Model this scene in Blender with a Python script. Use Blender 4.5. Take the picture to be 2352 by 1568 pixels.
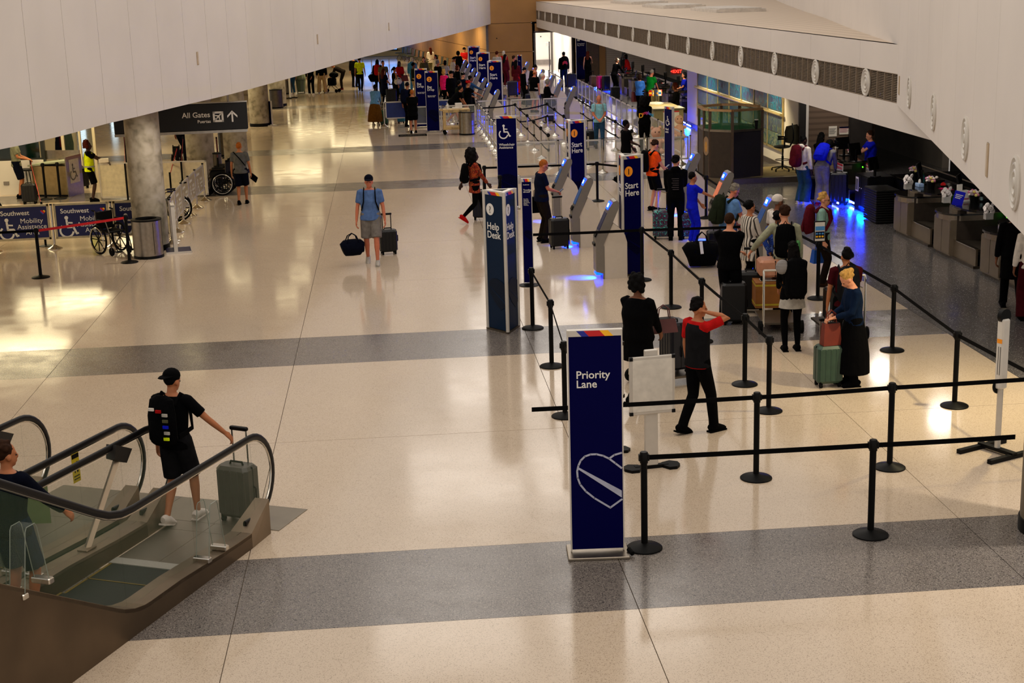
import bpy, math, random
from mathutils import Vector, Matrix, Euler
random.seed(7)
R = math.radians
PI = math.pi
for o in list(bpy.data.objects): bpy.data.objects.remove(o, do_unlink=True)
scene = bpy.context.scene
COL = scene.collection

# ------------------------------------------------------------------ camera
CR = Vector((0.99595218, -0.08523586, -0.02853262))
CU = Vector((0.04804792, 0.23657503, 0.97042447))
CW = Vector((0.07596486, 0.9678673, -0.23971282))
CH = 5.49009
FPX = 3365.717
cam = bpy.data.cameras.new('camera'); cam.sensor_width = 36; cam.sensor_fit = 'HORIZONTAL'
cam.lens = FPX / 2352 * 36; cam.clip_end = 400; cam.clip_start = 0.1
cam_ob = bpy.data.objects.new('camera', cam); COL.objects.link(cam_ob)
M3 = Matrix((CR, CU, -CW)).transposed()
cam_ob.matrix_world = Matrix.Translation((0, 0, CH)) @ M3.to_4x4()
scene.camera = cam_ob

def ray(px, py):
    return CW * FPX + CR * (px - 1176) - CU * (py - 784)
def at(px, py, z=0.0):
    "the point at height z above the floor seen at a pixel of the photograph"
    d = ray(px, py); t = (z - CH) / d.z
    return Vector((d.x * t, d.y * t, z))
def atX(px, py, X):
    d = ray(px, py); t = X / d.x
    return Vector((X, d.y * t, CH + d.z * t))
def atY(px, py, Y):
    d = ray(px, py); t = Y / d.y
    return Vector((d.x * t, Y, CH + d.z * t))

# ------------------------------------------------------------------ world, lights, exposure
vs = scene.view_settings
vs.view_transform = 'Standard'; vs.look = 'None'; vs.gamma = 1.0; vs.use_curve_mapping = False
vs.exposure = 0.75
W = bpy.data.worlds.new('world'); scene.world = W; W.use_nodes = True
bg = W.node_tree.nodes['Background']
bg.inputs[0].default_value = (1.0, 0.91, 0.83, 1); bg.inputs[1].default_value = 0.42

def area(name, loc, size, energy, col, rot=(0, 0, 0), sy=None):
    l = bpy.data.lights.new(name, 'AREA'); l.energy = energy; l.color = col; l.size = size
    if sy: l.shape = 'RECTANGLE'; l.size_y = sy
    o = bpy.data.objects.new(name, l); COL.objects.link(o); o.location = loc; o.rotation_euler = rot
    return o
def spot(name, loc, tgt, energy, col, ang=60, blend=0.6, rad=0.15):
    l = bpy.data.lights.new(name, 'SPOT'); l.energy = energy; l.color = col; l.spot_size = R(ang); l.spot_blend = blend; l.shadow_soft_size = rad
    o = bpy.data.objects.new(name, l); COL.objects.link(o); o.location = loc
    o.rotation_euler = (Vector(tgt) - Vector(loc)).to_track_quat('-Z', 'Y').to_euler()
    return o
WARM = (1.0, 0.91, 0.81); YEL = (1.0, 0.83, 0.48); NEU = (1.0, 0.91, 0.80)
# unseen broad area lights, added in two rows over the hall for soft even light
for i, (x, y) in enumerate([(-1.5, 6), (3.4, 6), (-1.5, 15), (3.6, 15), (-0.8, 24), (4.0, 24), (0.8, 33), (5.0, 33), (1.8, 43), (5.6, 43), (3.4, 53), (6.6, 53), (4.8, 63), (7.4, 63), (6.0, 74), (8.0, 74)]):
    area('hall_fill', (x, y, 9.4), 3.4, 62, WARM, sy=6.0)
# rectangular lamps in the low ceiling on the left
for px, py in [(442, 822), (470, 760), (553, 587), (555, 642), (540, 625), (700, 560), (690, 632), (660, 683), (725, 500), (620, 492), (760, 420), (630, 425), (92, 752), (30, 810), (740, 350), (690, 370), (250, 600), (120, 640)]:
    f_ = at(px, py) * (1 + 3.12 / CH)
    area('low_ceiling_lamp_or_fill', (f_.x, f_.y, 3.12), 0.6, 3.2, YEL, sy=0.22)
for i, (x, y) in enumerate([(-12, 31), (-9.5, 36), (-9.5, 42), (-8.5, 52), (-7, 60), (-4.5, 70), (-2, 80), (-8, 70), (0, 90), (-12, 38), (-4.5, 88), (-7, 98)]):  # extra broad fill lights, added to brighten the area under the slab
    area('low_ceiling_lamp_or_fill', (x, y, 3.12), 2.4, 85, YEL)
for x, y in [(2.6, 90), (1.2, 98), (0.2, 106), (3.9, 84)]: area('low_ceiling_lamp_or_fill', (x, y, 3.12), 1.6, 70, YEL)  # more fill, added to brighten the slanted tan wall and far floor
spot('column_lamp', (-4.6, 30.7, 3.1), (-5.3, 31.6, 1.0), 75, NEU, 110, 1.0, 0.1)
# lamps in the soffit on the right
spot('soffit_lamp', (8.0, 17.2, 3.25), (7.3, 17.6, 0), 330, YEL, 115, 0.9, 0.08)
spot('soffit_lamp', (7.6, 12.8, 3.3), (6.6, 12.2, 0), 260, NEU, 110, 0.9, 0.08)
spot('mural_lamp', (9.6, 45.5, 2.85), (11.0, 46.5, 0.3), 420, YEL, 120, 0.8, 0.1)
spot('mural_lamp', (9.6, 50.5, 2.85), (10.6, 50.5, 0.2), 420, YEL, 120, 0.8, 0.1)
spot('mural_lamp', (9.9, 41.6, 2.85), (10.9, 41.8, 0.4), 260, YEL, 110, 0.8, 0.1)
for y in (58, 64, 70, 76): area('counter_ceiling_lamp_or_fill', (11.5, y, 2.85), 0.5, 60, NEU)
for y in (26, 29.5, 34): area('counter_ceiling_lamp_or_fill', (10.2, y, 2.85), 0.4, 16, NEU)
area('counter_ceiling_lamp_or_fill', (12.0, 38.4, 2.85), 0.5, 16, NEU)  # unseen light added to brighten the brown wall behind the agent
area('corridor_lamp', (9.3, 84.5, 3.0), 2.0, 50, (1, .95, .9))
area('corridor_lamp', (9.3, 89, 3.0), 2.0, 65, (1, .95, .9))

# ------------------------------------------------------------------ materials
def lin(c):
    return tuple((v / 255 / 12.92 if v / 255 <= 0.04045 else ((v / 255 + 0.055) / 1.055) ** 2.4) for v in c)
MATS = {}
def _new(name):
    m = bpy.data.materials.new(name); m.use_nodes = True
    nt = m.node_tree; b = nt.nodes['Principled BSDF']
    return m, nt, b
def _coord(nt, scale=1.0):
    tc = nt.nodes.new('ShaderNodeTexCoord'); mp = nt.nodes.new('ShaderNodeMapping')
    mp.inputs['Scale'].default_value = (scale,) * 3 if not isinstance(scale, tuple) else scale
    nt.links.new(tc.outputs['Object'], mp.inputs['Vector']); return mp.outputs['Vector']
def _ramp(nt, fac, stops):
    r = nt.nodes.new('ShaderNodeValToRGB'); e = r.color_ramp.elements
    while len(e) < len(stops): e.new(0.5)
    for k, (p, c) in enumerate(stops): e[k].position = p; e[k].color = (*c, 1)
    nt.links.new(fac, r.inputs['Fac']); return r.outputs['Color']
def mat(name, rgb=(128, 128, 128), rough=0.6, metal=0.0, spec=0.4, var=0.12, scale=9.0, emit=0.0, alpha=1.0, trans=0.0, fold=0.0):
    "plain surface with a faint procedural mottling"
    if name in MATS: return MATS[name]
    m, nt, b = _new(name); c = lin(rgb)
    n = nt.nodes.new('ShaderNodeTexNoise'); n.inputs['Scale'].default_value = scale; n.inputs['Detail'].default_value = 3
    nt.links.new(_coord(nt), n.inputs['Vector'])
    lo = tuple(max(0, v * (1 - var)) for v in c); hi = tuple(min(1, v * (1 + var)) for v in c)
    nt.links.new(_ramp(nt, n.outputs['Fac'], [(0.3, lo), (0.7, hi)]), b.inputs['Base Color'])
    b.inputs['Roughness'].default_value = rough; b.inputs['Metallic'].default_value = metal
    b.inputs['Specular IOR Level'].default_value = spec
    if fold:
        n3 = nt.nodes.new('ShaderNodeTexNoise'); n3.inputs['Scale'].default_value = 7; n3.inputs['Detail'].default_value = 2; n3.inputs['Distortion'].default_value = 1.2; nt.links.new(_coord(nt, (1, 1, .45)), n3.inputs['Vector'])
        bu = nt.nodes.new('ShaderNodeBump'); bu.inputs['Strength'].default_value = fold; bu.inputs['Distance'].default_value = .03; nt.links.new(n3.outputs['Fac'], bu.inputs['Height']); nt.links.new(bu.outputs[0], b.inputs['Normal'])
    if emit: b.inputs['Emission Color'].default_value = (*c, 1); b.inputs['Emission Strength'].default_value = emit
    if trans: b.inputs['Transmission Weight'].default_value = trans; b.inputs['IOR'].default_value = 1.1
    if alpha < 1: b.inputs['Alpha'].default_value = alpha
    MATS[name] = m; return m
def mat_speck(name, base, chips, scale, rough, spec, thr=0.2, big=0.06):
    "terrazzo: a ground colour with small chips of other colours"
    m, nt, b = _new(name); v = _coord(nt)
    vo = nt.nodes.new('ShaderNodeTexVoronoi'); vo.inputs['Scale'].default_value = scale; nt.links.new(v, vo.inputs['Vector'])
    sx = nt.nodes.new('ShaderNodeSeparateColor'); nt.links.new(vo.outputs['Color'], sx.inputs['Color'])
    c = lin(base); st = [(0.0, lin(chips[0]))]; p = 0.0
    k = thr / max(1, len(chips))
    for q in range(1, len(chips)): st.append((k * q, lin(chips[q])))
    st.append((thr, c)); st.append((1.0, tuple(min(1, x * 1.12) for x in c)))
    col = _ramp(nt, sx.outputs[0], st); nt.nodes[-1].color_ramp.interpolation = 'LINEAR'
    n = nt.nodes.new('ShaderNodeTexNoise'); n.inputs['Scale'].default_value = 0.7; n.inputs['Detail'].default_value = 4; nt.links.new(v, n.inputs['Vector'])
    mx = nt.nodes.new('ShaderNodeMix'); mx.data_type = 'RGBA'; mx.blend_type = 'MULTIPLY'; mx.inputs[0].default_value = 1
    nt.links.new(col, mx.inputs[6]); nt.links.new(_ramp(nt, n.outputs['Fac'], [(0.3, (1 - big,) * 3), (0.7, (1, 1, 1))]), mx.inputs[7])
    nt.links.new(mx.outputs[2], b.inputs['Base Color'])
    n2 = nt.nodes.new('ShaderNodeTexNoise'); n2.inputs['Scale'].default_value = 2.2; n2.inputs['Detail'].default_value = 5; nt.links.new(v, n2.inputs['Vector'])
    mr = nt.nodes.new('ShaderNodeMapRange'); mr.inputs[1].default_value = 0.3; mr.inputs[2].default_value = 0.7; mr.inputs[3].default_value = rough * 0.75; mr.inputs[4].default_value = rough * 1.3
    nt.links.new(n2.outputs['Fac'], mr.inputs[0]); nt.links.new(mr.outputs[0], b.inputs['Roughness'])
    b.inputs['Specular IOR Level'].default_value = spec
    MATS[name] = m; return m
def mat_stripe(name, c1, c2, scale, axis='X', rough=0.8, duty=0.5):
    m, nt, b = _new(name); w = nt.nodes.new('ShaderNodeTexWave'); w.wave_type = 'BANDS'; w.bands_direction = axis
    w.inputs['Scale'].default_value = scale; w.inputs['Distortion'].default_value = 0.4
    nt.links.new(_coord(nt), w.inputs['Vector'])
    nt.links.new(_ramp(nt, w.outputs['Fac'], [(duty - 0.03, lin(c1)), (duty + 0.03, lin(c2))]), b.inputs['Base Color'])
    b.inputs['Roughness'].default_value = rough; b.inputs['Specular IOR Level'].default_value = 0.2
    MATS[name] = m; return m
def mat_print(name, cols, scale, rough=0.8, warp=1.5):
    "patterned surface in several colours"
    m, nt, b = _new(name); v = _coord(nt)
    n = nt.nodes.new('ShaderNodeTexNoise'); n.inputs['Scale'].default_value = scale; n.inputs['Detail'].default_value = 2; n.inputs['Distortion'].default_value = warp
    nt.links.new(v, n.inputs['Vector'])
    k = len(cols); st = [(0.3 + 0.4 * i / max(1, k - 1), lin(c)) for i, c in enumerate(cols)]
    nt.links.new(_ramp(nt, n.outputs['Fac'], st), b.inputs['Base Color'])
    b.inputs['Roughness'].default_value = rough; b.inputs['Specular IOR Level'].default_value = 0.25
    MATS[name] = m; return m
def mat_glass(name, rgb, alpha):
    m, nt, b = _new(name); b.inputs['Base Color'].default_value = (*lin(rgb), 1)
    n = nt.nodes.new('ShaderNodeTexNoise'); n.inputs['Scale'].default_value = 3; nt.links.new(_coord(nt), n.inputs['Vector'])
    mr = nt.nodes.new('ShaderNodeMapRange'); mr.inputs[3].default_value = alpha * 0.85; mr.inputs[4].default_value = alpha * 1.15
    nt.links.new(n.outputs['Fac'], mr.inputs[0]); nt.links.new(mr.outputs[0], b.inputs['Alpha'])
    b.inputs['Roughness'].default_value = 0.05; b.inputs['Specular IOR Level'].default_value = 0.5
    MATS[name] = m; return m

# ------------------------------------------------------------------ mesh helpers
class MB:
    def __init__(s): s.v = []; s.f = []
    def add(s, vs_, fs):
        k = len(s.v); s.v += [tuple(v) for v in vs_]; s.f += [tuple(i + k for i in f) for f in fs]; return s
    def box(s, x0, x1, y0, y1, z0, z1, T=None):
        vs_ = [Vector((x, y, z)) for z in (z0, z1) for y in (y0, y1) for x in (x0, x1)]
        if T: vs_ = [T @ v for v in vs_]
        return s.add(vs_, [(0, 2, 3, 1), (4, 5, 7, 6), (0, 1, 5, 4), (2, 6, 7, 3), (0, 4, 6, 2), (1, 3, 7, 5)])
    def rbox(s, x0, x1, y0, y1, z0, z1, b=0.02, T=None):
        "box with chamfered vertical and horizontal edges"
        b = min(b, (x1 - x0) * .49, (y1 - y0) * .49, (z1 - z0) * .49)
        def ring(i, z):
            a, c, d, e = x0 + i, x1 - i, y0 + i, y1 - i; q = b * 0.9
            return [(a + q, d, z), (c - q, d, z), (c, d + q, z), (c, e - q, z), (c - q, e, z), (a + q, e, z), (a, e - q, z), (a, d + q, z)]
        vs_ = ring(b * .6, z0) + ring(0, z0 + b * .8) + ring(0, z1 - b * .8) + ring(b * .6, z1)
        vs_ = [Vector(v) for v in vs_]
        if T: vs_ = [T @ v for v in vs_]
        fs = [tuple(range(7, -1, -1)), tuple(range(24, 32))]
        for r in range(3):
            for k in range(8): a, c = r * 8 + k, r * 8 + (k + 1) % 8; fs.append((a, c, c + 8, a + 8))
        return s.add(vs_, fs)
    def tube(s, pts, rad, n=8, ref=(0, 1, 0), T=None, closed=False):
        pts = [Vector(p) for p in pts]; m = len(pts); ref = Vector(ref); vs_ = []
        for i, p in enumerate(pts):
            if closed: t = pts[(i + 1) % m] - pts[i - 1]
            else: t = pts[min(i + 1, m - 1)] - pts[max(i - 1, 0)]
            t = t.normalized() if t.length > 1e-9 else Vector((0, 0, 1))
            side = t.cross(ref)
            if side.length < 1e-3: side = t.cross(Vector((1, 0, 0.01)))
            side.normalize(); fw = side.cross(t)
            r = rad[i] if isinstance(rad, (list, tuple)) else rad
            rx, ry = r if isinstance(r, (list, tuple)) else (r, r)
            for k in range(n):
                a = 2 * PI * k / n; vs_.append(p + side * (rx * math.cos(a)) + fw * (ry * math.sin(a)))
        if T: vs_ = [T @ v for v in vs_]
        fs = []
        for i in range(m if closed else m - 1):
            j = (i + 1) % m
            for k in range(n): fs.append((i * n + k, i * n + (k + 1) % n, j * n + (k + 1) % n, j * n + k))
        if not closed: fs += [tuple(range(n - 1, -1, -1)), tuple((m - 1) * n + k for k in range(n))]
        return s.add(vs_, fs)
    def lathe(s, prof, n=16, T=None):
        "profile of (radius, z) turned about the z axis"
        vs_ = []
        for r, z in prof:
            for k in range(n): a = 2 * PI * k / n; vs_.append(Vector((r * math.cos(a), r * math.sin(a), z)))
        if T: vs_ = [T @ v for v in vs_]
        fs = []; m = len(prof)
        for i in range(m - 1):
            for k in range(n): fs.append((i * n + k, i * n + (k + 1) % n, (i + 1) * n + (k + 1) % n, (i + 1) * n + k))
        fs += [tuple(range(n - 1, -1, -1)), tuple((m - 1) * n + k for k in range(n))]
        return s.add(vs_, fs)
    def ell(s, c, r, n=10, m=7, T=None):
        c = Vector(c); vs_ = []; fs = []
        for i in range(m + 1):
            th = PI * (i + 0.02 if i == 0 else i - 0.02 if i == m else i) / m
            for k in range(n):
                a = 2 * PI * k / n; vs_.append(c + Vector((r[0] * math.sin(th) * math.cos(a), r[1] * math.sin(th) * math.sin(a), -r[2] * math.cos(th))))
        if T: vs_ = [T @ v for v in vs_]
        for i in range(m):
            for k in range(n): fs.append((i * n + k, i * n + (k + 1) % n, (i + 1) * n + (k + 1) % n, (i + 1) * n + k))
        fs += [tuple(range(n - 1, -1, -1)), tuple(m * n + k for k in range(n))]
        return s.add(vs_, fs)
    def prism(s, poly, z0, z1, T=None):
        "polygon in the xy plane raised from z0 to z1"
        n = len(poly); vs_ = [Vector((x, y, z0)) for x, y in poly] + [Vector((x, y, z1)) for x, y in poly]
        if T: vs_ = [T @ v for v in vs_]
        fs = [tuple(range(n - 1, -1, -1)), tuple(range(n, 2 * n))] + [(k, (k + 1) % n, n + (k + 1) % n, n + k) for k in range(n)]
        return s.add(vs_, fs)
    def quad(s, a, b, c, d): return s.add([a, b, c, d], [(0, 1, 2, 3)])
    def mesh(s, name, smooth=False):
        me = bpy.data.meshes.new(name); me.from_pydata(s.v, [], s.f); me.update()
        if smooth: me.polygons.foreach_set('use_smooth', [True] * len(me.polygons))
        return me
def link(name, me, m, parent=None, loc=(0, 0, 0), rot=(0, 0, 0)):
    o = bpy.data.objects.new(name, me); COL.objects.link(o)
    if m is not None:
        if me.materials: 
            if me.materials[0] != m: o.material_slots[0].link = 'OBJECT'; o.material_slots[0].material = m
        else: me.materials.append(m)
    o.parent = parent; o.location = loc; o.rotation_euler = rot
    return o
def part(name, mb, m, parent=None, loc=(0, 0, 0), rot=(0, 0, 0), smooth=False, label=None):
    o = link(name, mb.mesh(name, smooth), m, parent, loc, rot)
    if smooth:
        try: o.data.set_sharp_from_angle(angle=R(40))
        except Exception: pass
    if label: o['label'] = label
    return o
CACHE = {}
def shared(key, name, fn, m, parent=None, loc=(0, 0, 0), rot=(0, 0, 0), smooth=False):
    "a part whose mesh is made once and shared by alike pieces"
    if key not in CACHE:
        CACHE[key] = fn().mesh(name, smooth)
        if smooth:
            try: CACHE[key].set_sharp_from_angle(angle=R(40))
            except Exception: pass
    return link(name, CACHE[key], m, parent, loc, rot)
def tag(o, label, cat, group=None):
    o['label'] = label; o['category'] = cat
    if group: o['group'] = group
    return o
def thing(name, label, cat, loc=(0, 0, 0), rz=0.0, group=None):
    o = bpy.data.objects.new(name, None); COL.objects.link(o); o.empty_display_size = 0.1
    o.location = loc; o.rotation_euler = (0, 0, rz)
    return tag(o, label, cat, group)
def struct(name, mb, m, parent=None):
    o = part(name, mb, m, parent)
    if parent is None: o['kind'] = 'structure'
    return o
TXT = {}
def text(s, size, m, parent, loc, rot=(PI / 2, 0, 0), align='LEFT', bold=0.0, name='lettering', ext=0.001, squeeze=1.0):
    key = (s, size, align, bold, ext, squeeze)
    if key not in TXT:
        cu = bpy.data.curves.new('lettering', 'FONT'); cu.body = s; cu.size = size; cu.align_x = align; cu.extrude = ext; cu.offset = bold * size; cu.resolution_u = 3; cu.space_line = 0.86
        t = bpy.data.objects.new('tmp', cu); COL.objects.link(t)
        me = bpy.data.meshes.new_from_object(t); me.name = 'lettering'
        bpy.data.objects.remove(t); bpy.data.curves.remove(cu)
        if squeeze != 1.0:
            for v in me.vertices: v.co.x *= squeeze
        me.materials.clear(); TXT[key] = me
    o = link(name, TXT[key], m, parent, loc, rot)
    return o
# ------------------------------------------------------------------ surface materials
TERR = mat_speck('light_terrazzo', (194, 176, 154), [(138, 120, 100), (162, 144, 122), (180, 163, 142)], 160, 0.115, 0.5, 0.16)
TERD = mat_speck('grey_terrazzo', (104, 97, 92), [(34, 34, 36), (60, 56, 54), (150, 142, 132)], 120, 0.2, 0.5, 0.34)
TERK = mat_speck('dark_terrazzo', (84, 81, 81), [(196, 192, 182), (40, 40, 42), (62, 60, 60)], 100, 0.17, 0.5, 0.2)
JOINT = mat('floor_joint', (96, 82, 66), 0.7)
WHITEW = mat('white_wall_panel', (216, 208, 200), 0.55, spec=0.3, var=0.03, scale=0.8)
WALLJ = mat('wall_joint', (120, 112, 104), 0.8)
TAN = mat('tan_wall_panel', (158, 116, 68), 0.6, spec=0.25, var=0.05, scale=1.5)
TANJ = mat('tan_wall_joint', (84, 58, 30), 0.8)
CONC = mat_print('board_concrete', [(112, 104, 88), (142, 132, 114), (156, 146, 128), (164, 154, 138)], 4.5, 0.75, 0.2)
LEDGE = mat_stripe('ledge_concrete', (192, 176, 158), (204, 188, 170), 0.9, 'X', 0.85, 0.2)
DARKW = mat('dark_wall', (26, 23, 21), 0.8)
GLOOMW = mat('gloom_wall', (9, 8, 8), 0.9)
WOODW = mat_stripe('brown_board_wall', (88, 72, 60), (104, 86, 72), 2.0, 'Z', 0.6, 0.35)
GREYT = mat_stripe('grey_board_wall', (146, 134, 122), (164, 152, 138), 3.0, 'Z', 0.5, 0.3)
CEIL = mat('ceiling_white', (200, 186, 160), 0.8, var=0.03)
CREAM = mat('cream_wall', (214, 200, 168), 0.6, var=0.04, scale=1.0)
WHITER = mat('corridor_white', (236, 230, 222), 0.5, var=0.02)
BASEB = mat('baseboard_steel', (112, 102, 88), 0.35, 0.8, var=0.08)
STEEL = mat('brushed_steel', (150, 140, 126), 0.32, 0.95, var=0.1, scale=14)
STEELD = mat('dark_steel', (92, 84, 74), 0.4, 0.85, var=0.15, scale=6)
SILVER = mat('polished_silver', (205, 200, 190), 0.18, 1.0, var=0.05)
ALU = mat('aluminium', (200, 194, 184), 0.4, 0.35, var=0.05)
BLACK = mat('black_metal', (4, 4, 4), 0.5, spec=0.12, var=0.2)
BLKP = mat('black_plastic', (6, 6, 6), 0.45, spec=0.15)
RUBB = mat('black_rubber', (6, 6, 6), 0.8, spec=0.1)
BELT = mat('black_belt_webbing', (4, 4, 5), 0.8, spec=0.08)
BELTR = mat('red_belt_webbing', (196, 14, 16), 0.7)
NAVY = mat('navy_print', (0, 0, 58), 0.5, spec=0.05, var=0.03, scale=2)
NAVYD = mat('dark_navy_print', (0, 0, 34), 0.5, spec=0.05, var=0.03)
TEALP = mat('petrol_blue_print', (4, 30, 56), 0.5, spec=0.12, var=0.04)
TEALD = mat('dark_petrol_print', (3, 20, 40), 0.5, spec=0.12)
WHITE = mat('white_print', (225, 222, 216), 0.5, var=0.02)
WHITEP = mat('white_plastic', (214, 208, 198), 0.45, var=0.03)
ORANGE = mat('orange_print', (246, 150, 16), 0.5, var=0.02)
REDP = mat('red_print', (196, 22, 26), 0.5, var=0.03)
YELP = mat('yellow_print', (250, 186, 24), 0.5, var=0.03)
PAPER = mat('paper', (222, 214, 200), 0.8, var=0.03)
INK = mat('ink_text', (90, 86, 82), 0.8)
GLASS = mat_glass('clear_panel', (210, 216, 205), 0.1)
GLASSG = mat_glass('green_tinted_glass', (100, 120, 94), 0.09)
GLASSF = mat_glass('frosted_panel', (190, 178, 150), 0.35)
BLUEL = mat('blue_lamp', (0, 36, 255), 0.4, emit=9.0)
BLUEW = mat('blue_white_lamp', (130, 150, 255), 0.4, emit=12.0)

# ------------------------------------------------------------------ floor
floor = struct('floor', MB().box(-26, 18, 4, 125, -0.06, -0.012), JOINT)
XJ = [2.008 + 3.607 * k for k in range(-6, 2)] + [8.42]
BANDS = [(12.015, 13.73), (21.331, 23.087), (40.208, 41.882), (49.654, 51.358), (68.5, 70.2), (77.9, 79.6)]
ROWS = [4.0, 7.9]; 
for a, b in BANDS: ROWS += [a, b]
ROWS = sorted(ROWS + [17.53, 27.4, 31.6, 35.9, 45.75, 55.6, 59.9, 64.2, 74.0, 86, 92, 98, 106, 115])
for i in range(len(ROWS) - 1):
    y0, y1 = ROWS[i], ROWS[i + 1]
    dark = any(abs(a - y0) < 1e-6 and abs(b - y1) < 1e-6 for a, b in BANDS)
    xs = XJ if y0 < 86 else [-19.634, -12.4, -5.2, 2.0, 8.42]
    for j in range(len(xs) - 1):
        w, h = round(xs[j + 1] - xs[j], 3), round(y1 - y0, 3)
        g = 0.004
        shared(('fp', w, h), 'floor_panel', lambda: MB().box(g, w - g, (0 if dark else g), h - (0 if dark else g), -0.012, 0), TERD if dark else TERR, floor, (xs[j], y0, 0))
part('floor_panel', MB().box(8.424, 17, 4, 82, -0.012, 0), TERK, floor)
part('floor_panel', MB().box(8.2, 10.3, 82.0, 96, -0.012, 0), WHITER, floor)
part('floor_panel', MB().box(-26, -19.64, 4, 125, -0.012, 0), TERR, floor)

# ------------------------------------------------------------------ left: the curved white wall hanging over the hall
ZL = 3.17
lj = [at(x, y, ZL) for x, y in [(83, 326.5), (169, 305), (245, 284), (315.6, 268), (377, 252.5), (435, 238.5), (486, 227), (533, 215.6), (576.5, 204)]]
d0 = (lj[0] - lj[1]).normalized()
curve = [lj[0] + d0 * 4.6 + Vector((-.9, 0, 0)), lj[0] + d0 * 2.3 + Vector((-.3, 0, 0))] + lj
end = at(1127, 55, ZL)
n = 21
mid = [at(700, 170, ZL), at(800, 140.5, ZL), at(900, 114, ZL), at(1000, 89.5, ZL), at(1070, 71, ZL), end]
path = lj[-1:] + mid
L = [0]
for a, b in zip(path, path[1:]): L.append(L[-1] + (b - a).length)
for k in range(1, n + 1):
    s_ = L[-1] * k / n
    for q in range(len(path) - 1):
        if s_ <= L[q + 1] + 1e-6: curve.append(path[q].lerp(path[q + 1], (s_ - L[q]) / (L[q + 1] - L[q]))); break
wl = MB()
for a, b in zip(curve, curve[1:]):
    nn = Vector((-(b - a).y, (b - a).x, 0)).normalized() * 0.06
    wl.quad(a + nn, b + nn, b + nn + Vector((0, 0, 6)), a + nn + Vector((0, 0, 6)))
wall_left = struct('wall_left', wl, WALLJ)
for a, b in zip(curve, curve[1:]):
    t = (b - a).normalized() * 0.006; nn = Vector((-t.y, t.x, 0)).normalized() * 0.1
    poly = [(a + t).xy, (b - t).xy, (b - t + nn).xy, (a + t + nn).xy]
    part('wall_panel', MB().prism([tuple(p) for p in poly], ZL, 9.2), WHITEW, wall_left)
# ceiling behind it, and the slab edge
ce = MB()
for a, b in zip(curve, curve[1:]):
    ce.add([(a.x - 0.1, a.y, ZL + .02), (b.x - 0.1, b.y, ZL + .02), (-26, b.y, ZL + .02), (-26, a.y, ZL + .02)], [(0, 1, 2, 3)])
ce.add([(end.x, end.y, ZL + .02), (end.x, 125, ZL + .02), (-26, 125, ZL + .02), (-26, end.y, ZL + .02)], [(0, 1, 2, 3)])
ceiling = struct('ceiling', ce, CEIL)
# thin rectangular plates on the wall
def wall_plate(px, py, A, B, h, w, label, lift=0.012):
    d = ray(px, py); t2 = (B - A); nn = Vector((-t2.y, t2.x, 0)).normalized()
    if nn.dot(d) > 0: nn = -nn
    O = Vector((0, 0, CH)); t = (A - O).dot(nn) / d.dot(nn); P = O + d * t
    rz = math.atan2(nn.y, nn.x) + PI / 2
    o = thing('wall_plate', label, 'wall plate', P + nn * lift * 0, rz)
    part('plate', MB().rbox(-w / 2, w / 2, -lift, 0, -h / 2, h / 2, 0.006), mat('beige_plate', (176, 154, 124), 0.6), o)
    part('cover', MB().rbox(-w * .38, w * .38, -lift * 1.4, -lift * .9, -h * .45, h * .45, 0.003), mat('beige_cover', (190, 172, 148), 0.5), o)
    return o
def seg_at(px):
    for a, b in zip(curve, curve[1:]):
        if a.y > 20 and False: pass
    best = None
    for a, b in zip(curve, curve[1:]):
        m = (a + b) / 2; dv = m - Vector((0, 0, CH)); u = 1176 + FPX * dv.dot(CR) / dv.dot(CW)
        if best is None or abs(u - px) < best[0]: best = (abs(u - px), a, b)
    return best[1], best[2]
for px, py, lab in [(453.5, 134, 'nearest beige plate on the curved white wall above the signboard'), (729, 90, 'middle beige plate on the curved white wall over the hall'), (893, 61, 'farthest beige plate on the curved white wall over the hall')]:
    A, B = seg_at(px); wall_plate(px, py, A, B, 0.27, 0.09 if px < 500 else 0.13, lab)

# ------------------------------------------------------------------ right: long white fascia with a vent strip
XF, ZB, ZT, YN, YF = 8.3, 2.9, 4.28, 18.5, 82.0
wall_right = struct('wall_right', MB().box(XF + .1, XF + .2, YN, YF, ZB, ZT - .02), WALLJ)
dY = [atX(px, py, XF).y for px, py in [(1989, 189), (1873, 166), (1778, 146), (1702, 130)]]
pitch = (dY[3] - dY[0]) / 3
ys = [dY[0] + pitch * k for k in range(-1, 20)]; ys = [y for y in ys if y < YF - .3]
GZ0, GZ1 = 3.335, 3.81
edges = [YN] + [y + 0.37 for y in ys if y > 23] + [YF]
for a, b in zip(edges, edges[1:]):
    part('fascia_panel', MB().box(XF, XF + .1, a + .004, b - .004, ZB, GZ0), WHITEW, wall_right)
    part('fascia_panel', MB().box(XF, XF + .1, a + .004, b - .004, GZ1, ZT), WHITEW, wall_right)
GRILL = mat('vent_grille_paint', (124, 108, 90), 0.6)
GRILD = mat('vent_dark', (30, 27, 24), 0.9)
part('vent_back', MB().box(XF + .085, XF + .095, YN, YF, GZ0, GZ1), GRILD, wall_right)
def grille(Lg, near):
    g = MB(); ns = 17
    for k in range(ns):
        z = GZ0 + (GZ1 - GZ0) * (k + .5) / ns; g.box(0.02, 0.05, 0, Lg, z - .006, z + .006)
    q = max(2, int(Lg / 0.36))
    for k in range(q + 1): y = Lg * k / q; g.box(0.0, 0.06, y - .012, y + .012, GZ0, GZ1)
    g.box(0.0, 0.06, 0, Lg, GZ0 - .0, GZ0 + .015); g.box(0.0, 0.06, 0, Lg, GZ1 - .015, GZ1)
    return g
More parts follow.
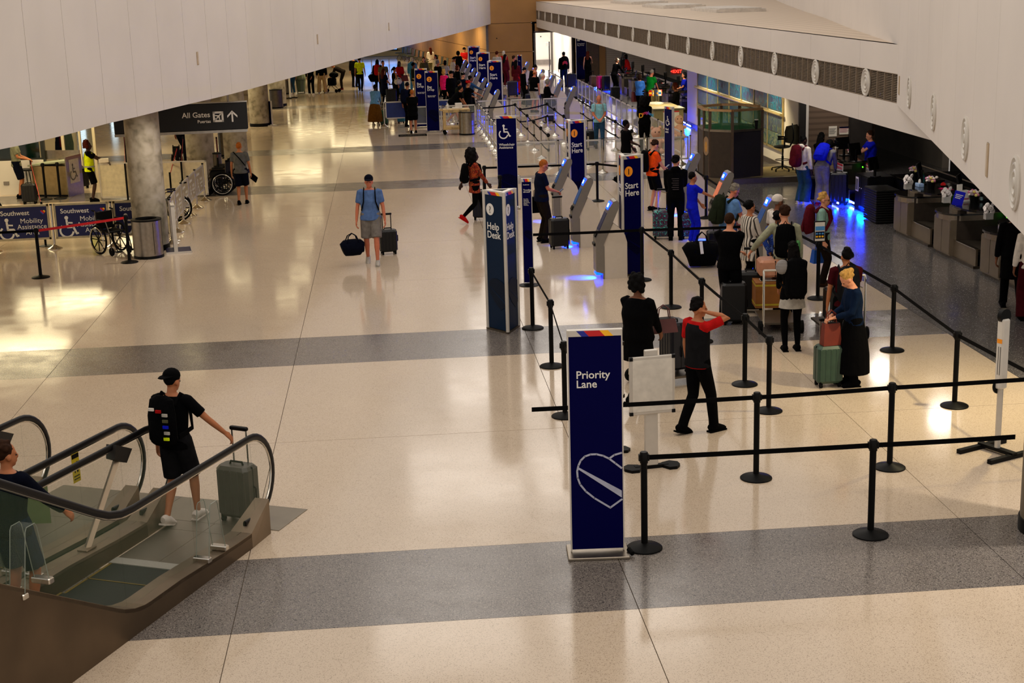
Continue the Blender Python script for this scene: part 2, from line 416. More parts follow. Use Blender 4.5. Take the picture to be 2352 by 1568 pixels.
def diffuser():
    d = MB(); T = Matrix.Scale(.6, 4, (1, 0, 0)) @ Matrix.Rotation(-PI / 2, 4, 'Y')
    d.lathe([(0.0, .01), (.235, .0), (.24, .03), (.215, .045), (.20, .02), (.185, .015), (.175, .04), (.16, .045), (.14, .02), (.125, .02), (.11, .045), (.095, .045), (.08, .02), (.055, .02), (.045, .05), (.0, .055)], 24, T); return d
DIFF = mat('diffuser_paint', (196, 190, 180), 0.45, var=0.05)
for k, y in enumerate(ys):
    if y > 23.2: shared('diff', 'air_diffuser', diffuser, DIFF, wall_right, (XF + .005, y, (GZ0 + GZ1) / 2), smooth=True)
    a = y + .19; b = y + pitch - .19
    if b > YF: b = YF
    o = shared(('gr', round(b - a, 2)), 'vent_grille', lambda: grille(b - a, True), GRILL, wall_right, (XF, a, 0)); o['kind'] = 'stuff'
    part('vent_plate', MB().box(XF + .03, XF + .06, y - .19, y + .19, GZ0, GZ1), mat('vent_plate_paint', (112, 98, 82), 0.6), wall_right)
# roof of the low volume, its raised hatches, and the tall curved wall behind
WP = [Vector((20.5, 80, 0)), Vector((14.95, 55, 0)), Vector((13.0, 45.9, 0)), Vector((11.5, 38.6, 0)), Vector((9.85, 31.2, 0)), Vector((8.28, 23.6, 0)), Vector((5.26, 11.9, 0)), Vector((4.2, 7.8, 0)), Vector((3.4, 4.6, 0))]
lg = MB()
lg.add([(XF, YN, ZT), (22, YN, ZT), (22, YF, ZT), (XF, YF, ZT), (XF, YN, ZT - .05), (22, YN, ZT - .05), (22, YF, ZT - .05), (XF, YF, ZT - .05)], [(0, 1, 2, 3), (0, 4, 5, 1), (2, 6, 7, 3), (4, 7, 6, 5)])
roof = struct('roof', lg, LEDGE)
for x0, x1, y0, y1 in [(10.6, 12.2, 64, 70), (10.2, 11.8, 54.5, 59), (10.4, 12.0, 46.5, 50.5)]:
    o = part('roof_hatch', MB().box(x0, x1, y0, y1, ZT, ZT + .1).box(x0 + .12, x1 - .12, y0 + .12, y1 - .12, ZT + .1, ZT + .13), mat('hatch_paint', (200, 192, 182), 0.6), roof)
struct('ceiling', MB().box(XF + .1, 17, YN, YF, ZB + .0, ZB + .05), CEIL)
wall_upper = None
wu = MB()
for a, b in zip(WP, WP[1:]):
    z0 = ZT + .0 if b.y > 23.5 else 3.32
    nn = Vector(((a - b).y, -(a - b).x, 0)).normalized() * 0.05
    wu.quad(Vector((a.x, a.y, z0)) + nn, Vector((b.x, b.y, z0)) + nn, Vector((b.x, b.y, 9.2)) + nn, Vector((a.x, a.y, 9.2)) + nn)
wall_upper = struct('wall_upper_right', wu, WALLJ)
for a, b in zip(WP, WP[1:]):
    near = b.y < 23.5
    Ls = (b - a).length; k = max(1, round(Ls / (1.55 if near else 2.6)))
    nn = Vector(((a - b).y, -(a - b).x, 0)).normalized()
    for q in range(k):
        p0 = a.lerp(b, q / k); p1 = a.lerp(b, (q + 1) / k); t = (b - a).normalized() * 0.003
        poly = [(p0 + t).xy, (p1 - t).xy, (p1 - t + nn * .3).xy, (p0 + t + nn * .3).xy]
        part('wall_panel', MB().prism([tuple(p) for p in poly], 3.32 if near else ZT, 9.2), WHITEW, wall_upper)
A, B = WP[5], WP[6]
rzw = math.atan2((B - A).y, (B - A).x)
nnw = Vector((-(B - A).y, (B - A).x, 0)).normalized()
if nnw.x > 0: nnw = -nnw
for k, (px, py) in enumerate([(2090, 212), (2146, 257.5), (2219, 318), (2334, 420)]):
    d = ray(px, py); O = Vector((0, 0, CH)); t = (A - O).dot(nnw) / d.dot(nnw); P = O + d * t
    shared('diff', 'air_diffuser', diffuser, DIFF, wall_upper, tuple(P), (0, 0, math.atan2(nnw.y, nnw.x) + PI), smooth=True)
wall_plate(2066, 196, A, B, 0.3, 0.1, 'narrow beige plate on the tall white wall beside the vent strip')
wall_plate(2269, 367, A, B, 0.33, 0.1, 'beige plate on the tall white wall between the round vents')

# ------------------------------------------------------------------ far end: tan panel walls, corridor, doors
wall_far = struct('wall_far', MB().box(5.5, 8.18, 82.05, 82.2, 0, 9), TANJ)
zj = [0, atY(1180, 119.5, 82).z, atY(1180, 53, 82).z, 5.3, 7.2, 9]
for z0, z1 in zip(zj, zj[1:]):
    part('wall_panel', MB().box(5.62, 8.16, 82, 82.05, z0 + .012, z1 - .012), TAN, wall_far)
part('wall_panel', MB().box(8.16, 14.6, 82, 82.05, 2.62, 9), TAN, wall_far)
part('corner_post', MB().box(5.5, 5.62, 81.9, 82.1, 0, 3.3), mat('grey_post', (104, 98, 96), 0.5), wall_far)
for px, py in [(1141, 88), (1242, 84)]:
    P = atY(px, py, 82); part('wall_socket', MB().lathe([(.0, 0), (.035, 0), (.03, .02), (0, .02)], 10, Matrix.Translation((P.x, 82, P.z)) @ Matrix.Rotation(PI / 2, 4, 'X')), DARKW, wall_far)
# slanted tan wall to the left of the corner
A2, B2 = Vector((5.55, 82.0, 0)), Vector((1.2, 116, 0))
tt = (B2 - A2).normalized(); n2 = Vector((-tt.y, tt.x, 0)) * -0.08
wall_slant = struct('wall_far_left', MB().prism([tuple((A2 + n2).xy), tuple((B2 + n2).xy), tuple((B2 + n2 * 2).xy), tuple((A2 + n2 * 2).xy)], 0, 3.3), TANJ)
zs = [0.0, 0.75, 1.75, 3.25]; kk = 13
for q in range(kk):
    p0 = A2.lerp(B2, q / kk) + tt * .012; p1 = A2.lerp(B2, (q + 1) / kk) - tt * .012
    for z0, z1 in zip(zs, zs[1:]):
        part('wall_panel', MB().prism([tuple(p0.xy), tuple(p1.xy), tuple((p1 + n2).xy), tuple((p0 + n2).xy)], z0 + .012, z1 - .012), TAN, wall_slant)
wall_end = struct('wall_end', MB().box(-26, 1.4, 116, 116.2, 0, 3.3), CREAM)
for k in range(6):
    x = -3.4 + k * .75
wn = struct('window_1', MB().box(-2.6, .9, 115.9, 116.0, .4, 2.6), mat('window_frame_dark', (40, 40, 44), 0.5))
for k in range(5):
    part('pane', MB().box(-2.5 + k * .68, -1.9 + k * .68, 115.86, 115.89, .5, 2.5), mat('daylight_pane', (90, 150, 235), 0.3, emit=1.2), wn)
# corridor
struct('wall_corridor_left', MB().box(8.05, 8.2, 82.0, 96, 0, 3.2), WHITER)
struct('wall_corridor_right', MB().box(10.25, 10.4, 82.0, 96, 0, 3.2), WHITER)
wc = struct('wall_corridor_back', MB().box(8.0, 10.4, 92, 92.2, 0, 3.2), WHITER)
part('crash_rail', MB().box(8.2, 10.25, 91.9, 92, .3, .6), mat('grey_rail', (130, 122, 116), 0.6), wc)
struct('ceiling', MB().box(8.0, 10.4, 82.0, 96, 3.1, 3.2), WHITER)
cs_ = thing('corridor_sign', 'small navy sign on the white corridor wall', 'sign', (8.2, 86.0, 2.0)); part('plate', MB().box(0, .3, -.02, .02, -.12, .12), NAVYD, cs_); part('symbol', MB().box(.08, .2, -.024, -.02, -.04, .06), WHITE, cs_)
st_ = thing('scanner_stand', 'slim dark scanner stand with a white head in the corridor', 'stand', (9.25, 84.5, 0)); part('pole', MB().box(-.03, .03, -.03, .03, 0, 2.0), mat('dark_steel'), st_); part('head', MB().box(-.2, -.03, -.06, .06, 1.75, 1.95), WHITE, st_); part('foot', MB().box(-.2, .2, -.2, .2, 0, .03), mat('dark_steel'), st_)
struct('trim_1', MB().box(8.12, 8.22, 81.93, 82.08, 0, 2.66).box(10.22, 10.32, 81.93, 82.08, 0, 2.66).box(8.12, 10.32, 81.93, 82.08, 2.6, 2.68), mat('grey_frame', (96, 90, 86), 0.5))
struct('trim_2', MB().box(9.62, 9.74, 87, 87.15, 0, 3.1), mat('grey_frame', (96, 90, 86), 0.5))
# tan door bay right of the corridor, grey board wall behind the counters
wt = struct('wall_door_bay', MB().box(10.3, 12.1, 82, 82.2, 0, 3), TAN)
dr = struct('door_1', MB().box(11.05, 11.75, 81.94, 82.0, 0, 2.05), mat('brown_door', (70, 50, 30), 0.5))
part('door_panel', MB().box(11.12, 11.68, 81.92, 81.95, .1, 1.95), mat('brown_door_leaf', (84, 60, 36), 0.5), dr)
part('door_handle', MB().box(11.14, 11.18, 81.87, 81.92, .95, 1.1), STEEL, dr)
struct('wall_counter_end', MB().box(12.1, 16.5, 81.6, 82.0, 0, 3), GREYT)
struct('wall_counter_back', MB().box(15.4, 15.6, 40, 82, 0, 3), mat('grey_concrete_wall', (112, 104, 94), 0.8, var=0.2, scale=0.8))
struct('wall_counter_dark', MB().box(15.4, 15.6, 18, 39.4, 0, 3), GLOOMW)  # darkness behind the near counters is put into this wall's black colour

# mural wall with its white piers
XM = 11.12
wm = struct('wall_mural', MB().box(XM, XM + .3, 39.55, 54.6, 0, 3), WHITEW)
struct('baseboard_right', MB().box(XM - .02, XM, 39.55, 54.62, 0, .16), BASEB)
mt = thing('wall_mural_art', 'long blue and teal painted mural in framed panels behind the booth', 'mural', (XM, 41.0, 0))
MUR1 = mat_print('mural_upper', [(14, 10, 34), (56, 46, 78), (14, 50, 96), (20, 104, 124), (10, 36, 76), (80, 96, 110), (20, 16, 54)], 1.6, 0.2, 3.0)
MUR2 = mat_print('mural_lower', [(14, 26, 60), (60, 54, 86), (26, 74, 90), (92, 98, 74), (12, 28, 54), (66, 80, 104)], 2.4, 0.2, 2.5)
MUR3 = mat_print('mural_dots', [(24, 60, 70), (30, 80, 84), (110, 120, 84), (40, 70, 90), (134, 140, 104)], 6.0, 0.2, 0.6)
ny = 7; Ly = 11.6
for k in range(ny):
    y0 = .0 + Ly * k / ny + .04; y1 = Ly * (k + 1) / ny - .04
    part('mural_panel', MB().box(-.035, -.01, y0, y1, 1.62, 2.86), MUR1, mt)
    part('mural_panel', MB().box(-.035, -.01, y0, y1, 1.0, 1.48), MUR2, mt)
    part('mural_panel', MB().box(-.035, -.01, y0, y1, .58, .98), MUR3, mt)
BRASS = mat('pale_brass', (206, 186, 128), 0.3, 0.7)
part('mural_rail', MB().tube([(-.1, -.1, 1.55), (-.1, Ly + .1, 1.55)], .045, 10), BRASS, mt, smooth=True)
for k in range(ny + 1):
    part('mural_frame', MB().box(-.05, 0, Ly * k / ny - .03, Ly * k / ny + .03, .5, 2.88), BRASS, mt)
part('mural_frame', MB().box(-.05, 0, 0, Ly, .5, .56), BRASS, mt)
# brown board wall behind the agent, facing the camera
wb = struct('wall_agent', MB().box(XM + .3, 13.3, 39.6, 39.8, 0, 3), WOODW)
struct('trim_3', MB().box(XM + .02, XM + .2, 39.45, 39.56, 0, 3), mat('dark_pier', (28, 24, 22), 0.5))
for nm, px0, px1, py0, py1, col in [('notice', 1904, 1922, 290, 313, PAPER), ('notice', 1928, 1952, 291, 308, PAPER)]:
    a = atY(px0, py0, 39.58); b = atY(px1, py1, 39.58)
    o = thing('wall_notice', 'plain typed white notice on the brown wall by the agent' if px0 < 1910 else 'white notice with navy heading and pink marks on the brown wall', 'notice', (a.x, 39.58, b.z))
    w, h = b.x - a.x, a.z - b.z
    part('sheet', MB().box(0, w, 0, .01, 0, h), PAPER, o)
    for q in range(6): part('printed_line', MB().box(.05 * w, (.9 - .1 * (q % 3)) * w, -.003, 0, h * (.75 - q * .1), h * (.79 - q * .1)), INK if px0 < 1910 else mat('pink_ink', (170, 90, 110), .8), o)
    if px0 > 1910: part('heading', MB().box(0, w, -.004, 0, h * .82, h), NAVYD, o)
lk = thing('wall_cabinet', 'dark flat wall cabinet on the brown wall behind the agent', 'cabinet', tuple(atY(1974, 400, 39.6)[:2]) + (0,))
part('body', MB().box(-.35, .3, -.12, 0, .4, 1.65), mat('dark_cabinet', (38, 34, 32), .5), lk); part('door', MB().box(-.32, .27, -.14, -.12, .45, 1.6), mat('dark_cabinet_door', (46, 41, 38), .5), lk)

# ------------------------------------------------------------------ concrete columns
def column(px, py, rad, label, h=3.2, name='concrete_column', z=None):
    P = at(px, py) + Vector((0, rad * .9, 0))
    o = thing(name, label, 'column', (P.x, P.y, 0))
    part('shaft', MB().lathe([(rad, .12), (rad, h)], 28), CONC, o, smooth=True)
    part('base_ring', MB().lathe([(rad + .015, 0), (rad + .015, .12), (rad - .01, .125)], 28), BLACK, o, smooth=True)
    return o
column(345, 578, .37, 'stained concrete column beside the steel bin and wheelchair')
column(463, 430, .40, 'concrete column behind the signboard, next to parked wheelchairs')
column(543, 400, .36, 'concrete column just right of the hanging signboard')
column(596, 291, .40, 'far concrete column with a small floor sign at its foot')
column(637, 245, .42, 'far concrete column behind the cylindrical bin')
P = at(2341, 1250); o = thing('concrete_column', 'grey column cut by the right edge of the picture', 'column', (P.x + .53, P.y + .3, 0))
part('shaft', MB().lathe([(.37, .12), (.37, 3.3)], 28), mat('dark_column', (96, 84, 66), .6), o, smooth=True); part('base_ring', MB().lathe([(.385, 0), (.385, .14), (.36, .145)], 28), BLACK, o, smooth=True)

# ------------------------------------------------------------------ left rear: partition, doors, glazing
wp = struct('wall_partition', MB().box(-14, -9.75, 42.2, 42.4, 0, .95), WHITEW)
wg = struct('window_2', MB().box(-14, -9.72, 42.25, 42.35, .95, 1.0).box(-9.8, -9.7, 42.22, 42.38, 0, 3.1), mat('dark_window_frame', (20, 22, 20), .5))
for k in range(3): part('pane', MB().box(-14 + k * 1.4, -12.65 + k * 1.4, 42.28, 42.32, 1.0, 3.1), mat('dark_green_glass', (4, 22, 16), .12, spec=.6), wg)
part('socket', MB().box(-10.9, -10.75, 42.17, 42.2, .28, .38), STEEL, wp)
d2 = struct('door_2', MB().box(-9.6, -9.52, 44, 44.1, 0, 2.6).box(-8.7, -8.62, 44, 44.1, 0, 2.6).box(-9.6, -8.62, 44, 44.1, 2.1, 2.18).box(-9.6, -8.62, 44, 44.1, 2.52, 2.6).box(-9.1, -9.04, 44, 44.1, 0, 2.1), CREAM)
for x0, x1 in ((-9.52, -9.1), (-9.04, -8.7)): part('pane', MB().box(x0, x1, 44.03, 44.06, .3, 2.1), GLASSG, d2)
part('kick_plate', MB().box(-9.5, -8.72, 43.98, 44.0, .05, .3), CREAM, d2)
struct('wall_rear_left', MB().box(-26, -9.6, 46, 46.2, 0, 3.2), CREAM)
wx = struct('wall_far_side', MB().box(-16.2, -16, 46.2, 116, 0, 3.2), CREAM)
for k in range(7):
    w_ = struct('window_%d' % (3 + k), MB().box(-15.98, -15.9, 50 + k * 9, 51.8 + k * 9, .2, 2.9), mat('window_frame_dark', (40, 40, 44), .5))
    for q in range(2): part('pane', MB().box(-15.89, -15.86, 50.1 + k * 9 + q * .85, 50.85 + k * 9 + q * .85, .3, 2.8), mat('daylight_pane_pale', (196, 220, 230), .3, emit=1.5), w_)
WORDS = 'first second third fourth fifth sixth seventh eighth ninth tenth eleventh twelfth thirteenth fourteenth fifteenth sixteenth seventeenth eighteenth nineteenth twentieth'.split()
# ------------------------------------------------------------------ stanchions, belts, panels
def _base(): return MB().lathe([(.178, 0), (.178, .012), (.165, .022), (.06, .045), (.036, .06), (.0, .06)], 24)
def _baseS(): return MB().lathe([(.165, 0), (.165, .01), (.15, .025), (.06, .07), (.03, .1), (.0, .1)], 24)
def belt_mesh(d, z0, h=.05, sag=0.0, n=6, z1=None):
    d = Vector((d[0], d[1], 0)); nn = Vector((-d.y, d.x, 0)).normalized() * .002; vs_ = []; fs = []
    z1 = z0 if z1 is None else z1
    for i in range(n + 1):
        t = i / n; z = z0 + (z1 - z0) * t - sag * 4 * t * (1 - t); p = d * t
        vs_ += [p + nn + Vector((0, 0, z)), p + nn + Vector((0, 0, z - h)), p - nn + Vector((0, 0, z - h)), p - nn + Vector((0, 0, z))]
    for i in range(n):
        a = i * 4
        for k in range(4): fs.append((a + k, a + (k + 1) % 4, a + 4 + (k + 1) % 4, a + 4 + k))
    fs += [(3, 2, 1, 0), (n * 4, n * 4 + 1, n * 4 + 2, n * 4 + 3)]
    return MB().add(vs_, fs)
def stanchion(loc, label, to=(), silver=False, group=None, beltm=None, h=1.0, double=False):
    o = thing('belt_stanchion', label, 'stanchion', (loc[0], loc[1], 0), 0, group)
    m = SILVER if silver else BLACK
    if silver: shared('stS', 'base', _baseS, m, o, smooth=True)
    else: shared('stB', 'base', _base, m, o, smooth=True)
    r = .027 if silver else .033
    shared(('post', silver, h), 'post', lambda: MB().lathe([(r, .05), (r, h - .11)], 14), m, o, smooth=True)
    shared(('head', silver, h), 'belt_head', lambda: MB().lathe([(r + .006, h - .115), (r + .008, h - .11), (r + .008, h - .012), (r + .001, h), (0, h)], 14).box(-.052, -.036, -.02, .02, h - .09, h - .025).box(.036, .052, -.02, .02, h - .09, h - .025), BLKP, o, smooth=True)
    for t in to:
        d = (t[0] - loc[0], t[1] - loc[1])
        part('belt', belt_mesh(d, h - .035, .05, .03 if silver else .004), beltm or BELT, o)
        if double:
            part('belt', belt_mesh(d, .52, .045, .04), beltm or BELT, o)
    if double: shared('clip2', 'belt_head', lambda: MB().lathe([(.034, .46), (.034, .54), (0, .54)], 12), BLKP, o)
    return o
def b2(px, py, z=0): p = at(px, py, z); return (p.x, p.y)
sA, sB, sC, sD = b2(1480.4, 1258.4), b2(1999.3, 1228.2), b2(1736.5, 1098), b2(2043, 1073.8)
sE, sF, sG, sH = b2(1765.3, 944), b2(1710.3, 883), b2(2192, 932.4), b2(2049, 805)
sI, sJ, sK = b2(1298, 956), b2(1267.3, 841.4), b2(1223.8, 753.8)
sL, sM, sO = b2(1541, 573, 1.0), b2(1474, 521, 1.0), b2(1612, 638, 1.0)
sQ = b2(1878, 686)
sT = b2(1215, 655)   # foot of the narrow travel sign
stanchion(sA, 'black belt post beside the foot of the priority sign', [sB])
stanchion(sB, 'black belt post on the grey band, lowest on the right', [(sB[0] + 1.45, sB[1] + .02)])
stanchion(sC, 'black belt post in the second row in front of the blank white board', [sD, (sC[0] - 2.5, sC[1] - .02)])
stanchion(sD, 'black belt post in the second row toward the white totem', [(sD[0] + 2.3, sD[1] + .1)])
stanchion(sE, 'black belt post ending the slanting queue row, right of the walking man', [sF])
stanchion(sF, 'black belt post just behind the last one of the slanting queue row', [sO])
stanchion(sO, 'black belt post half hidden behind the walking man in the slanting row', [sL])
stanchion(sL, 'black belt post in the slanting row behind the black-clad person', [sM])
stanchion(sM, 'black belt post at the corner beside the nearest start sign', [(sT[0] + .02, sT[1]), (sM[0] + 2.1, sM[1] - .1)])
stanchion(sG, 'black belt post nearest the white totem on the right', [(sG[0] + .2, sG[1] - 3.2)])
stanchion(sH, 'black belt post by the woman in the denim jacket', [sG])
stanchion(sQ, 'black belt post carrying a small framed notice', [sH])
stanchion(sI, 'black belt post at the left edge of the priority sign', [(sI[0] + .02, sI[1] - 2.3)])
stanchion(sJ, 'black belt post between the help pillar and the priority sign', [sI])
stanchion(sK, 'black belt post just right of the help pillar', [sJ])
qn = thing('framed_notice', 'small black framed notice with blue print on a belt post', 'notice', (sQ[0], sQ[1], 1.0))
part('frame', MB().rbox(-.1, .1, -.045, -.02, .0, .36, .008), BLKP, qn); part('sheet', MB().box(-.085, .085, -.05, -.045, .02, .34), PAPER, qn)
part('print_block', MB().box(-.08, .08, -.053, -.05, .2, .27), mat('sky_print', (70, 140, 200), .5), qn); part('print_block', MB().box(-.08, .08, -.053, -.05, .06, .18), NAVYD, qn)
for k in range(3): part('print_dot', MB().box(-.07 + k * .05, -.035 + k * .05, -.056, -.053, .08, .11), YELP, qn); part('print_dot', MB().box(-.07 + k * .05, -.035 + k * .05, -.056, -.053, .13, .16), mat('sky_print'), qn)
# belts around the kiosks
k1, k2, k3 = b2(1112, 380, 1), b2(1148, 402, 1), b2(1371, 371, 1)
k4, k5, k6, k7 = b2(1595, 384, 1), b2(1622, 402, 1), b2(1690, 446, 1), b2(1760, 492, 1)
stanchion(k1, 'black belt post behind the woman in the floral blouse', [k3])
stanchion(k2, 'black belt post in front of the wheelchair sign', [(sT[0] - .1, sT[1] + 6)])
stanchion(k3, 'black belt post between two start pillars', [(k4[0] - .9, k4[1] + .3)])
stanchion(k4, 'black belt post behind the boy in the black hoodie', [k5])
stanchion(k5, 'black belt post next to the kiosk with the orange screen', [k6])
stanchion(k6, 'black belt post beside the grey-haired man in pale blue', [k7])
stanchion(k7, 'black belt post hidden among the people by the right kiosks', [sQ])
# left, by the mobility panels
n1, n2_ = b2(93.9, 637.3), b2(297.9, 602.6)
stanchion(n1, 'black belt post with a red strap, at the far left', [n2_], beltm=BELTR)
stanchion(n2_, 'black belt post holding the red strap beside the wheelchair', [])
stanchion(b2(n1[0] * 0 + 106, 458), 'left one of two black posts before the steel desk', [b2(139, 456)])
stanchion(b2(139, 456), 'right one of two black posts before the steel desk', [])
part('belt', belt_mesh((-2.2, -.1), .965, .05), BELT, [o for o in bpy.data.objects if o.get('label', '').startswith('black belt post with a red strap')][0])
# silver posts of the queue pen
GQ = 'silver belt posts inside the queue pen'
for xr, yl, lab in [(4.7, [55.1, 53.0, 50.4, 48.1, 45.9, 43.75], '# silver post from the far end in the left belt row of the queue pen'), (5.88, [54.9, 52.5, 49.7, 46.9, 43.6], '# silver post from the far end in the middle belt row of the queue pen'), (7.26, [55.1, 52.6, 50.0, 47.2, 44.0], '# silver post from the far end in the right belt row of the queue pen')]:
    for i, y in enumerate(yl):
        nx = [(xr, yl[i + 1])] if i + 1 < len(yl) else []
        if i == 0 and xr < 5: nx.append((3.42, 54.2))
        if i == 0 and 5 < xr < 6: nx.append((4.72, 53.0))
        stanchion((xr, y), lab.replace('#', WORDS[i]), nx, True, GQ, double=True)
stanchion((7.28, 57.3), 'silver post at the far right corner of the queue pen', [(7.26, 55.1)], True, double=True)
# framed clear panels between silver posts
def _frame(w, z0, z1):
    t = .045; return MB().box(0, w, -.012, .012, z1 - t, z1).box(0, w, -.012, .012, z0, z0 + t).box(0, t, -.012, .012, z0, z1).box(w - t, w, -.012, .012, z0, z1)
def panel_row(pts, plabel, label, group, z0=.3, z1=.97, pane=None, frame=None, posts=True):
    out = []
    for i, p in enumerate(pts):
        if posts:
            o = thing('barrier_post', plabel.replace('#', WORDS[i]), 'barrier post', (p[0], p[1], 0), 0, group + ', posts')
            shared('stS', 'base', _baseS, SILVER, o, smooth=True)
            shared('bpost', 'post', lambda: MB().lathe([(.026, .06), (.026, .98)], 12), SILVER, o, smooth=True)
            shared('bcap', 'cap', lambda: MB().lathe([(.03, .97), (.03, 1.0), (0, 1.0)], 12), BLKP, o)
        if i + 1 < len(pts):
            q = pts[i + 1]; d = Vector((q[0] - p[0], q[1] - p[1], 0)); w = round(d.length - .1, 2); u = d.normalized()
            o = thing('glass_barrier', label.replace('#', WORDS[i]), 'barrier', (p[0] + u.x * .05, p[1] + u.y * .05, 0), math.atan2(d.y, d.x), group)
            shared(('fr', w, z0, z1), 'frame', lambda: _frame(w, z0, z1), frame or ALU, o)
            shared(('pn', w, z0, z1), 'pane', lambda: MB().box(.03, w - .03, -.004, .004, z0 + .03, z1 - .03), pane or GLASS, o)
            out.append((o, w))
    return out
def lerp2(a, b, n): return [(a[0] + (b[0] - a[0]) * i / n, a[1] + (b[1] - a[1]) * i / n) for i in range(n + 1)]
panel_row(lerp2((3.5, 41.85), (8.6, 41.8), 4), '# silver post from the left in the near panel row of the pen', '# clear framed panel from the left across the near end of the queue pen', 'near panels of the queue pen')
panel_row(lerp2((8.6, 43.1), (8.68, 67.5), 19), '# silver post from the near end of the long counter-side panel row', '# clear framed panel from the near end of the long row along the counters', 'long row of panels by the counters')
panel_row(lerp2((3.38, 57.2), (7.2, 57.3), 3), '# silver post from the left in the far panel row of the pen', '# clear framed panel from the left across the far end of the queue pen', 'far panels of the queue pen')
panel_row(lerp2((3.38, 56.0), (3.4, 43.1), 10), '# silver post from the far end of the hall-side panel row', '# clear framed panel from the far end on the hall side of the queue pen', 'hall side panels of the queue pen')
panel_row([(.75, 55.6), (2.02, 55.5), (3.3, 55.6)], '# silver post from the left of the panels beside the bag drop sign', '# framed panel from the left beside the bag drop sign', 'panels by the bag drop sign')
panel_row([(-.2, 58.3), (1.1, 58.4), (2.4, 58.4)], '# silver post from the left of the blue panels behind the bag drop signs', '# blue framed panel from the left behind the bag drop signs', 'blue panels by the bag drop sign', pane=mat('blue_panel_print', (24, 44, 110), .4))
panel_row([(8.1, 74.5), (8.1, 71.5), (8.1, 69.3)], '# silver post from the corridor in the short panel row before it', '# clear framed panel from the corridor in the short row before it', 'panels by the corridor')
# mobility panels
mp = panel_row([(-10.05, 32.62), (-8.78, 32.66), (-7.5, 32.7), (-6.22, 32.72), (-4.95, 32.75)], '# silver post from the left of the blue mobility panels', 'blue mobility assistance panel', 'mobility panels', z0=.22, z1=1.0, pane=mat('blue_mobility_print', (8, 14, 74), .35, var=.05), frame=mat('champagne_frame', (178, 166, 134), .4, .4))
labs = ['blue mobility assistance panel cut by the left picture edge', 'blue mobility assistance panel at the left, behind the red strap', 'blue mobility assistance panel behind the folded wheelchair', 'blue mobility assistance panel behind the stained column']
def heart(parent, loc, s, rx=PI / 2):
    "small three-striped heart"
    out = []
    for i in range(28):
        t = 2 * PI * i / 28; out.append((16 * math.sin(t) ** 3 / 32 * s, (13 * math.cos(t) - 5 * math.cos(2 * t) - 2 * math.cos(3 * t) - math.cos(4 * t)) / 32 * s))
    def clip(poly, c, sg):
        f = lambda p: sg * ((p[0] + p[1]) / s - c); res = []
        for p, q in zip(poly, poly[1:] + poly[:1]):
            if f(p) >= 0: res.append(p)
            if f(p) * f(q) < 0: t = f(p) / (f(p) - f(q)); res.append((p[0] + (q[0] - p[0]) * t, p[1] + (q[1] - p[1]) * t))
        return res
    for lo, hi, m in [(-9, -.2, mat('logo_blue', (48, 76, 180), .5)), (-.2, .3, REDP), (.3, 9, YELP)]:
        pl = clip(clip(out, lo, 1), hi, -1)
        if len(pl) > 2: part('emblem', MB().prism(pl, 0, .002), m, parent, loc, (rx, 0, 0))
def wheelchair_icon(parent, loc, s, m, rot=(PI / 2, 0, 0)):
    "seated figure in a wheelchair, in the plane of the sign"
    T = Matrix.Identity(4); k = MB()
    k.lathe([(.0, 0), (.1, 0), (.1, .02), (0, .02)], 14, Matrix.Translation((-.05, .88, 0)))
    def bar(a, b, w=.055):
        d = Vector((b[0] - a[0], b[1] - a[1], 0)); nn = Vector((-d.y, d.x, 0)).normalized() * w
        a, b = Vector((*a, 0)), Vector((*b, 0)); k.prism([tuple((a + nn).xy), tuple((a - nn).xy), tuple((b - nn).xy), tuple((b + nn).xy)], 0, .02)
    bar((-.05, .78), (-.02, .36)); bar((-.03, .62), (.25, .6), .04); bar((-.06, .38), (.28, .38)); bar((.26, .4), (.42, .02)); bar((.38, .02), (.52, .06), .045)
    pts = [(-.08 + .34 * math.cos(a), .2 + .34 * math.sin(a)) for a in [R(130 + i * 20) for i in range(12)]]
    for a, b in zip(pts, pts[1:]): bar(a, b, .05)
    for i, v in enumerate(k.v): k.v[i] = (v[0] * s, v[1] * s, v[2] * .1)
    part('symbol', k, m, parent, loc, rot)
for (o, w), lab in zip(mp, labs):
    o['label'] = lab; del o['group']
    text('Southwest', .145, WHITE, o, (.14, -.008, .78), bold=.012)
    heart(o, (w - .13, -.008, .83), .11)
    wheelchair_icon(o, (.28, -.008, .31), .42, WHITE)
    text('Mobility\nAssistance\nArea', .15, WHITE, o, (w * .67, -.008, .6), align='CENTER')
sr = panel_row([(-4.98, 33.1), (-5.04, 34.3), (-5.06, 35.55), (-5.06, 36.8), (-5.05, 38.1), (-5.0, 39.4)], '# silver post of the panel row running back from the stained column', '# pale printed panel in the row running back from the stained column', 'side mobility panels', z0=.3, z1=.97, pane=mat('pale_panel_print', (176, 160, 130), .3))
for o, w in sr: text('Southwest', .12, WHITE, o, (.12, -.008, .78), bold=.01); wheelchair_icon(o, (.3, -.008, .36), .36, WHITE); text('Mobility\nAssistance\nArea', .11, WHITE, o, (w * .68, -.008, .62), align='CENTER')
bp = panel_row([(-7.9, 40.1), (-6.3, 40.0), (-4.9, 39.9)], 'silver post of the blank white panels by the wheelchairs', 'blank white panel by the parked wheelchairs', 'blank panels', z0=.08, z1=1.02, pane=mat('blank_white_panel', (206, 196, 170), .4), posts=False)
for q, (o, w) in enumerate(bp): o['label'] = ['blank white panel to the left of the stained column', 'blank white panel right of the column, behind the wheelchair'][q]; del o['group']

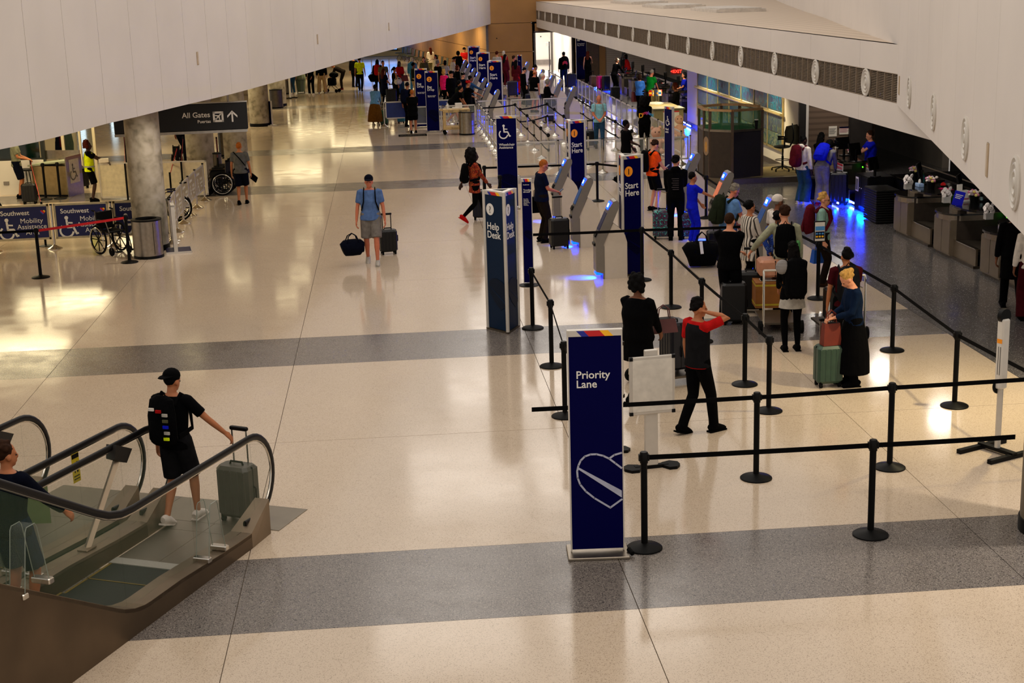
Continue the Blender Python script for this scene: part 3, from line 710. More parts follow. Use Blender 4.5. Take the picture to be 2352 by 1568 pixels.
# ------------------------------------------------------------------ signs
def band(parent, w, z, y, h=.05):
    "striped strip along the top of a sign"
    part('top_band', MB().box(-w / 2, w / 2, y, y + .01, z, z + h), ALU, parent)
    for a, b, m in [(.2, .34, mat('band_blue', (20, 34, 140), .5)), (.34, .64, REDP), (.64, .8, YELP)]:
        x0, x1 = -w / 2 + w * a, -w / 2 + w * b; s = w * .05
        part('stripe', MB().prism([(x0 - s, 0), (x1 - s, 0), (x1 + s, -h * .0)], 0, .001) if False else MB().add([(x0 - s, y - .003, z + h), (x1 - s, y - .003, z + h), (x1 + s, y - .003, z), (x0 + s, y - .003, z), (x0 - s, y + .002, z + h), (x1 - s, y + .002, z + h), (x1 + s, y + .002, z), (x0 + s, y + .002, z)], [(3, 2, 1, 0), (0, 1, 5, 4), (2, 3, 7, 6), (0, 4, 7, 3), (1, 2, 6, 5)]), m, parent)
def emblem_fill(parent, w, y, m, zc=.62):
    "large tone-on-tone heart, cut by the right edge of the panel"
    pts = [(.5, .30), (.3, .42), (.05, .5), (-.2, .48), (-.34, .36), (-.38, .18), (-.32, -.02), (-.1, -.28), (.22, -.52), (.5, -.34)]
    part('emblem', MB().prism([(x * w, z * w) for x, z in reversed(pts)], 0, .002), m, parent, (0, y, zc), (PI / 2, 0, 0))
    part('emblem_line', MB().prism([(-.36 * w, .22 * w), (-.36 * w, .2 * w), (.5 * w, -.34 * w), (.5 * w, -.26 * w)], 0, .004), NAVY if m == NAVYD else TEALP, parent, (0, y, zc), (PI / 2, 0, 0))
def sign_face(parent, w, H, y, big, num=None, small=None, fs=.15, face=NAVY, dark=NAVYD, icon=None, zt=None, tb=.012, indent=None):
    x0 = -w / 2 + (indent if indent is not None else w * .14); z = zt or (H - .32)
    if num is not None:
        part('number_disc', MB().lathe([(0, 0), (.095, 0), (.095, .002), (0, .002)], 24, Matrix.Translation((x0 + .08, y, H - .3)) @ Matrix.Rotation(PI / 2, 4, 'X')), WHITE if num == '?' else ORANGE, parent)
        text(num, .15, INK if num == '?' else dark, parent, (x0 + .08, y - .004, H - .355), align='CENTER', bold=.012); z = H - .62
    if icon: wheelchair_icon(parent, (x0 + .13, y - .002, H - .5), .3, WHITE); z = H - .72
    text(big, fs, WHITE, parent, (x0 - .01, y - .002, z), bold=tb)
    if small: text(small, .045, WHITE, parent, (x0, y - .002, z - .3), bold=.01)
    emblem_fill(parent, w, y - .001, dark)
def pillar(loc, rz, label, big, num, face=NAVY, dark=NAVYD, Ls=.5, H=2.27, fs=.16, num2=True):
    o = thing('triangular_sign', label, 'sign', (loc[0], loc[1], 0), rz)
    rr = Ls / math.sqrt(3); tri = [(rr * math.cos(a), rr * math.sin(a)) for a in (R(-150), R(-30), R(90))]
    core = [(x * .96, y * .96) for x, y in tri]
    part('base', MB().prism([(x * 1.12, y * 1.12) for x, y in tri], 0, .03), STEELD, o)
    part('core', MB().prism(core, .03, H - .02), DARKW, o)
    tp = part('top_cap', MB().prism([(x * 1.02, y * 1.02) for x, y in tri], H - .02, H), WHITEP, o)
    part('vent', MB().prism([(x * .5, y * .5) for x, y in tri], H, H + .003), DARKW, tp)
    for k, (x, y) in enumerate(tri):
        part('corner_post', MB().lathe([(.03, .03), (.03, H - .005)], 10), ALU, o, (x, y, 0), smooth=True)
        a = k * 2 * PI / 3
        f = bpy.data.objects.new('face', MB().box(-Ls / 2 + .02, Ls / 2 - .02, -.004, .004, .04, H - .07).mesh('face')); COL.objects.link(f); f.data.materials.append(face)
        f.parent = o; d = Ls * .2887; f.location = (d * math.sin(a), -d * math.cos(a), 0); f.rotation_euler = (0, 0, a)
        band(f, Ls - .04, H - .07, -.006)
        sign_face(f, Ls, H, -.006, big, num, None, fs, face, dark)
    return o
def view_az(px): d = ray(px, 600); return -math.atan2(d.x, d.y)
pillar(b2(1160, 757), view_az(1160) + R(-51), 'petrol blue three-sided pillar reading Help Desk', 'Help\nDesk', '?', TEALP, TEALD, .5)
for px, py, lab, ang in [(1437, 356, 'nearest blue start pillar, beside the man in orange', 38), (1313, 276, 'blue start pillar left of the man in the pale blue polo', 38), (1130, 139, 'third blue start pillar from the far wall, in the far kiosks', 20), (1104, 120, 'middle blue start pillar among the far kiosks', 20), (1083, 106, 'farthest blue start pillar by the slanted tan wall', 20)]:
    p = at(px, py, 2.27); pillar((p.x + .05, p.y + .1), view_az(px) + R(ang), lab, 'Start\nHere', '1', Ls=.46 if py > 200 else .6)
def flat_sign(loc, rz, label, big, w=.5, H=2.27, num=None, small=None, icon=None, fs=.13, name='floor_sign', base=True):
    o = thing(name, label, 'sign', (loc[0], loc[1], 0), rz)
    part('panel', MB().box(-w / 2, w / 2, -.03, .03, .06, H - .06), NAVY, o)
    part('edge', MB().box(-w / 2 - .012, -w / 2, -.032, .032, .04, H).box(w / 2, w / 2 + .012, -.032, .032, .04, H).box(-w / 2, w / 2, -.028, .028, H - .055, H), ALU, o)
    band(o, w, H - .058, -.038, .055)
    if base: part('base', MB().rbox(-w / 2 - .05, w / 2 + .05, -.19, .19, 0, .03, .008), STEEL, o)
    return o
# priority lane
pr = flat_sign(b2(1373, 1270), view_az(1373) * .4, 'tall navy floor sign reading Priority Lane in the foreground', '', .5, 2.26)
text('Priority\nLane', .106, WHITE, pr, (-.185, -.032, 1.79), bold=.012)
def strip(parent, pts, w, m, y):
    k = MB()
    for a, b in zip(pts, pts[1:]):
        a, b = Vector((a[0], a[1], 0)), Vector((b[0], b[1], 0)); nn = Vector((-(b - a).y, (b - a).x, 0)).normalized() * w / 2; e = (b - a).normalized() * w * .3
        k.prism([tuple((a + nn - e).xy), tuple((a - nn - e).xy), tuple((b - nn + e).xy), tuple((b + nn + e).xy)], 0, .003)
    part('emblem_line', k, m, parent, (0, y, 0), (PI / 2, 0, 0))
def pxs(x, y): return ((x - 1370) / 221, (1262 - y) / 222)
SLV = mat('silver_print', (176, 180, 200), .4, .2)
strip(pr, [pxs(*q) for q in [(1423, 1066), (1410, 1055), (1397, 1044), (1384, 1037), (1370, 1033), (1357, 1033), (1345, 1037), (1336, 1046), (1331, 1057), (1328, 1070), (1329, 1085), (1334, 1100), (1346, 1116), (1364, 1132), (1398, 1155), (1423, 1137)]], .018, SLV, -.032)
strip(pr, [pxs(*q) for q in [(1398, 1043), (1408, 1036), (1423, 1032)]], .018, SLV, -.032)
part('emblem_line', MB().prism([pxs(1331, 1061), pxs(1331, 1066), pxs(1423, 1133), pxs(1423, 1117)], 0, .003), SLV, pr, (0, -.032, 0), (PI / 2, 0, 0))
part('cable', MB().tube([(.3, -.05, .05), (.33, -.12, .03)], .025, 8), RUBB, pr)
# wheelchair assistance, bag drop, travel, oversized
p = at(1162, 266, 2.27); ws = flat_sign((p.x, p.y), view_az(1162), 'navy sign with wheelchair symbol reading Wheelchair Assistance', '', .48)
sign_face(ws, .48, 2.27, -.033, 'Wheelchair\nAssistance', None, None, .082, icon=True, tb=.01, indent=.06)
for px, py, lab in [(990, 163, 'front navy sign reading Bag Drop with an orange two'), (966, 157, 'rear navy sign reading Bag Drop behind the other one')]:
    p = at(px, py, 2.27); o = flat_sign((p.x, p.y), view_az(px), lab, '', .46)
    sign_face(o, .46, 2.27, -.033, 'Bag\nDrop', '2', 'Bag tag required\nHave ID ready', .12, indent=.07)
tr = flat_sign(sT, view_az(1217), 'narrow navy sign reading Traveling abroad beside the help pillar', '', .17, 1.98, base=False)
part('base', MB().lathe([(.19, 0), (.19, .012), (.06, .04), (0, .04)], 24), BLACK, tr, smooth=True)
text('Southwest', .026, WHITE, tr, (-.06, -.033, 1.86), bold=.01); text('Traveling\nabroad?', .04, WHITE, tr, (-.06, -.033, 1.76), bold=.01)
text('Scan for\nrequired\nUS travel\ndocuments\nbefore\ntraveling', .026, WHITE, tr, (-.06, -.033, 1.6))
emblem_fill(tr, .17, -.033, NAVYD, .95)
ov = flat_sign((10.62, 81.0), 0, 'tall navy banner reading Oversized Bag Drop by the far corridor', '', .56, 2.72)
text('Oversized\nBag Drop', .1, WHITE, ov, (-.23, -.033, 1.95), bold=.01); emblem_fill(ov, .56, -.033, NAVYD, 1.0)
part('symbol', MB().rbox(-.22, -.08, -.036, -.032, 2.12, 2.26, .01).box(-.19, -.11, -.036, -.032, 2.26, 2.3), WHITE, ov)
# edge-on service sign in the pen
p = at(1537, 245, 2.2); es = flat_sign((p.x, p.y), R(-62) + view_az(1537), 'navy sign seen nearly edge-on beside the orange shirt man', '', .4, 2.2)
wheelchair_icon(es, (-.02, -.034, 1.75), .22, WHITE); text('Need\nassist', .08, WHITE, es, (-.15, -.034, 1.6), bold=.01)
p = at(1193, 121, 2.0); o = flat_sign((p.x, p.y), view_az(1193), 'small dark sign standing before the far tan wall', '', .2, 1.9); text('Bag', .05, WHITE, o, (-.05, -.034, 1.6))
p = at(617, 236, 1.0) ; fs_ = thing('floor_sign', 'low blue floor sign at the foot of the far column', 'sign', b2(620, 288) + (0,), R(-62))
part('panel', MB().box(-.25, .25, -.02, .02, .05, .98), NAVY, fs_); part('edge', MB().box(-.27, -.25, -.03, .03, 0, 1.0).box(.25, .27, -.03, .03, 0, 1.0).box(-.27, .27, -.03, .03, .98, 1.0), ALU, fs_); part('base', MB().rbox(-.3, .3, -.2, .2, 0, .03, .01), ALU, fs_); text('Bag\ndrop', .09, ORANGE, fs_, (-.2, -.024, .8))
fs2 = thing('floor_sign', 'blue floor sign seen edge-on beside the stained column', 'sign', b2(404, 577) + (0,), R(-80))
part('panel', MB().box(-.25, .25, -.02, .02, .05, 1.0), NAVYD, fs2); part('edge', MB().box(-.28, -.25, -.04, .04, 0, 1.03).box(.25, .28, -.04, .04, 0, 1.03).box(-.28, .28, -.04, .04, 1.0, 1.03), ALU, fs2); part('base', MB().rbox(-.3, .3, -.2, .32, 0, .035, .01), mat('navy_base', (20, 24, 60), .4), fs2); part('base_edge', MB().box(-.31, -.3, -.21, .33, 0, .04).box(.3, .31, -.21, .33, 0, .04).box(-.31, .31, .32, .33, 0, .04), ALU, fs2)
# hanging signboard
hs = thing('hanging_signboard', 'dark hanging signboard reading All Gates Puertas with an arrow', 'sign', (-4.7, 34.6, 2.3), view_az(470) * .5)
SGN = mat('black_sign_face', (8, 9, 14), .5)
part('board', MB().rbox(-1.6, 1.42, -.12, .12, 0, .62, .02), SGN, hs); part('bottom_trim', MB().box(-1.6, 1.4, -.13, .13, -.06, -.0).box(-1.6, 1.43, -.125, .125, .62, .635), mat('sign_underside', (170, 168, 164), .4), hs)
for x in (-1.2, 1.0): part('hanger', MB().tube([(x, 0, .62), (x, 0, .88)], .025, 8), STEEL, hs)
text('All Gates', .17, WHITE, hs, (.58, -.125, .31), align='RIGHT', bold=.012); text('Puertas', .1, WHITE, hs, (.585, -.125, .18), align='RIGHT', bold=.012)
part('symbol_frame', _frame(.24, 0, .24), WHITE, hs, (.64, -.125, .19), (0, 0, 0))
pk = MB()
for poly in ([(-.011, -.09), (.011, -.09), (.015, .07), (0, .1), (-.015, .07)], [(-.085, -.045), (-.085, -.025), (-.01, .035), (-.01, -.005)], [(.085, -.045), (.01, -.005), (.01, .035), (.085, -.025)], [(-.035, -.095), (-.035, -.082), (0, -.055), (.035, -.082), (.035, -.095), (0, -.082)]): pk.prism(poly, 0, .004, Matrix.Rotation(R(-45), 4, 'Z'))
part('aeroplane_symbol', pk, WHITE, hs, (.76, -.124, .31), (PI / 2, 0, 0))
pk = MB().prism([(-.018, -.13), (.018, -.13), (.018, .1), (-.018, .1)], 0, .004)
for s in (-1, 1): pk.prism([(0, .13), (s * .115, .015), (s * .115, -.035), (0, .08)][::s], 0, .004)
part('arrow', pk, WHITE, hs, (1.08, -.124, .31), (PI / 2, 0, 0))
# exit sign
P = at(1553, 164, 2.3)
ex = thing('exit_sign', 'glowing red exit sign under the white fascia', 'sign', (P.x, P.y, 2.3), view_az(1553))
part('plate', MB().box(-.17, .17, -.02, .02, -.1, .12), mat('exit_plate', (70, 6, 6), .4, emit=.6), ex); text('<EXIT', .145, mat('exit_red', (255, 30, 20), .5, emit=6), ex, (0, -.024, -.045), align='CENTER', bold=.012); part('bracket', MB().tube([(0, 0, .12), (0, 0, .6)], .015, 6), STEELD, ex)
# blank framed boards
def board(loc, rz, label):
    o = thing('board_stand', label, 'board', (loc[0], loc[1], 0), rz)
    part('post', MB().rbox(-.075, .075, -.03, .03, .04, 1.4, .008), ALU, o)
    fr = part('frame', MB().rbox(-.27, .27, -.06, -.03, .66, 1.34, .012), ALU, o); part('sheet', MB().box(-.235, .235, -.066, -.06, .7, 1.3), mat('blank_board', (214, 208, 196), .3), fr)
    for dx, dz in ((-.25, .68), (.25, .68), (-.25, 1.32), (.25, 1.32)): part('corner', MB().box(dx - .02, dx + .02, -.068, -.03, dz - .02, dz + .02), BLKP, fr)
    part('crossbar', MB().box(-.2, .2, -.03, .03, .0, .04), BLACK, o)
    for s in (-1, 1):
        pts = [(s * .12, -.02), (s * .18, -.13), (s * .27, -.13), (s * .33, -.05), (s * .33, .04), (s * .25, .1), (s * .14, .06)][::s]
        part('foot', MB().prism(pts, 0, .035), BLACK, o)
    return o
board(b2(1496, 1074), R(8), 'blank white framed board on a grey post behind the priority sign')
board(b2(1407, 1048), R(62), 'second blank board, turned side-on, hidden by the priority sign')
# white totem
tm = thing('totem_sign', 'slim white totem with round black top at the right edge', 'sign', b2(2290, 1040) + (0,), R(25))
part('foot', MB().box(-.38, .38, -.26, -.2, 0, .05).box(-.38, .38, .2, .26, 0, .05), BLACK, tm); part('foot_bar', MB().box(-.04, .04, -.26, .26, .03, .07), BLACK, tm)
part('pole', MB().lathe([(.035, .05), (.035, .8)], 12), ALU, tm, smooth=True); part('column', MB().rbox(-.06, .06, -.05, .05, .78, 1.6, .02), WHITEP, tm)
part('cap', MB().lathe([(0, 0), (.085, 0), (.085, .05), (0, .05)], 20, Matrix.Translation((0, .025, 1.63)) @ Matrix.Rotation(PI / 2, 4, 'X')), BLKP, tm, smooth=True); part('collar', MB().lathe([(.0, -.01), (.09, -.01), (.09, .01), (0, .01)], 20, Matrix.Translation((0, .03, .8)) @ Matrix.Rotation(PI / 2, 4, 'X')), BLKP, tm)
part('stripe', MB().box(-.062, -.058, -.04, .03, 1.32, 1.37), ORANGE, tm); part('printed_line', MB().box(-.062, -.058, -.03, -.02, .95, 1.28).box(-.062, -.058, .0, .008, .95, 1.28), INK, tm)
lt = thing('totem_sign', 'far white post with green tip on a black foot near the far bins', 'sign', b2(667, 226) + (0,), 0)
part('pole', MB().rbox(-.05, .05, -.04, .04, .03, 1.1, .01), WHITEP, lt); part('cap', MB().rbox(-.1, .1, -.05, .05, 1.08, 1.14, .01), mat('green_tip', (80, 190, 40), .5), lt); part('foot', MB().box(-.35, .1, -.2, -.12, 0, .05).box(-.1, .35, .12, .2, 0, .05).box(-.03, .03, -.2, .2, 0, .05), BLACK, lt)
lt = thing('totem_sign', 'white post with green mark beside the man in a grey shirt', 'sign', b2(526, 362) + (0,), 0)
part('pole', MB().rbox(-.06, .06, -.04, .04, .45, 1.5, .015), WHITEP, lt); part('mark', MB().box(-.05, .05, -.045, -.04, .5, .58), mat('green_tip', (80, 190, 40), .5), lt); part('stem', MB().lathe([(.04, 0), (.04, .46)], 10), ALU, lt); part('foot', MB().rbox(-.2, .2, -.2, .2, 0, .03, .01), BLACK, lt)

# ------------------------------------------------------------------ bins
def bin_(loc, label, r=.3, h=.82, m=None):
    o = thing('litter_bin', label, 'bin', (loc[0], loc[1], 0))
    part('body', MB().lathe([(r, .05), (r, h - .03)], 28), m or STEEL, o, smooth=True); part('base', MB().lathe([(r + .005, 0), (r + .005, .06), (0, .06)], 28), BLKP, o)
    rm = part('rim', MB().lathe([(r + .008, h - .03), (r + .008, h), (r * .72, h + .01), (r * .7, h - .05), (0, h - .05)], 28), BLKP, o, smooth=True)
    part('door_seam', MB().box(r * .55, r * .56, -r * .86, -r * .82, .1, h - .06), BLACK, o)
    return o
bin_(b2(343, 590), 'round steel litter bin in front of the stained column', .31, .82)
bin_(b2(1073, 309), 'round steel litter bin beside the tan service cart', .29, .84)
bin_(b2(1149, 262), 'round steel litter bin beyond the queue pen panels', .27, .8)
bin_(b2(636, 248), 'round bronze litter bin by the far column', .3, .85, STEELD)
bin_(b2(504, 432), 'narrow dark steel bin beside the parked wheelchairs', .12, 1.0, STEELD)
bin_(b2(519, 358), 'dark cylindrical bin left of the white post with green mark', .22, .95, STEELD)
bin_(b2(660, 215), 'far bronze bin behind the green suitcase', .28, .9, STEELD)

# ------------------------------------------------------------------ kiosks
SLAB = mat('kiosk_silver', (126, 120, 112), .38, .5, var=.04)
KWH = mat('kiosk_white', (196, 184, 168), .4, var=.03)
SCR1 = mat('screen_blue', (16, 60, 110), .2, emit=.3); SCR2 = mat('screen_orange', (180, 96, 64), .2, emit=.45); SCR3 = mat('screen_dark', (30, 34, 60), .2, emit=.25)
def xz(poly, w, T=None):
    k = MB(); k.prism([(x, z) for x, z in poly], -w / 2, w / 2, Matrix.Rotation(PI / 2, 4, 'X')); return k
def kiosk(loc, label, scr, group=None, rz=0.0, glow=1.0):
    o = thing('check_in_kiosk', label, 'kiosk', (loc[0], loc[1], 0), rz, group)
    shared('k_slab', 'screen_column', lambda: xz([(-.09, .14), (.06, .1), (.06, .66), (.36, 1.36), (.355, 1.43), (.31, 1.465), (.25, 1.45), (.2, 1.38), (-.09, .74)][::-1], .38), SLAB, o)
    shared('k_cab', 'cabinet', lambda: xz([(.06, 0), (.5, 0), (.5, .68), (.46, .82), (.38, .93), (.24, 1.05), (.06, .66)][::-1], .34), KWH, o)
    shared('k_edge', 'cabinet_edge', lambda: xz([(.04, .0), (.07, .0), (.07, .62), (.04, .62)][::-1], .36), SLAB, o)
    d = math.atan2(.29, .64); nx = math.cos(d)
    T = Matrix.Translation((.055, 0, 1.06)) @ Matrix.Rotation(d, 4, 'Y')
    shared('k_scr', 'screen', lambda: MB().box(-.012, -.004, -.14, .14, -.17, .19, T), scr, o)
    shared('k_bez', 'bezel', lambda: MB().box(-.004, .004, -.165, .165, -.34, .32, T), mat('kiosk_bezel', (84, 80, 78), .4), o)
    shared('k_key', 'card_reader', lambda: MB().box(-.03, -.004, -.1, .1, -.31, -.22, T), BLKP, o)
    lm = shared('k_lamp', 'status_lamp', lambda: MB().box(-.014, .0, -.09, .09, .25, .4, T), BLUEL, o)
    shared('k_lamp2', 'lamp_window', lambda: MB().box(-.018, -.014, -.05, .05, .29, .36, T), BLUEW, lm)
    shared('k_slot', 'printer_slot', lambda: MB().box(-.12, -.09, -.12, .12, .62, .67), BLKP, o)
    shared('k_floor', 'floor_lamp', lambda: MB().box(-.085, .03, -.13, .13, .07, .1), BLUEL, o)
    l = bpy.data.lights.new('kiosk_glow', 'SPOT'); l.energy = 90 * glow; l.color = (.0, .05, 1); l.spot_size = R(105); l.spot_blend = .5; l.shadow_soft_size = .03
    q = bpy.data.objects.new('kiosk_glow', l); COL.objects.link(q); q.parent = o; q.location = (-.1, -.02, .16); q.rotation_euler = (R(8), R(28), 0)
    return o
kiosk((3.8, 26.85), 'check-in kiosk nearest the camera, alone beside the nearest start pillar', SCR3)
kiosk((3.78, 30.2), 'check-in kiosk in front of the man in the navy shirt with a black suitcase', SCR1)
kiosk((3.77, 33.6), 'check-in kiosk behind the man in the navy shirt', SCR1)
kiosk((6.74, 30.2), 'check-in kiosk with an orange screen by the boy in the black hoodie', SCR2)
kiosk((6.71, 26.5), 'check-in kiosk among the queue beside the woman in stripes', SCR1)
kiosk((6.78, 33.7), 'check-in kiosk beside the man in the orange shirt', SCR1)
ordn = ['nearest', 'second', 'third', 'fourth', 'fifth', 'sixth', 'seventh']
for i, y in enumerate([56.0, 60.2, 63.2, 67.3, 70.6, 74.4, 78.3]):
    kiosk((3.85, y), '%s kiosk of the far left row behind the bag drop signs' % ordn[i], SCR3, 'far left kiosks', glow=.8)
    kiosk((6.8, y + .3), '%s kiosk of the far right row toward the tan wall' % ordn[i], SCR1, 'far right kiosks', glow=.8)
# ------------------------------------------------------------------ escalators (rising toward the camera on the left)
EO = Vector((-1.71, 13.74, 0)); ERZ = -math.atan2(.407, .913)
def incl(y, y0=-1.75): return 0.0 if y > y0 + .25 else (.577 * (y0 - y) if y < y0 - .25 else .577 * (y0 + .25 - y) ** 2 / 1.0)
ESTEEL = mat('escalator_steel', (134, 118, 98), .34, .8, var=.14, scale=3)
ECLAD = mat('escalator_cladding', (98, 82, 64), .42, .75, var=.2, scale=1.6)
ETREAD = mat_stripe('step_tread', (18, 20, 19), (44, 46, 42), 30, 'X', .5, .5)
EPLATE = mat('landing_plate', (128, 120, 106), .38, .7, var=.14, scale=2)
YLINE = mat('yellow_line', (104, 84, 16), .6)
HRAIL = mat('handrail_rubber', (12, 10, 10), .4, spec=.3)
ys_ = [1.0 - .0, .6, .2, -.2, -.6, -1.0, -1.3, -1.5, -1.6, -1.75, -1.9, -2.0, -2.2, -2.6, -3.2, -4, -5, -6.5, -8.5]
def ribbon(x0, x1, prof_top, prof_bot, ys2):
    k = MB(); vs_ = []
    for y in ys2:
        zt, zb = prof_top(y), prof_bot(y); vs_ += [(x0, y, zb), (x1, y, zb), (x1, y, zt), (x0, y, zt)]
    fs = []
    for i in range(len(ys2) - 1):
        a = i * 4
        for q in range(4): fs.append((a + q, a + 4 + q, a + 4 + (q + 1) % 4, a + (q + 1) % 4))
    n = (len(ys2) - 1) * 4; fs += [(0, 1, 2, 3), (n + 3, n + 2, n + 1, n)]
    return k.add(vs_, fs)
def deck_z(y): return .14 + .05 * max(0, min(1, -y)) + incl(y) + .02
def escalator(x0, label, outer):
    o = thing('escalator', label, 'escalator', tuple(EO), ERZ)
    xr, xl = x0, x0 - 1.46
    YS = [q for q in ys_ if q < .3]
    YS = [.32] + YS
    for s, xo in ((0, xr), (1, xl)):
        a, b = (xo - .24, xo) if s == 0 else (xo, xo + .24)
        part('deck', ribbon(a, b, deck_z, lambda y: deck_z(y) - .04, YS), ESTEEL, o)
        inner = (a, a + .015) if s == 0 else (b - .015, b)
        part('skirt', ribbon(inner[0], inner[1], lambda y: deck_z(y) - .03, lambda y: incl(y) - .3, YS), ECLAD, o)
        if s == 0 and outer or s == 1: 
            c0, c1 = (xo - .02, xo + .0) if s == 0 else (xo, xo + .02)
            part('cladding', ribbon(c0, c1, lambda y: deck_z(y) - .005, lambda y: .0, YS), ECLAD, o)
        # newel end box
        nb = MB(); z0 = .16
        nb.add([(a, .32, 0), (b, .32, 0), (b, .62, 0), (a, .62, 0), (a, .32, z0), (b, .32, z0), (b - .04, .78, .36), (a + .04, .78, .36), (b - .02, .74, .0), (a + .02, .74, .0)], [(0, 1, 5, 4), (4, 5, 6, 7), (1, 8, 6, 5), (0, 4, 7, 9), (9, 7, 6, 8), (0, 9, 8, 1)])
        part('newel_base', nb, ESTEEL, o)
        xc = (a + b) / 2
        # glass balustrade in panes
        bounds = [.62, -.55, -1.7, -3.0, -4.6, -6.4, -8.4]
        for p0, p1 in zip(bounds, bounds[1:]):
            yy = [p0 - .006 - (p0 - p1 - .012) * i / 6 for i in range(7)]
            part('pane', ribbon(xc - .006, xc + .006, lambda y: incl(y) + 1.0, lambda y: deck_z(y), yy), GLASSG, o)
        arc = [(.62 + .4 * math.cos(R(t)), .62 + .4 * math.sin(R(t))) for t in range(-90, 91, 15)]
        gl = MB(); n_ = len(arc)
        gl.add([(xc - .006, y, z) for y, z in arc] + [(xc + .006, y, z) for y, z in arc], [tuple(range(n_ - 1, -1, -1)), tuple(range(n_, 2 * n_))] + [(i, (i + 1) % n_, n_ + (i + 1) % n_, n_ + i) for i in range(n_)])
        part('pane', gl, GLASSG, o)
        hp = [(xc, .40, .215)] + [(xc, .60 + .44 * math.cos(R(t)), .62 + .44 * math.sin(R(t))) for t in range(-75, 91, 11)]
        yy = .5
        while yy > -8.5: hp.append((xc, yy, incl(yy) + 1.06)); yy -= .18 if yy > -2.6 else .8
        part('handrail', MB().tube(hp, [(.037, .021)] * len(hp), 10, (1, 0, 0)), HRAIL, o, smooth=True)
        hp2 = [(x, y, z) for x, y, z in [(xc, .60 + .405 * math.cos(R(t)), .62 + .405 * math.sin(R(t))) for t in range(-75, 91, 11)]] + [(xc, y, incl(y) + 1.025) for y in (.4, 0, -.5, -1, -1.4, -1.6, -1.75, -1.9, -2.1, -3, -5, -8.4)]
        part('rail_guide', MB().tube(hp2, .012, 6, (1, 0, 0)), SILVER, o, smooth=True)
    xi0, xi1 = xl + .26, xr - .26
    for k in range(2):
        for q in range(2):
            ya, yb = -.28 + .85 * k, -.28 + .85 * (k + 1) + (.05 if k else 0); xm = (xi0 + xi1) / 2
            part('landing_plate', MB().box((xi0, xm)[q] + .003, (xm, xi1)[q] - .003, ya + .003, yb - .003, -.01, .004), EPLATE, o)
    part('comb', MB().box(xi0, xi1, -.42, -.28, -.01, .016), mat_stripe('comb_aluminium', (90, 88, 82), (176, 172, 160), 26, 'X', .4, .4) if 'comb_aluminium' not in MATS else MATS['comb_aluminium'], o)
    zf = lambda q: [.02, .02, .045, .13, .29][q] if q < 5 else .29 + .231 * (q - 4)
    for q in range(20):
        y1 = -.42 - .4 * q; z = zf(q) - .012
        st = part('step', MB().box(xi0 + .02, xi1 - .02, y1 - .4, y1 - .004, z - .24, z), ETREAD, o)
        part('yellow_edge', MB().box(xi0 + .02, xi0 + .045, y1 - .4, y1 - .004, z, z + .004).box(xi0 + .02, xi1 - .02, y1 - .4, y1 - .385, z, z + .004), YLINE, st)
    return o, xr, xl
e1, r1, l1 = escalator(0.0, 'nearer escalator, with the man stepping off onto the hall floor', True)
e2, r2, l2 = escalator(-1.56, 'farther escalator behind the nearer one, empty at its landing', False)
lp = thing('landing_floor', 'steel landing plates at the foot of the escalators', 'landing plate', tuple(EO), ERZ)
for q in range(4):
    xa = .03 - .78 * q
    part('landing_plate', MB().box(xa - .775, xa, .82, 1.47, .0, .006), EPLATE, lp)
def guard(o, x, y, lean=0.0):
    "clear acrylic A-shaped guard clamped to the deck"
    g = thing('acrylic_guard', '', 'guard', tuple(EO + Matrix.Rotation(ERZ, 3, 'Z') @ Vector((x, y, deck_z(y) + .0))), ERZ)
    pts = [(-.0, -.16, 0), (0, -.07, .52), (0, -.05, .55), (0, .05, .55), (0, .07, .52), (0, .16, 0)]
    for dx in (-.07, .07): part('edge', MB().tube([(dx, q[1], q[2]) for q in pts], .004, 6, (1, 0, 0)), mat('acrylic_edge', (120, 128, 116), .15, spec=.6), g, smooth=True)
    for a, b in zip(pts, pts[1:]): part('sheet', MB().add([(-.07, a[1], a[2]), (.07, a[1], a[2]), (.07, b[1], b[2]), (-.07, b[1], b[2])], [(0, 1, 2, 3)]), mat_glass('acrylic', (200, 210, 196), .07) if 'acrylic' not in MATS else MATS['acrylic'], g)
    for s in (-1, 1): part('clamp', MB().rbox(-.09, .09, s * .16 - .035, s * .16 + .035, 0, .05, .01), SILVER, g)
    return g
for (x, y), lab in zip([(-.07, -.35), (-1.36, -1.5), (-1.62, -1.5), (-.07, -3.0), (-2.95, -.6)], ['clear acrylic guard on the right deck near the man stepping off', 'clear acrylic guard between the two escalators, right one', 'clear acrylic guard between the two escalators, left one', 'clear acrylic guard at the lower left on the rising deck', 'clear acrylic guard on the far deck of the farther escalator']):
    guard(e1, x, y)['label'] = lab
def sensor(x, y, lab):
    g = thing('sensor_post', lab, 'sensor post', tuple(EO + Matrix.Rotation(ERZ, 3, 'Z') @ Vector((x, y, deck_z(y)))), ERZ)
    part('foot', MB().rbox(-.06, .06, -.08, .08, 0, .02, .006), ESTEEL, g); part('bar', MB().tube([(0, 0, .0), (0, .62, .72)], [(.025, .04)] * 2, 4, (1, 0, 0)), ESTEEL, g)
    hb = MB(); hb.add([(-.05, .52, .76), (.05, .52, .76), (.05, .72, .66), (-.05, .72, .66), (-.06, .56, .9), (.06, .56, .9), (.06, .82, .78), (-.06, .82, .78)], [(3, 2, 1, 0), (4, 5, 6, 7), (0, 1, 5, 4), (1, 2, 6, 5), (2, 3, 7, 6), (3, 0, 4, 7)]); part('head', hb, mat('sensor_head', (36, 32, 28), .5), g)
sensor(-1.34, -.55, 'slanted steel sensor post with black head by the man at the landing'); sensor(-2.9, -.4, 'slanted steel sensor post with black head at the far left')
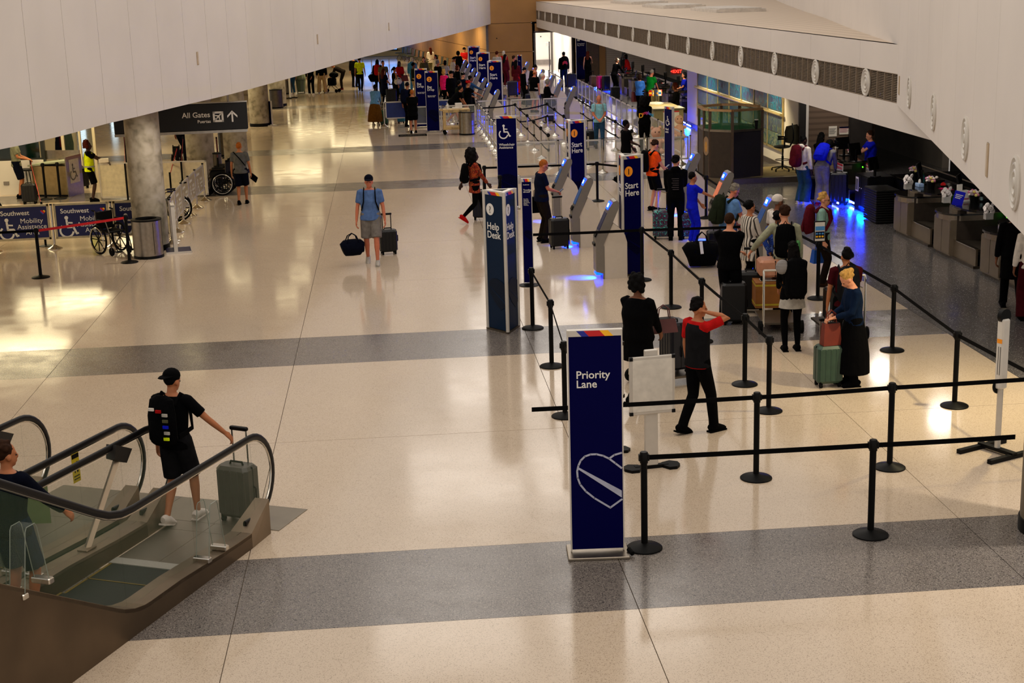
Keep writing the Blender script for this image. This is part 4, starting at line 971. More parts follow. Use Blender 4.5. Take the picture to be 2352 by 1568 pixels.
def decal(x, y, z, lab):
    g = thing('caution_sticker', lab, 'sticker', tuple(EO + Matrix.Rotation(ERZ, 3, 'Z') @ Vector((x, y, z))), ERZ + PI / 2)
    part('sticker', MB().box(-.06, .06, -.012, -.008, 0, .3), mat('yellow_sticker', (196, 170, 20), .5), g); part('heading', MB().box(-.055, .055, -.014, -.012, .25, .295), BLKP, g)
    part('figure', MB().lathe([(0, 0), (.014, 0), (.014, .002), (0, .002)], 10, Matrix.Translation((.02, -.012, .2)) @ Matrix.Rotation(PI / 2, 4, 'X')).box(.008, .032, -.014, -.012, .1, .185).box(-.03, -.015, -.014, -.012, .1, .15), BLKP, g); part('printed_line', MB().box(-.045, .045, -.014, -.012, .06, .07).box(-.045, .045, -.014, -.012, .03, .04), BLKP, g)
decal(-1.68, -.15, .72, 'yellow caution sticker on the glass between the escalators'); decal(-2.9, -.3, .74, 'yellow caution sticker on the far glass at the left edge')
nb = thing('guard_notice', 'pale green notice panel standing among the acrylic guards', 'notice', tuple(EO + Matrix.Rotation(ERZ, 3, 'Z') @ Vector((-1.55, -1.05, .62))), ERZ + R(20))
part('panel', MB().box(-.18, .18, -.004, .004, 0, .42), mat_glass('pale_green_notice', (120, 140, 84), .75), nb)
for dx, dz in ((-.08, .3), (.08, .34), (-.08, .1)): part('symbol', MB().lathe([(.04, 0), (.05, 0), (.05, .003), (.04, .003)], 16, Matrix.Translation((dx, -.005, dz)) @ Matrix.Rotation(PI / 2, 4, 'X')), mat('dark_green_ink', (60, 80, 40), .6), nb)
gm = thing('floor_grate', 'black rubber grille mat under the person in black shorts', 'mat', b2(948, 311) + (0,), 0)
part('frame', MB().box(-.52, .52, -.3, -.27, 0, .02).box(-.52, .52, .27, .3, 0, .02).box(-.52, -.48, -.3, .3, 0, .02).box(.48, .52, -.3, .3, 0, .02), RUBB, gm)
for k in range(17): shared('gslat', 'slat', lambda: MB().box(-.018, .018, -.28, .28, 0, .018), RUBB, gm, (-.46 + k * .0575, 0, 0))

# ------------------------------------------------------------------ check-in counters on the right
CTOP = mat('black_stone_top', (14, 14, 15), .12, spec=.5)
CPAN = mat('counter_panel', (132, 118, 100), .38, .55, var=.08, scale=3)
CDARK = mat('counter_dark_panel', (52, 44, 38), .45)
def top_poly(x0, x1, y0, y1, n=8):
    pts = [(x1, y0), (x1, y1)]; c = (y0 + y1) / 2; r = (y1 - y0) / 2
    pts += [(x0 + .28 - .28 * math.cos(PI / 2 - PI * i / n) * 1.0, c + r * math.sin(PI / 2 - PI * i / n)) for i in range(n + 1)]
    return pts
def counter(y, label, x=10.55, group=None, sign=True, led=True):
    o = thing('check_in_counter', label, 'counter', (x, y, 0), 0, group); o.scale = (1, 1, .87)
    shared('c_cab', 'cabinet', lambda: MB().box(.12, .75, -.42, .42, .06, .86), CPAN, o)
    shared('c_dr1', 'door', lambda: MB().box(.105, .12, -.41, -.01, .1, .84), CPAN, o); shared('c_dr2', 'door', lambda: MB().box(.105, .12, .01, .41, .1, .84), CPAN, o)
    shared('c_kick', 'plinth', lambda: MB().box(.16, 1.3, -1.5, .42, 0, .06), STEELD, o)
    shared('c_edge', 'curved_apron', lambda: MB().prism(top_poly(.03, .8, -.44, .44), .84, .96), STEEL, o)
    shared('c_top', 'lower_top', lambda: MB().prism(top_poly(.0, .82, -.47, .47), .96, 1.0), CTOP, o)
    shared('c_ap2', 'upper_apron', lambda: MB().prism(top_poly(.28, 1.3, -.5, .44), 1.0, 1.1), STEEL, o)
    shared('c_tp2', 'upper_top', lambda: MB().prism(top_poly(.25, 1.35, -.95, .47), 1.1, 1.14), CTOP, o)
    shared('c_well', 'bag_well_front', lambda: MB().box(.2, .24, -1.5, -.42, .06, .42), CPAN, o)
    shared('c_belt', 'bag_scale', lambda: MB().box(.24, 1.2, -1.48, -.44, .36, .41), STEELD, o)
    shared('c_lip', 'scale_lip', lambda: MB().box(.18, .26, -1.5, -.42, .42, .435), SILVER, o)
    shared('c_back', 'back_panel', lambda: MB().box(1.2, 1.25, -1.5, -.42, .4, 1.1), CDARK, o)
    shared('c_side', 'side_panel', lambda: MB().box(.24, 1.3, -.43, -.415, .06, 1.08), CDARK, o)
    if led:
        dp = shared('c_disp', 'weight_display', lambda: MB().box(1.17, 1.2, -.72, -.52, .88, .94), BLKP, o)
        shared('c_led', 'display_light', lambda: MB().box(1.16, 1.17, -.62, -.55, .895, .925), mat('green_led', (60, 255, 20), .4, emit=5), dp)
    if sign:
        sg = shared('c_sign', 'notice_sheet', lambda: MB().box(1.16, 1.18, -1.45, -.85, .62, 1.06), PAPER, o)
        shared('c_sg1', 'red_edge', lambda: MB().box(1.15, 1.16, -1.45, -.85, 1.03, 1.06).box(1.15, 1.16, -1.45, -.85, .62, .64), REDP, sg)
        shared('c_sg2', 'pictogram_row', lambda: [m_ := MB()] and [m_.box(1.15, 1.16, -1.4 + q * .08, -1.36 + q * .08, .95, .99) for q in range(7)] and m_, REDP, sg)
        shared('c_sg3', 'printed_line', lambda: [m_ := MB()] and [m_.box(1.15, 1.16, -1.42, -.9 - .05 * (q % 3), .68 + q * .03, .69 + q * .03) for q in range(8)] and m_, INK, sg)
    return o
counter(29.9, 'check-in counter with tissue box, flower basket and water bottle')
counter(27.55, 'check-in counter with a blue card sign and white box')
counter(25.2, 'check-in counter nearest the camera by the tall white wall', led=False)
counter(35.5, 'staffed check-in counter before the agent in the blue jacket', x=10.75).scale = (.62, .9, .87)
for i, y in enumerate([56.6, 59.4, 62.2, 65.0, 67.8, 70.6, 73.4]):
    o = counter(y, '%s counter of the far row under the white fascia' % ordn[i], x=11.05, group='far counters'); o.scale = (.75, 1, .87)
    part('marker', MB().box(1.14, 1.16, -.95, -.86, .9, .96), ORANGE, o)
    a = thing('counter_monitor', 'black monitor on the %s far counter' % ordn[i], 'monitor', (11.75, y + .1, .99), R(65), 'far counter monitors')
    part('stand', MB().box(-.03, .03, -.03, .03, 0, .3), BLKP, a); part('screen', MB().rbox(-.2, .2, -.02, .02, .2, .5, .01), BLKP, a); part('base', MB().rbox(-.12, .12, -.09, .09, 0, .02, .005), BLKP, a)
    c = thing('card_sign', 'small blue card sign leaning on the %s far counter' % ordn[i], 'card sign', (11.3, y - .45, .99), R(70), 'far counter card signs')
    part('card', MB().box(-.1, .1, -.004, .004, 0, .3, Matrix.Rotation(R(14), 4, 'X')), mat('card_blue', (24, 34, 130), .4), c); part('strip', MB().box(-.07, .07, -.008, -.004, .15, .18, Matrix.Rotation(R(14), 4, 'X')), WHITE, c)
# conveyor and sloping hood behind the far counters
cv = thing('baggage_conveyor', 'grey baggage conveyor running behind the far counters', 'conveyor', (13.2, 52, 0))
part('belt', MB().box(0, 1.0, 0, 27, .35, .45), RUBB, cv); part('side', MB().box(-.06, 0, 0, 27, .2, .62), mat('conveyor_grey', (150, 140, 130), .4, .4), cv); part('hood', MB().add([(.9, 2, 1.9), (1.6, 2, 1.9), (1.6, 22, 1.9), (.9, 22, 1.9), (.6, 2, 1.2), (1.6, 2, 1.2), (1.6, 22, 1.2), (.6, 22, 1.2)], [(0, 1, 2, 3), (0, 3, 7, 4), (0, 4, 5, 1), (3, 2, 6, 7), (4, 7, 6, 5)]), mat('hood_grey', (120, 110, 100), .4, .5), cv)
for k in range(6): part('leg', MB().box(.02, .08, 1 + k * 4.8, 1.08 + k * 4.8, 0, .35), STEELD, cv)
cv2 = thing('baggage_conveyor', 'dark baggage belt in the gloom behind the near counters', 'conveyor', (12.9, 20, 0))
part('belt', MB().box(0, 1.0, 0, 15, .5, .6), RUBB, cv2); part('side', MB().box(-.06, 0, 0, 15, .3, .66), STEELD, cv2); part('rail', MB().tube([(-.03, 0, .8), (-.03, 15, .8)], .02, 8), STEEL, cv2)
# black bins and locker beside the staffed counter
lo = thing('black_locker', 'tall black two-door locker beside the blue floor glow', 'locker', (10.85, 33.2, 0)); part('body', MB().rbox(0, .6, -.55, .35, 0, .86, .01), BLKP, lo)
for y0, y1 in ((-.54, -.11), (-.09, .34)): d = part('door', MB().box(-.015, 0, y0, y1, .04, .83), BLKP, lo); part('knob', MB().ell((-.025, y0 + .05 if y0 > -.3 else y1 - .05, .55), (.015, .015, .015)), SILVER, d)
part('notice', MB().box(-.02, -.015, .1, .3, .45, .78), PAPER, lo); part('notice_print', MB().box(-.024, -.02, .12, .28, .48, .74), INK, lo)
for k in range(14):
    o = tag(part('stacked_tray', MB().rbox(10.6, 11.15, 31.3, 32.2, .02 + k * .052, .066 + k * .052, .03), BLKP), '%s black tray from the floor in the stack beside the locker' % WORDS[k], 'tray', 'stacked black trays')
    o.name = 'stacking_tray'
kb = thing('black_desk_case', 'black equipment case between the locker and the tray stack', 'case', (11.5, 32.4, 0)); part('body', MB().rbox(0, .8, -.6, .6, 0, .82, .02), BLKP, kb); part('lid', MB().rbox(-.02, .82, -.62, .62, .82, .86, .01), CTOP, kb)
# things on the counters
def flower_basket(loc, lab, c=(214, 196, 206)):
    o = thing('flower_basket', lab, 'flower basket', loc); part('basket', MB().lathe([(.07, 0), (.1, .16), (.095, .16), (.065, .02), (0, .02)], 14), BLKP, o)
    for i in range(16):
        a = i * 2.4; r = .02 + .007 * i; part('flower', MB().ell((0, 0, 0), (.035, .035, .03), 6, 4), mat('petal%d' % (i % 4), [c, (230, 220, 210), (200, 120, 150), (226, 210, 120)][i % 4], .8), o, (r * math.cos(a), r * math.sin(a), .2 + .04 * math.cos(i)))
def tissue_bundle(loc, lab):
    o = thing('napkin_holder', lab, 'napkin holder', loc)
    part('holder', MB().box(-.07, .07, -.06, .06, 0, .12), mat('clear_holder', (170, 168, 164), .2), o)
    for i in range(14): a = i * 1.9; part('napkin', MB().ell((0, 0, 0), (.045, .02, .05), 6, 4), mat('napkin_white', (214, 208, 206), .9), o, (.07 * math.cos(a), .06 * math.sin(a), .12 + .012 * i), (.5 * math.sin(i), .6 * math.cos(i * 2), i))
ZC = .992
P = at(2085, 434, ZC); tissue_bundle((P.x, P.y, ZC), 'ruffled white napkins on the counter with the tissue box')
P = at(2173, 465, ZC); tissue_bundle((P.x, P.y, ZC), 'ruffled white napkins behind the blue card sign')
P = at(2270, 503, ZC); tissue_bundle((P.x, P.y, ZC), 'ruffled grey-white napkins on the nearest counter')
P = at(2138, 433, ZC); flower_basket((P.x, P.y, ZC), 'basket of pale flowers on the counter with the tissue box'); P = at(2237, 466, ZC); flower_basket((P.x, P.y, ZC), 'basket of pink and yellow flowers beside the white box')
P = Vector((11.25, 35.1, ZC)); flower_basket((P.x, P.y, ZC), 'basket of pale flowers before the agent in blue'); P = Vector((11.8, 32.3, .86)); flower_basket((P.x, P.y, .86), 'basket of flowers on the black case behind the locker')
P = at(2112, 428, ZC); o = thing('tissue_box', 'blue and white tissue box on a counter', 'tissue box', (P.x, P.y, ZC)); part('box', MB().rbox(-.06, .06, -.11, .11, 0, .07, .008), mat('tissue_blue', (150, 180, 224), .5), o); part('tissue', MB().ell((0, 0, .1), (.03, .04, .06)), WHITE, o)
P = at(2119, 421, ZC); o = thing('water_bottle', 'teal water bottle with green cap on a counter', 'bottle', (P.x, P.y, ZC)); part('bottle', MB().lathe([(.04, 0), (.045, .02), (.045, .15), (.018, .2), (0, .2)], 14), mat('teal_bottle', (60, 130, 140), .2), o, smooth=True); part('cap', MB().lathe([(.02, .2), (.02, .225), (0, .225)], 10), mat('green_cap', (60, 150, 60), .5), o)
P = at(2197, 472, ZC); o = thing('card_sign', 'tilted bright blue card sign on the middle counter', 'card sign', (P.x, P.y, ZC), R(-28)); T = Matrix.Rotation(R(12), 4, 'X') @ Matrix.Rotation(R(14), 4, 'Y')
part('card', MB().box(-.1, .1, -.005, .005, .0, .3, T), mat('bright_blue_card', (14, 20, 190), .4), o)
for k in range(3): part('printed_line', MB().box(-.07, .07 - .02 * k, -.008, -.005, .22 - k * .035, .235 - k * .035, T), WHITE, o)
P = at(2212, 463, ZC); o = thing('white_carton', 'white carton with an open flap behind the blue card sign', 'carton', (P.x + .05, P.y + .1, ZC), R(15)); part('box', MB().box(-.12, .12, -.1, .1, 0, .2), WHITE, o); part('flap', MB().box(-.1, .02, .08, .1, .2, .32), WHITE, o); part('print', MB().box(-.08, .04, -.103, -.1, .04, .07), mat('pink_ink', (170, 90, 110), .8), o)
P = at(2163, 430, ZC); o = thing('red_stapler', 'red and black tape dispenser lying on the counter', 'tape dispenser', (P.x, P.y, ZC)); part('body', MB().rbox(-.06, .1, -.12, .12, 0, .05, .015), BLKP, o); part('reel', MB().lathe([(.0, 0), (.05, 0), (.05, .03), (0, .03)], 14, Matrix.Translation((.0, -.06, .06)) @ Matrix.Rotation(R(70), 4, 'X')), REDP, o)
P = at(2172, 434, ZC); o = tag(part('folder', MB().rbox(-.08, .08, -.16, .16, 0, .012, .004), mat('magenta_card', (180, 20, 90), .5), None, (P.x, P.y, ZC), (0, 0, .3)), 'magenta paper lying on the counter with the tissue box', 'paper')
P = at(2254, 463, ZC); o = thing('sanitizer_bottle', 'dark bottle with pale label on the middle counter', 'bottle', (P.x, P.y, ZC)); part('bottle', MB().lathe([(.03, 0), (.03, .12), (.012, .15), (.012, .18), (0, .18)], 12), BLKP, o); part('label', MB().lathe([(.031, .03), (.031, .1)], 12), mat('pale_label', (150, 180, 180), .5), o)
for px, py, lab, rz in [(2012, 372, 'tilted monitor in front of the agent in blue', 40), (2120, 400, 'dark monitor behind the near counters', 60), (2213, 428, 'dark monitor behind the middle counter', 60), (1940, 338, 'black monitor with a green lamp by the staffed counter', 20), (1968, 352, 'black card terminal on the staffed counter', 30)]:
    P = at(px, py, 1.2); a = thing('counter_monitor', lab, 'monitor', (P.x, P.y, .86 if px in (2012,) else .992), R(rz)); part('stand', MB().box(-.025, .025, .0, .04, 0, .3), BLKP, a); part('screen', MB().rbox(-.2, .2, -.02, .02, .16, .46, .01, Matrix.Rotation(R(-14), 4, 'X')), BLKP, a); part('base', MB().rbox(-.11, .11, -.08, .08, 0, .02, .005), BLKP, a)
P = Vector((11.05, 35.75, ZC)); o = thing('steel_tumbler', 'white and steel tumbler on the staffed counter', 'tumbler', (P.x, P.y, ZC)); part('cup', MB().lathe([(.035, 0), (.045, .2), (0, .2)], 14), SILVER, o, smooth=True); part('lid', MB().lathe([(.047, .2), (.047, .22), (0, .22)], 14), WHITEP, o)
sg = thing('counter_notice', 'large white notice with red edges on the staffed counter', 'notice', (10.83, 35.1, -.06), R(-90))
part('sheet', MB().box(-.02, .62, -.012, 0, .42, 1.0), PAPER, sg); part('red_edge', MB().box(-.02, .62, -.016, -.012, .95, 1.0).box(-.02, .62, -.016, -.012, .42, .46), REDP, sg)
for q in range(8): part('pictogram', MB().box(.03 + q * .072, .07 + q * .072, -.016, -.012, .86, .92), REDP, sg)
for q in range(9): part('printed_line', MB().box(.02, .3 - .03 * (q % 2), -.016, -.012, .5 + q * .035, .51 + q * .035).box(.33, .58 - .04 * (q % 3), -.016, -.012, .5 + q * .035, .51 + q * .035), INK, sg)
# blue floor lamps along the counters
def floor_glow(x, y, e, lab):
    o = thing('floor_lamp_strip', lab, 'floor lamp', (x, y, 0)); part('housing', MB().box(0, .04, -.42, .42, .05, .11), BLKP, o); part('lamp', MB().box(-.01, 0, -.4, .4, .055, .09), BLUEW, o)
    l = bpy.data.lights.new('blue_glow', 'AREA'); l.shape = 'RECTANGLE'; l.size = .05; l.size_y = .8; l.energy = e * 1.3; l.color = (.0, .025, 1)
    q = bpy.data.objects.new('blue_glow', l); COL.objects.link(q); q.parent = o; q.location = (-.06, 0, .14); q.rotation_euler = (0, R(25), 0)
P = at(1950, 468); floor_glow(P.x, P.y, 120, 'blue floor lamp left of the black locker'); P = at(1990, 490); floor_glow(P.x - .02, P.y, 120, 'blue floor lamp under the black locker'); P = at(1915, 468); floor_glow(P.x, P.y, 30, 'blue floor lamp behind the black wheeled suitcase')
for k, (px, py) in enumerate([(1582, 292), (1570, 285), (1432, 212), (1408, 210), (1472, 253), (1370, 198), (1500, 236)]): P = at(px, py); floor_glow(P.x, P.y, 110, '%s blue floor lamp along the far counters' % ordn[k])

# ------------------------------------------------------------------ booth by the mural
bt = thing('security_booth', 'grey and black polygonal booth with green glass top rail', 'booth', (0, 0, 0))
bp_ = [at(1617, 404, .15), at(1630, 407, .15), at(1681, 410, .15), at(1749, 404, .15)]; bp_ = [(p.x, p.y) for p in bp_]
bp_ += [(bp_[3][0] + .1, bp_[3][1] + .75), (bp_[3][0] - .25, bp_[3][1] + 1.55), (bp_[2][0] + .15, bp_[3][1] + 1.7), (bp_[0][0] + .05, bp_[0][1] + .9)]
bt.location = (bp_[2][0], bp_[2][1], 0); ox, oy = bp_[2]
loop = [(x - ox, y - oy) for x, y in bp_]
part('platform', MB().prism([(x - ox, y - oy) for x, y in [(bp_[0][0] - .06, bp_[0][1]), (bp_[1][0] - .04, bp_[1][1] - .06), (bp_[2][0], bp_[2][1] - .12), (11.1, bp_[3][1] - .35), (11.1, bp_[3][1] + 2.4), (bp_[0][0] - .06, bp_[0][1] + 2.2)]], 0, .15), BASEB, bt)
part('carpet', MB().box(bp_[2][0] - ox, 11.08 - ox, .15, 2.1, .15, .155), mat('booth_carpet', (120, 104, 64), .9), bt)
BGREY = mat('booth_grey', (60, 50, 42), .45, .3); BDRK = mat('booth_dark', (22, 18, 30), .5); BFR = mat('booth_frame', (92, 74, 58), .4, .5); BRAIL = mat('booth_rail', (196, 156, 110), .3, .6); GRGL = mat_glass('green_booth_glass', (40, 130, 84), .2)
for i in range(8):
    if i == 3: continue
    a, b = Vector((*loop[i], 0)), Vector((*loop[(i + 1) % 8], 0)); d = b - a; nn = Vector((d.y, -d.x, 0)).normalized() * .02
    part('wall_sheet', MB().prism([tuple((a + nn).xy), tuple((b + nn).xy), tuple((b - nn).xy), tuple((a - nn).xy)], .15, 1.38), BDRK if i == 2 else BGREY, bt)
    part('trim', MB().prism([tuple((a + nn * 1.6).xy), tuple((b + nn * 1.6).xy), tuple((b - nn * 1.6).xy), tuple((a - nn * 1.6).xy)], 1.38, 1.44), STEEL, bt)
    part('top_rail', MB().prism([tuple((a + nn * 2.4).xy), tuple((b + nn * 2.4).xy), tuple((b - nn * 2.4).xy), tuple((a - nn * 2.4).xy)], 1.92, 1.98), BRAIL, bt)
    part('pane', MB().prism([tuple((a + nn * .2).xy), tuple((b + nn * .2).xy), tuple((b - nn * .2).xy), tuple((a - nn * .2).xy)], 1.44, 1.92), GRGL, bt)
for x, y in loop: part('corner_post', MB().box(x - .035, x + .035, y - .035, y + .035, .15, 1.92), BFR, bt)
part('desk', MB().prism([(x * .8 + .15, y * .8 + .1) for x, y in loop], 1.1, 1.14), mat('booth_desk', (150, 140, 90), .4), bt)
em = Vector((*loop[0], 0)).lerp(Vector((*loop[1], 0)), .5); dd = Vector((loop[1][0] - loop[0][0], loop[1][1] - loop[0][1], 0)); ea = math.atan2(dd.y, dd.x)
part('emblem', MB().lathe([(0, 0), (.17, 0), (.17, .004), (0, .004)], 24, Matrix.Scale(1.5, 4, (0, 1, 0)) ), mat('emblem_pale', (150, 120, 90), .5), bt, (em.x, em.y, .98), (PI / 2, 0, ea)).location += Vector((dd.y, -dd.x, 0)).normalized() * .024
part('emblem_core', MB().lathe([(0, 0), (.06, 0), (.06, .006), (0, .006)], 16, Matrix.Scale(2.4, 4, (0, 1, 0))), mat('emblem_gold', (196, 140, 60), .5), bt, (em.x, em.y, .96), (PI / 2, 0, ea)).location += Vector((dd.y, -dd.x, 0)).normalized() * .024
P = at(1737, 300, 1.4); o = thing('travel_tumbler', 'black tumbler with handle on the booth desk', 'tumbler', (P.x, P.y - .0, 1.44)); part('cup', MB().lathe([(.035, 0), (.05, .24), (0, .24)], 14), BLKP, o, smooth=True); part('lid', MB().lathe([(.052, .24), (.052, .26), (0, .26)], 14), WHITEP, o); part('handle', MB().tube([(-.05, 0, .06), (-.09, 0, .08), (-.09, 0, .18), (-.05, 0, .2)], .009, 6), BLKP, o)
ch = thing('drafting_chair', 'black mesh drafting chair on castors beside the booth', 'chair', tuple(at(1797, 392, .15)[:2]) + (.155,), R(75))
for k in range(5):
    a = k * 2 * PI / 5; l = part('leg', MB().tube([(0, 0, .12), (.3 * math.cos(a), .3 * math.sin(a), .07)], [(.03, .02), (.018, .014)], 8, (0, 0, 1)), BLKP, ch); part('castor', MB().lathe([(0, -.02), (.03, -.02), (.03, .02), (0, .02)], 12, Matrix.Translation((.3 * math.cos(a), .3 * math.sin(a), .03)) @ Matrix.Rotation(PI / 2, 4, 'X')), RUBB, l)
part('gas_lift', MB().lathe([(.03, .1), (.03, .4), (.02, .4), (.02, .62), (0, .62)], 12), BLKP, ch); part('foot_ring', MB().tube([(.2 * math.cos(a), .2 * math.sin(a), .3) for a in [R(i * 20) for i in range(18)]], .012, 6, (0, 0, 1), closed=True), STEELD, ch)
part('seat', MB().ell((0, .02, .66), (.24, .24, .05), 16, 6), mat('black_seat', (16, 15, 13), .8), ch, smooth=True); part('backrest', MB().tube([(0, -.24, .74), (0, -.27, .9), (0, -.26, 1.08), (0, -.23, 1.24)], [(.17, .02), (.22, .025), (.22, .025), (.15, .02)], 14, (1, 0, 0)), mat('olive_mesh', (44, 40, 20), .8), ch, smooth=True); part('back_frame', MB().tube([(-.1, -.2, .68), (-.2, -.28, .86), (-.21, -.28, 1.1), (-.12, -.25, 1.27), (.12, -.25, 1.27), (.21, -.28, 1.1), (.2, -.28, .86), (.1, -.2, .68)], .018, 8), BLKP, ch, smooth=True)
for s in (-1, 1): part('armrest', MB().tube([(s * .2, -.05, .68), (s * .27, -.05, .88), (s * .27, -.13, .9), (s * .27, .14, .9)], [(.02, .02), (.02, .02), (.035, .015), (.035, .015)], 8), BLKP, ch)

# ------------------------------------------------------------------ wheelchairs, desk, carts, seats
def wheelchair(loc, rz, label, folded=False, c=BLKP):
    o = thing('wheelchair', label, 'wheelchair', loc, rz); w = .13 if folded else .26
    for s in (-1, 1):
        wh = shared('wc_tyre', 'wheel', lambda: MB().tube([(0, .3 * math.cos(R(i * 15)), .3 * math.sin(R(i * 15))) for i in range(24)], .022, 8, (1, 0, 0), closed=True), RUBB, o, (s * w, -.1, .322), smooth=True)
        shared('wc_rim', 'hand_rim', lambda: MB().tube([(.045, .26 * math.cos(R(i * 15)), .26 * math.sin(R(i * 15))) for i in range(24)], .01, 6, (1, 0, 0), closed=True), SILVER, wh, (0 if s > 0 else -.09, 0, 0), smooth=True)
        shared('wc_spk', 'spokes', lambda: [m_ := MB()] and [m_.tube([(0, 0, 0), (0, .29 * math.cos(R(i * 45)), .29 * math.sin(R(i * 45)))], .012, 5, (1, 0, 0)) for i in range(8)] and m_, BLKP, wh)
        shared('wc_cas', 'castor', lambda: MB().lathe([(0, -.015), (.09, -.015), (.09, .015), (0, .015)], 14, Matrix.Rotation(PI / 2, 4, 'Y')), RUBB, o, (s * (w - .05), .3, .09))
        x = s * (w - .04)
        part('frame', MB().tube([(x, -.22, .92), (x, -.2, .5), (x, .28, .48), (x, .32, .12)], .013, 8, (1, 0, 0)).tube([(x, -.2, .72), (x, .18, .72), (x, .28, .5)], .012, 8, (1, 0, 0)), STEELD if s > 0 else STEELD, o, smooth=True)
        part('push_handle', MB().tube([(x, -.22, .92), (x, -.33, .93)], .018, 8, (1, 0, 0)), RUBB, o); part('armrest', MB().rbox(x - .025, x + .025, -.15, .15, .72, .755, .01), c, o)
        part('footrest', MB().tube([(x, .3, .45), (x * .8, .48, .12)], .012, 6, (1, 0, 0)).rbox(x * .8 - .07, x * .8 + .07, .46, .58, .1, .12, .004), BLKP, o)
    if folded: part('seat', MB().add([(-.11, -.2, .5), (0, -.2, .72), (.11, -.2, .5), (-.11, .22, .5), (0, .22, .72), (.11, .22, .5)], [(0, 1, 4, 3), (1, 2, 5, 4)]), c, o); part('backrest', MB().add([(-.11, -.2, .55), (0, -.28, .56), (.11, -.2, .55), (-.11, -.22, .9), (0, -.3, .9), (.11, -.22, .9)], [(0, 1, 4, 3), (1, 2, 5, 4)]), c, o)
    else: part('seat', MB().rbox(-.2, .2, -.2, .22, .47, .51, .015), c, o); part('backrest', MB().rbox(-.2, .2, -.24, -.2, .52, .9, .015), c, o)
    return o
P = at(258, 583); wheelchair((P.x, P.y + .1, 0), R(-138), 'black wheelchair facing the camera beside the red strap'); P = at(392, 458); wheelchair((-4.45 - .9, 36.2, 0), R(100), 'black and blue wheelchair parked behind the column, seen side-on', c=mat('dark_blue_vinyl', (14, 20, 60), .5))
wheelchair((-4.72, 40.35, 0), R(95), 'folded wheelchair parked at the end of the panel row', True); wheelchair((-4.7, 40.75, 0), R(95), 'folded wheelchair in the middle of the parked group', True); wheelchair((-4.68, 41.15, 0), R(95), 'rearmost folded wheelchair of the parked group', True)
wheelchair((-6.5, 45.3, 0), R(10), 'wheelchair with a red pole seen under the signboard', True)
for k, (a, b, lab) in enumerate([((70, 372), (95, 468), 'red strap stretched before the steel desk'), ((285, 312), (287, 380), 'red strap left of the stained column'), ((406, 340), (390, 400), 'red strap beside the far wheelchair'), ((420, 318), (416, 376), 'red strap left of the second column'), ((497, 318), (500, 366), 'red strap right of the second column')]):
    A, B = at(*a, .95), at(*b, .95); o = thing('red_strap', lab, 'strap', (A.x, A.y, 0)); part('strap', belt_mesh((B.x - A.x, B.y - A.y), .95, .05), BELTR, o)
    for e in ((0, 0), (B.x - A.x, B.y - A.y)): part('post', MB().lathe([(.15, 0), (.15, .01), (.025, .03), (.025, 1.0), (0, 1.0)], 12), BLACK, o, (e[0], e[1], 0), smooth=True)
P = at(150, 452); dk = thing('service_desk', 'steel service desk with a sloping pale top at the left', 'desk', (P.x - .3, P.y + .5, 0), R(-18))
part('body', MB().box(-.55, .55, -.4, .4, .06, .85), mat('brass_steel', (150, 128, 84), .3, .8), dk); part('end_panel', MB().box(.55, .58, -.42, .42, 0, 1.1), STEEL, dk); part('top', MB().add([(-.6, -.42, .88), (.56, -.42, 1.0), (.56, .42, 1.0), (-.6, .42, .88), (-.6, -.42, .84), (.56, -.42, .94), (.56, .42, .94), (-.6, .42, .84)], [(0, 1, 2, 3), (7, 6, 5, 4), (0, 4, 5, 1), (1, 5, 6, 2), (2, 6, 7, 3), (3, 7, 4, 0)]), mat('pale_desk_top', (150, 156, 130), .3), dk); part('upstand', MB().box(-.6, .56, .38, .42, .95, 1.2), STEEL, dk); part('plinth', MB().box(-.5, .55, -.36, .4, 0, .06), BLKP, dk)
sy_ = part('sign_plate', MB().box(.58, .59, -.25, .25, .35, 1.0), mat('pale_sign_plate', (186, 178, 160), .5), dk); wheelchair_icon(dk, (.592, -.08, .5), .4, INK, (PI / 2, 0, PI / 2))
st = thing('bar_stool', 'dark bar stool behind the man in the grey T-shirt', 'stool', b2(62, 448) + (0,)); part('seat', MB().lathe([(.18, .7), (.19, .72), (.17, .74), (0, .74)], 16), BLKP, st)
for k in range(4): a = k * PI / 2 + .6; part('leg', MB().tube([(.12 * math.cos(a), .12 * math.sin(a), .7), (.2 * math.cos(a), .2 * math.sin(a), 0)], .014, 6), BLKP, st)
part('foot_ring', MB().tube([(.165 * math.cos(R(i * 30)), .165 * math.sin(R(i * 30)), .28) for i in range(12)], .01, 6, (0, 0, 1), closed=True), BLKP, st)
# tan service cart
sc = thing('service_cart', 'tan plastic service cart with Cust Service written on it', 'cart', (2.45, 54.35, 0), 0); TANP = mat('tan_plastic', (186, 156, 104), .6)
for z in (.2, .82): part('tray', MB().rbox(-.5, .5, -.28, .28, z, z + .12, .02), TANP, sc)
for x in (-.44, .44):
    for y in (-.24, .24): part('leg', MB().box(x - .05, x + .05, y - .03, y + .03, .3, .82), TANP, sc); part('castor', MB().lathe([(0, -.02), (.07, -.02), (.07, .02), (0, .02)], 12, Matrix.Translation((x, y, .09)) @ Matrix.Rotation(PI / 2, 4, 'X')), RUBB, sc)
text('Cust', .1, INK, sc, (-.3, -.285, .85)); text('Service', .1, INK, sc, (.1, -.285, .85)); text('Station', .09, INK, sc, (-.2, -.285, .23)); part('handle', MB().tube([(-.5, -.2, .9), (-.6, -.2, .92), (-.6, .2, .92), (-.5, .2, .9)], .02, 8, (0, 0, 1)), TANP, sc)
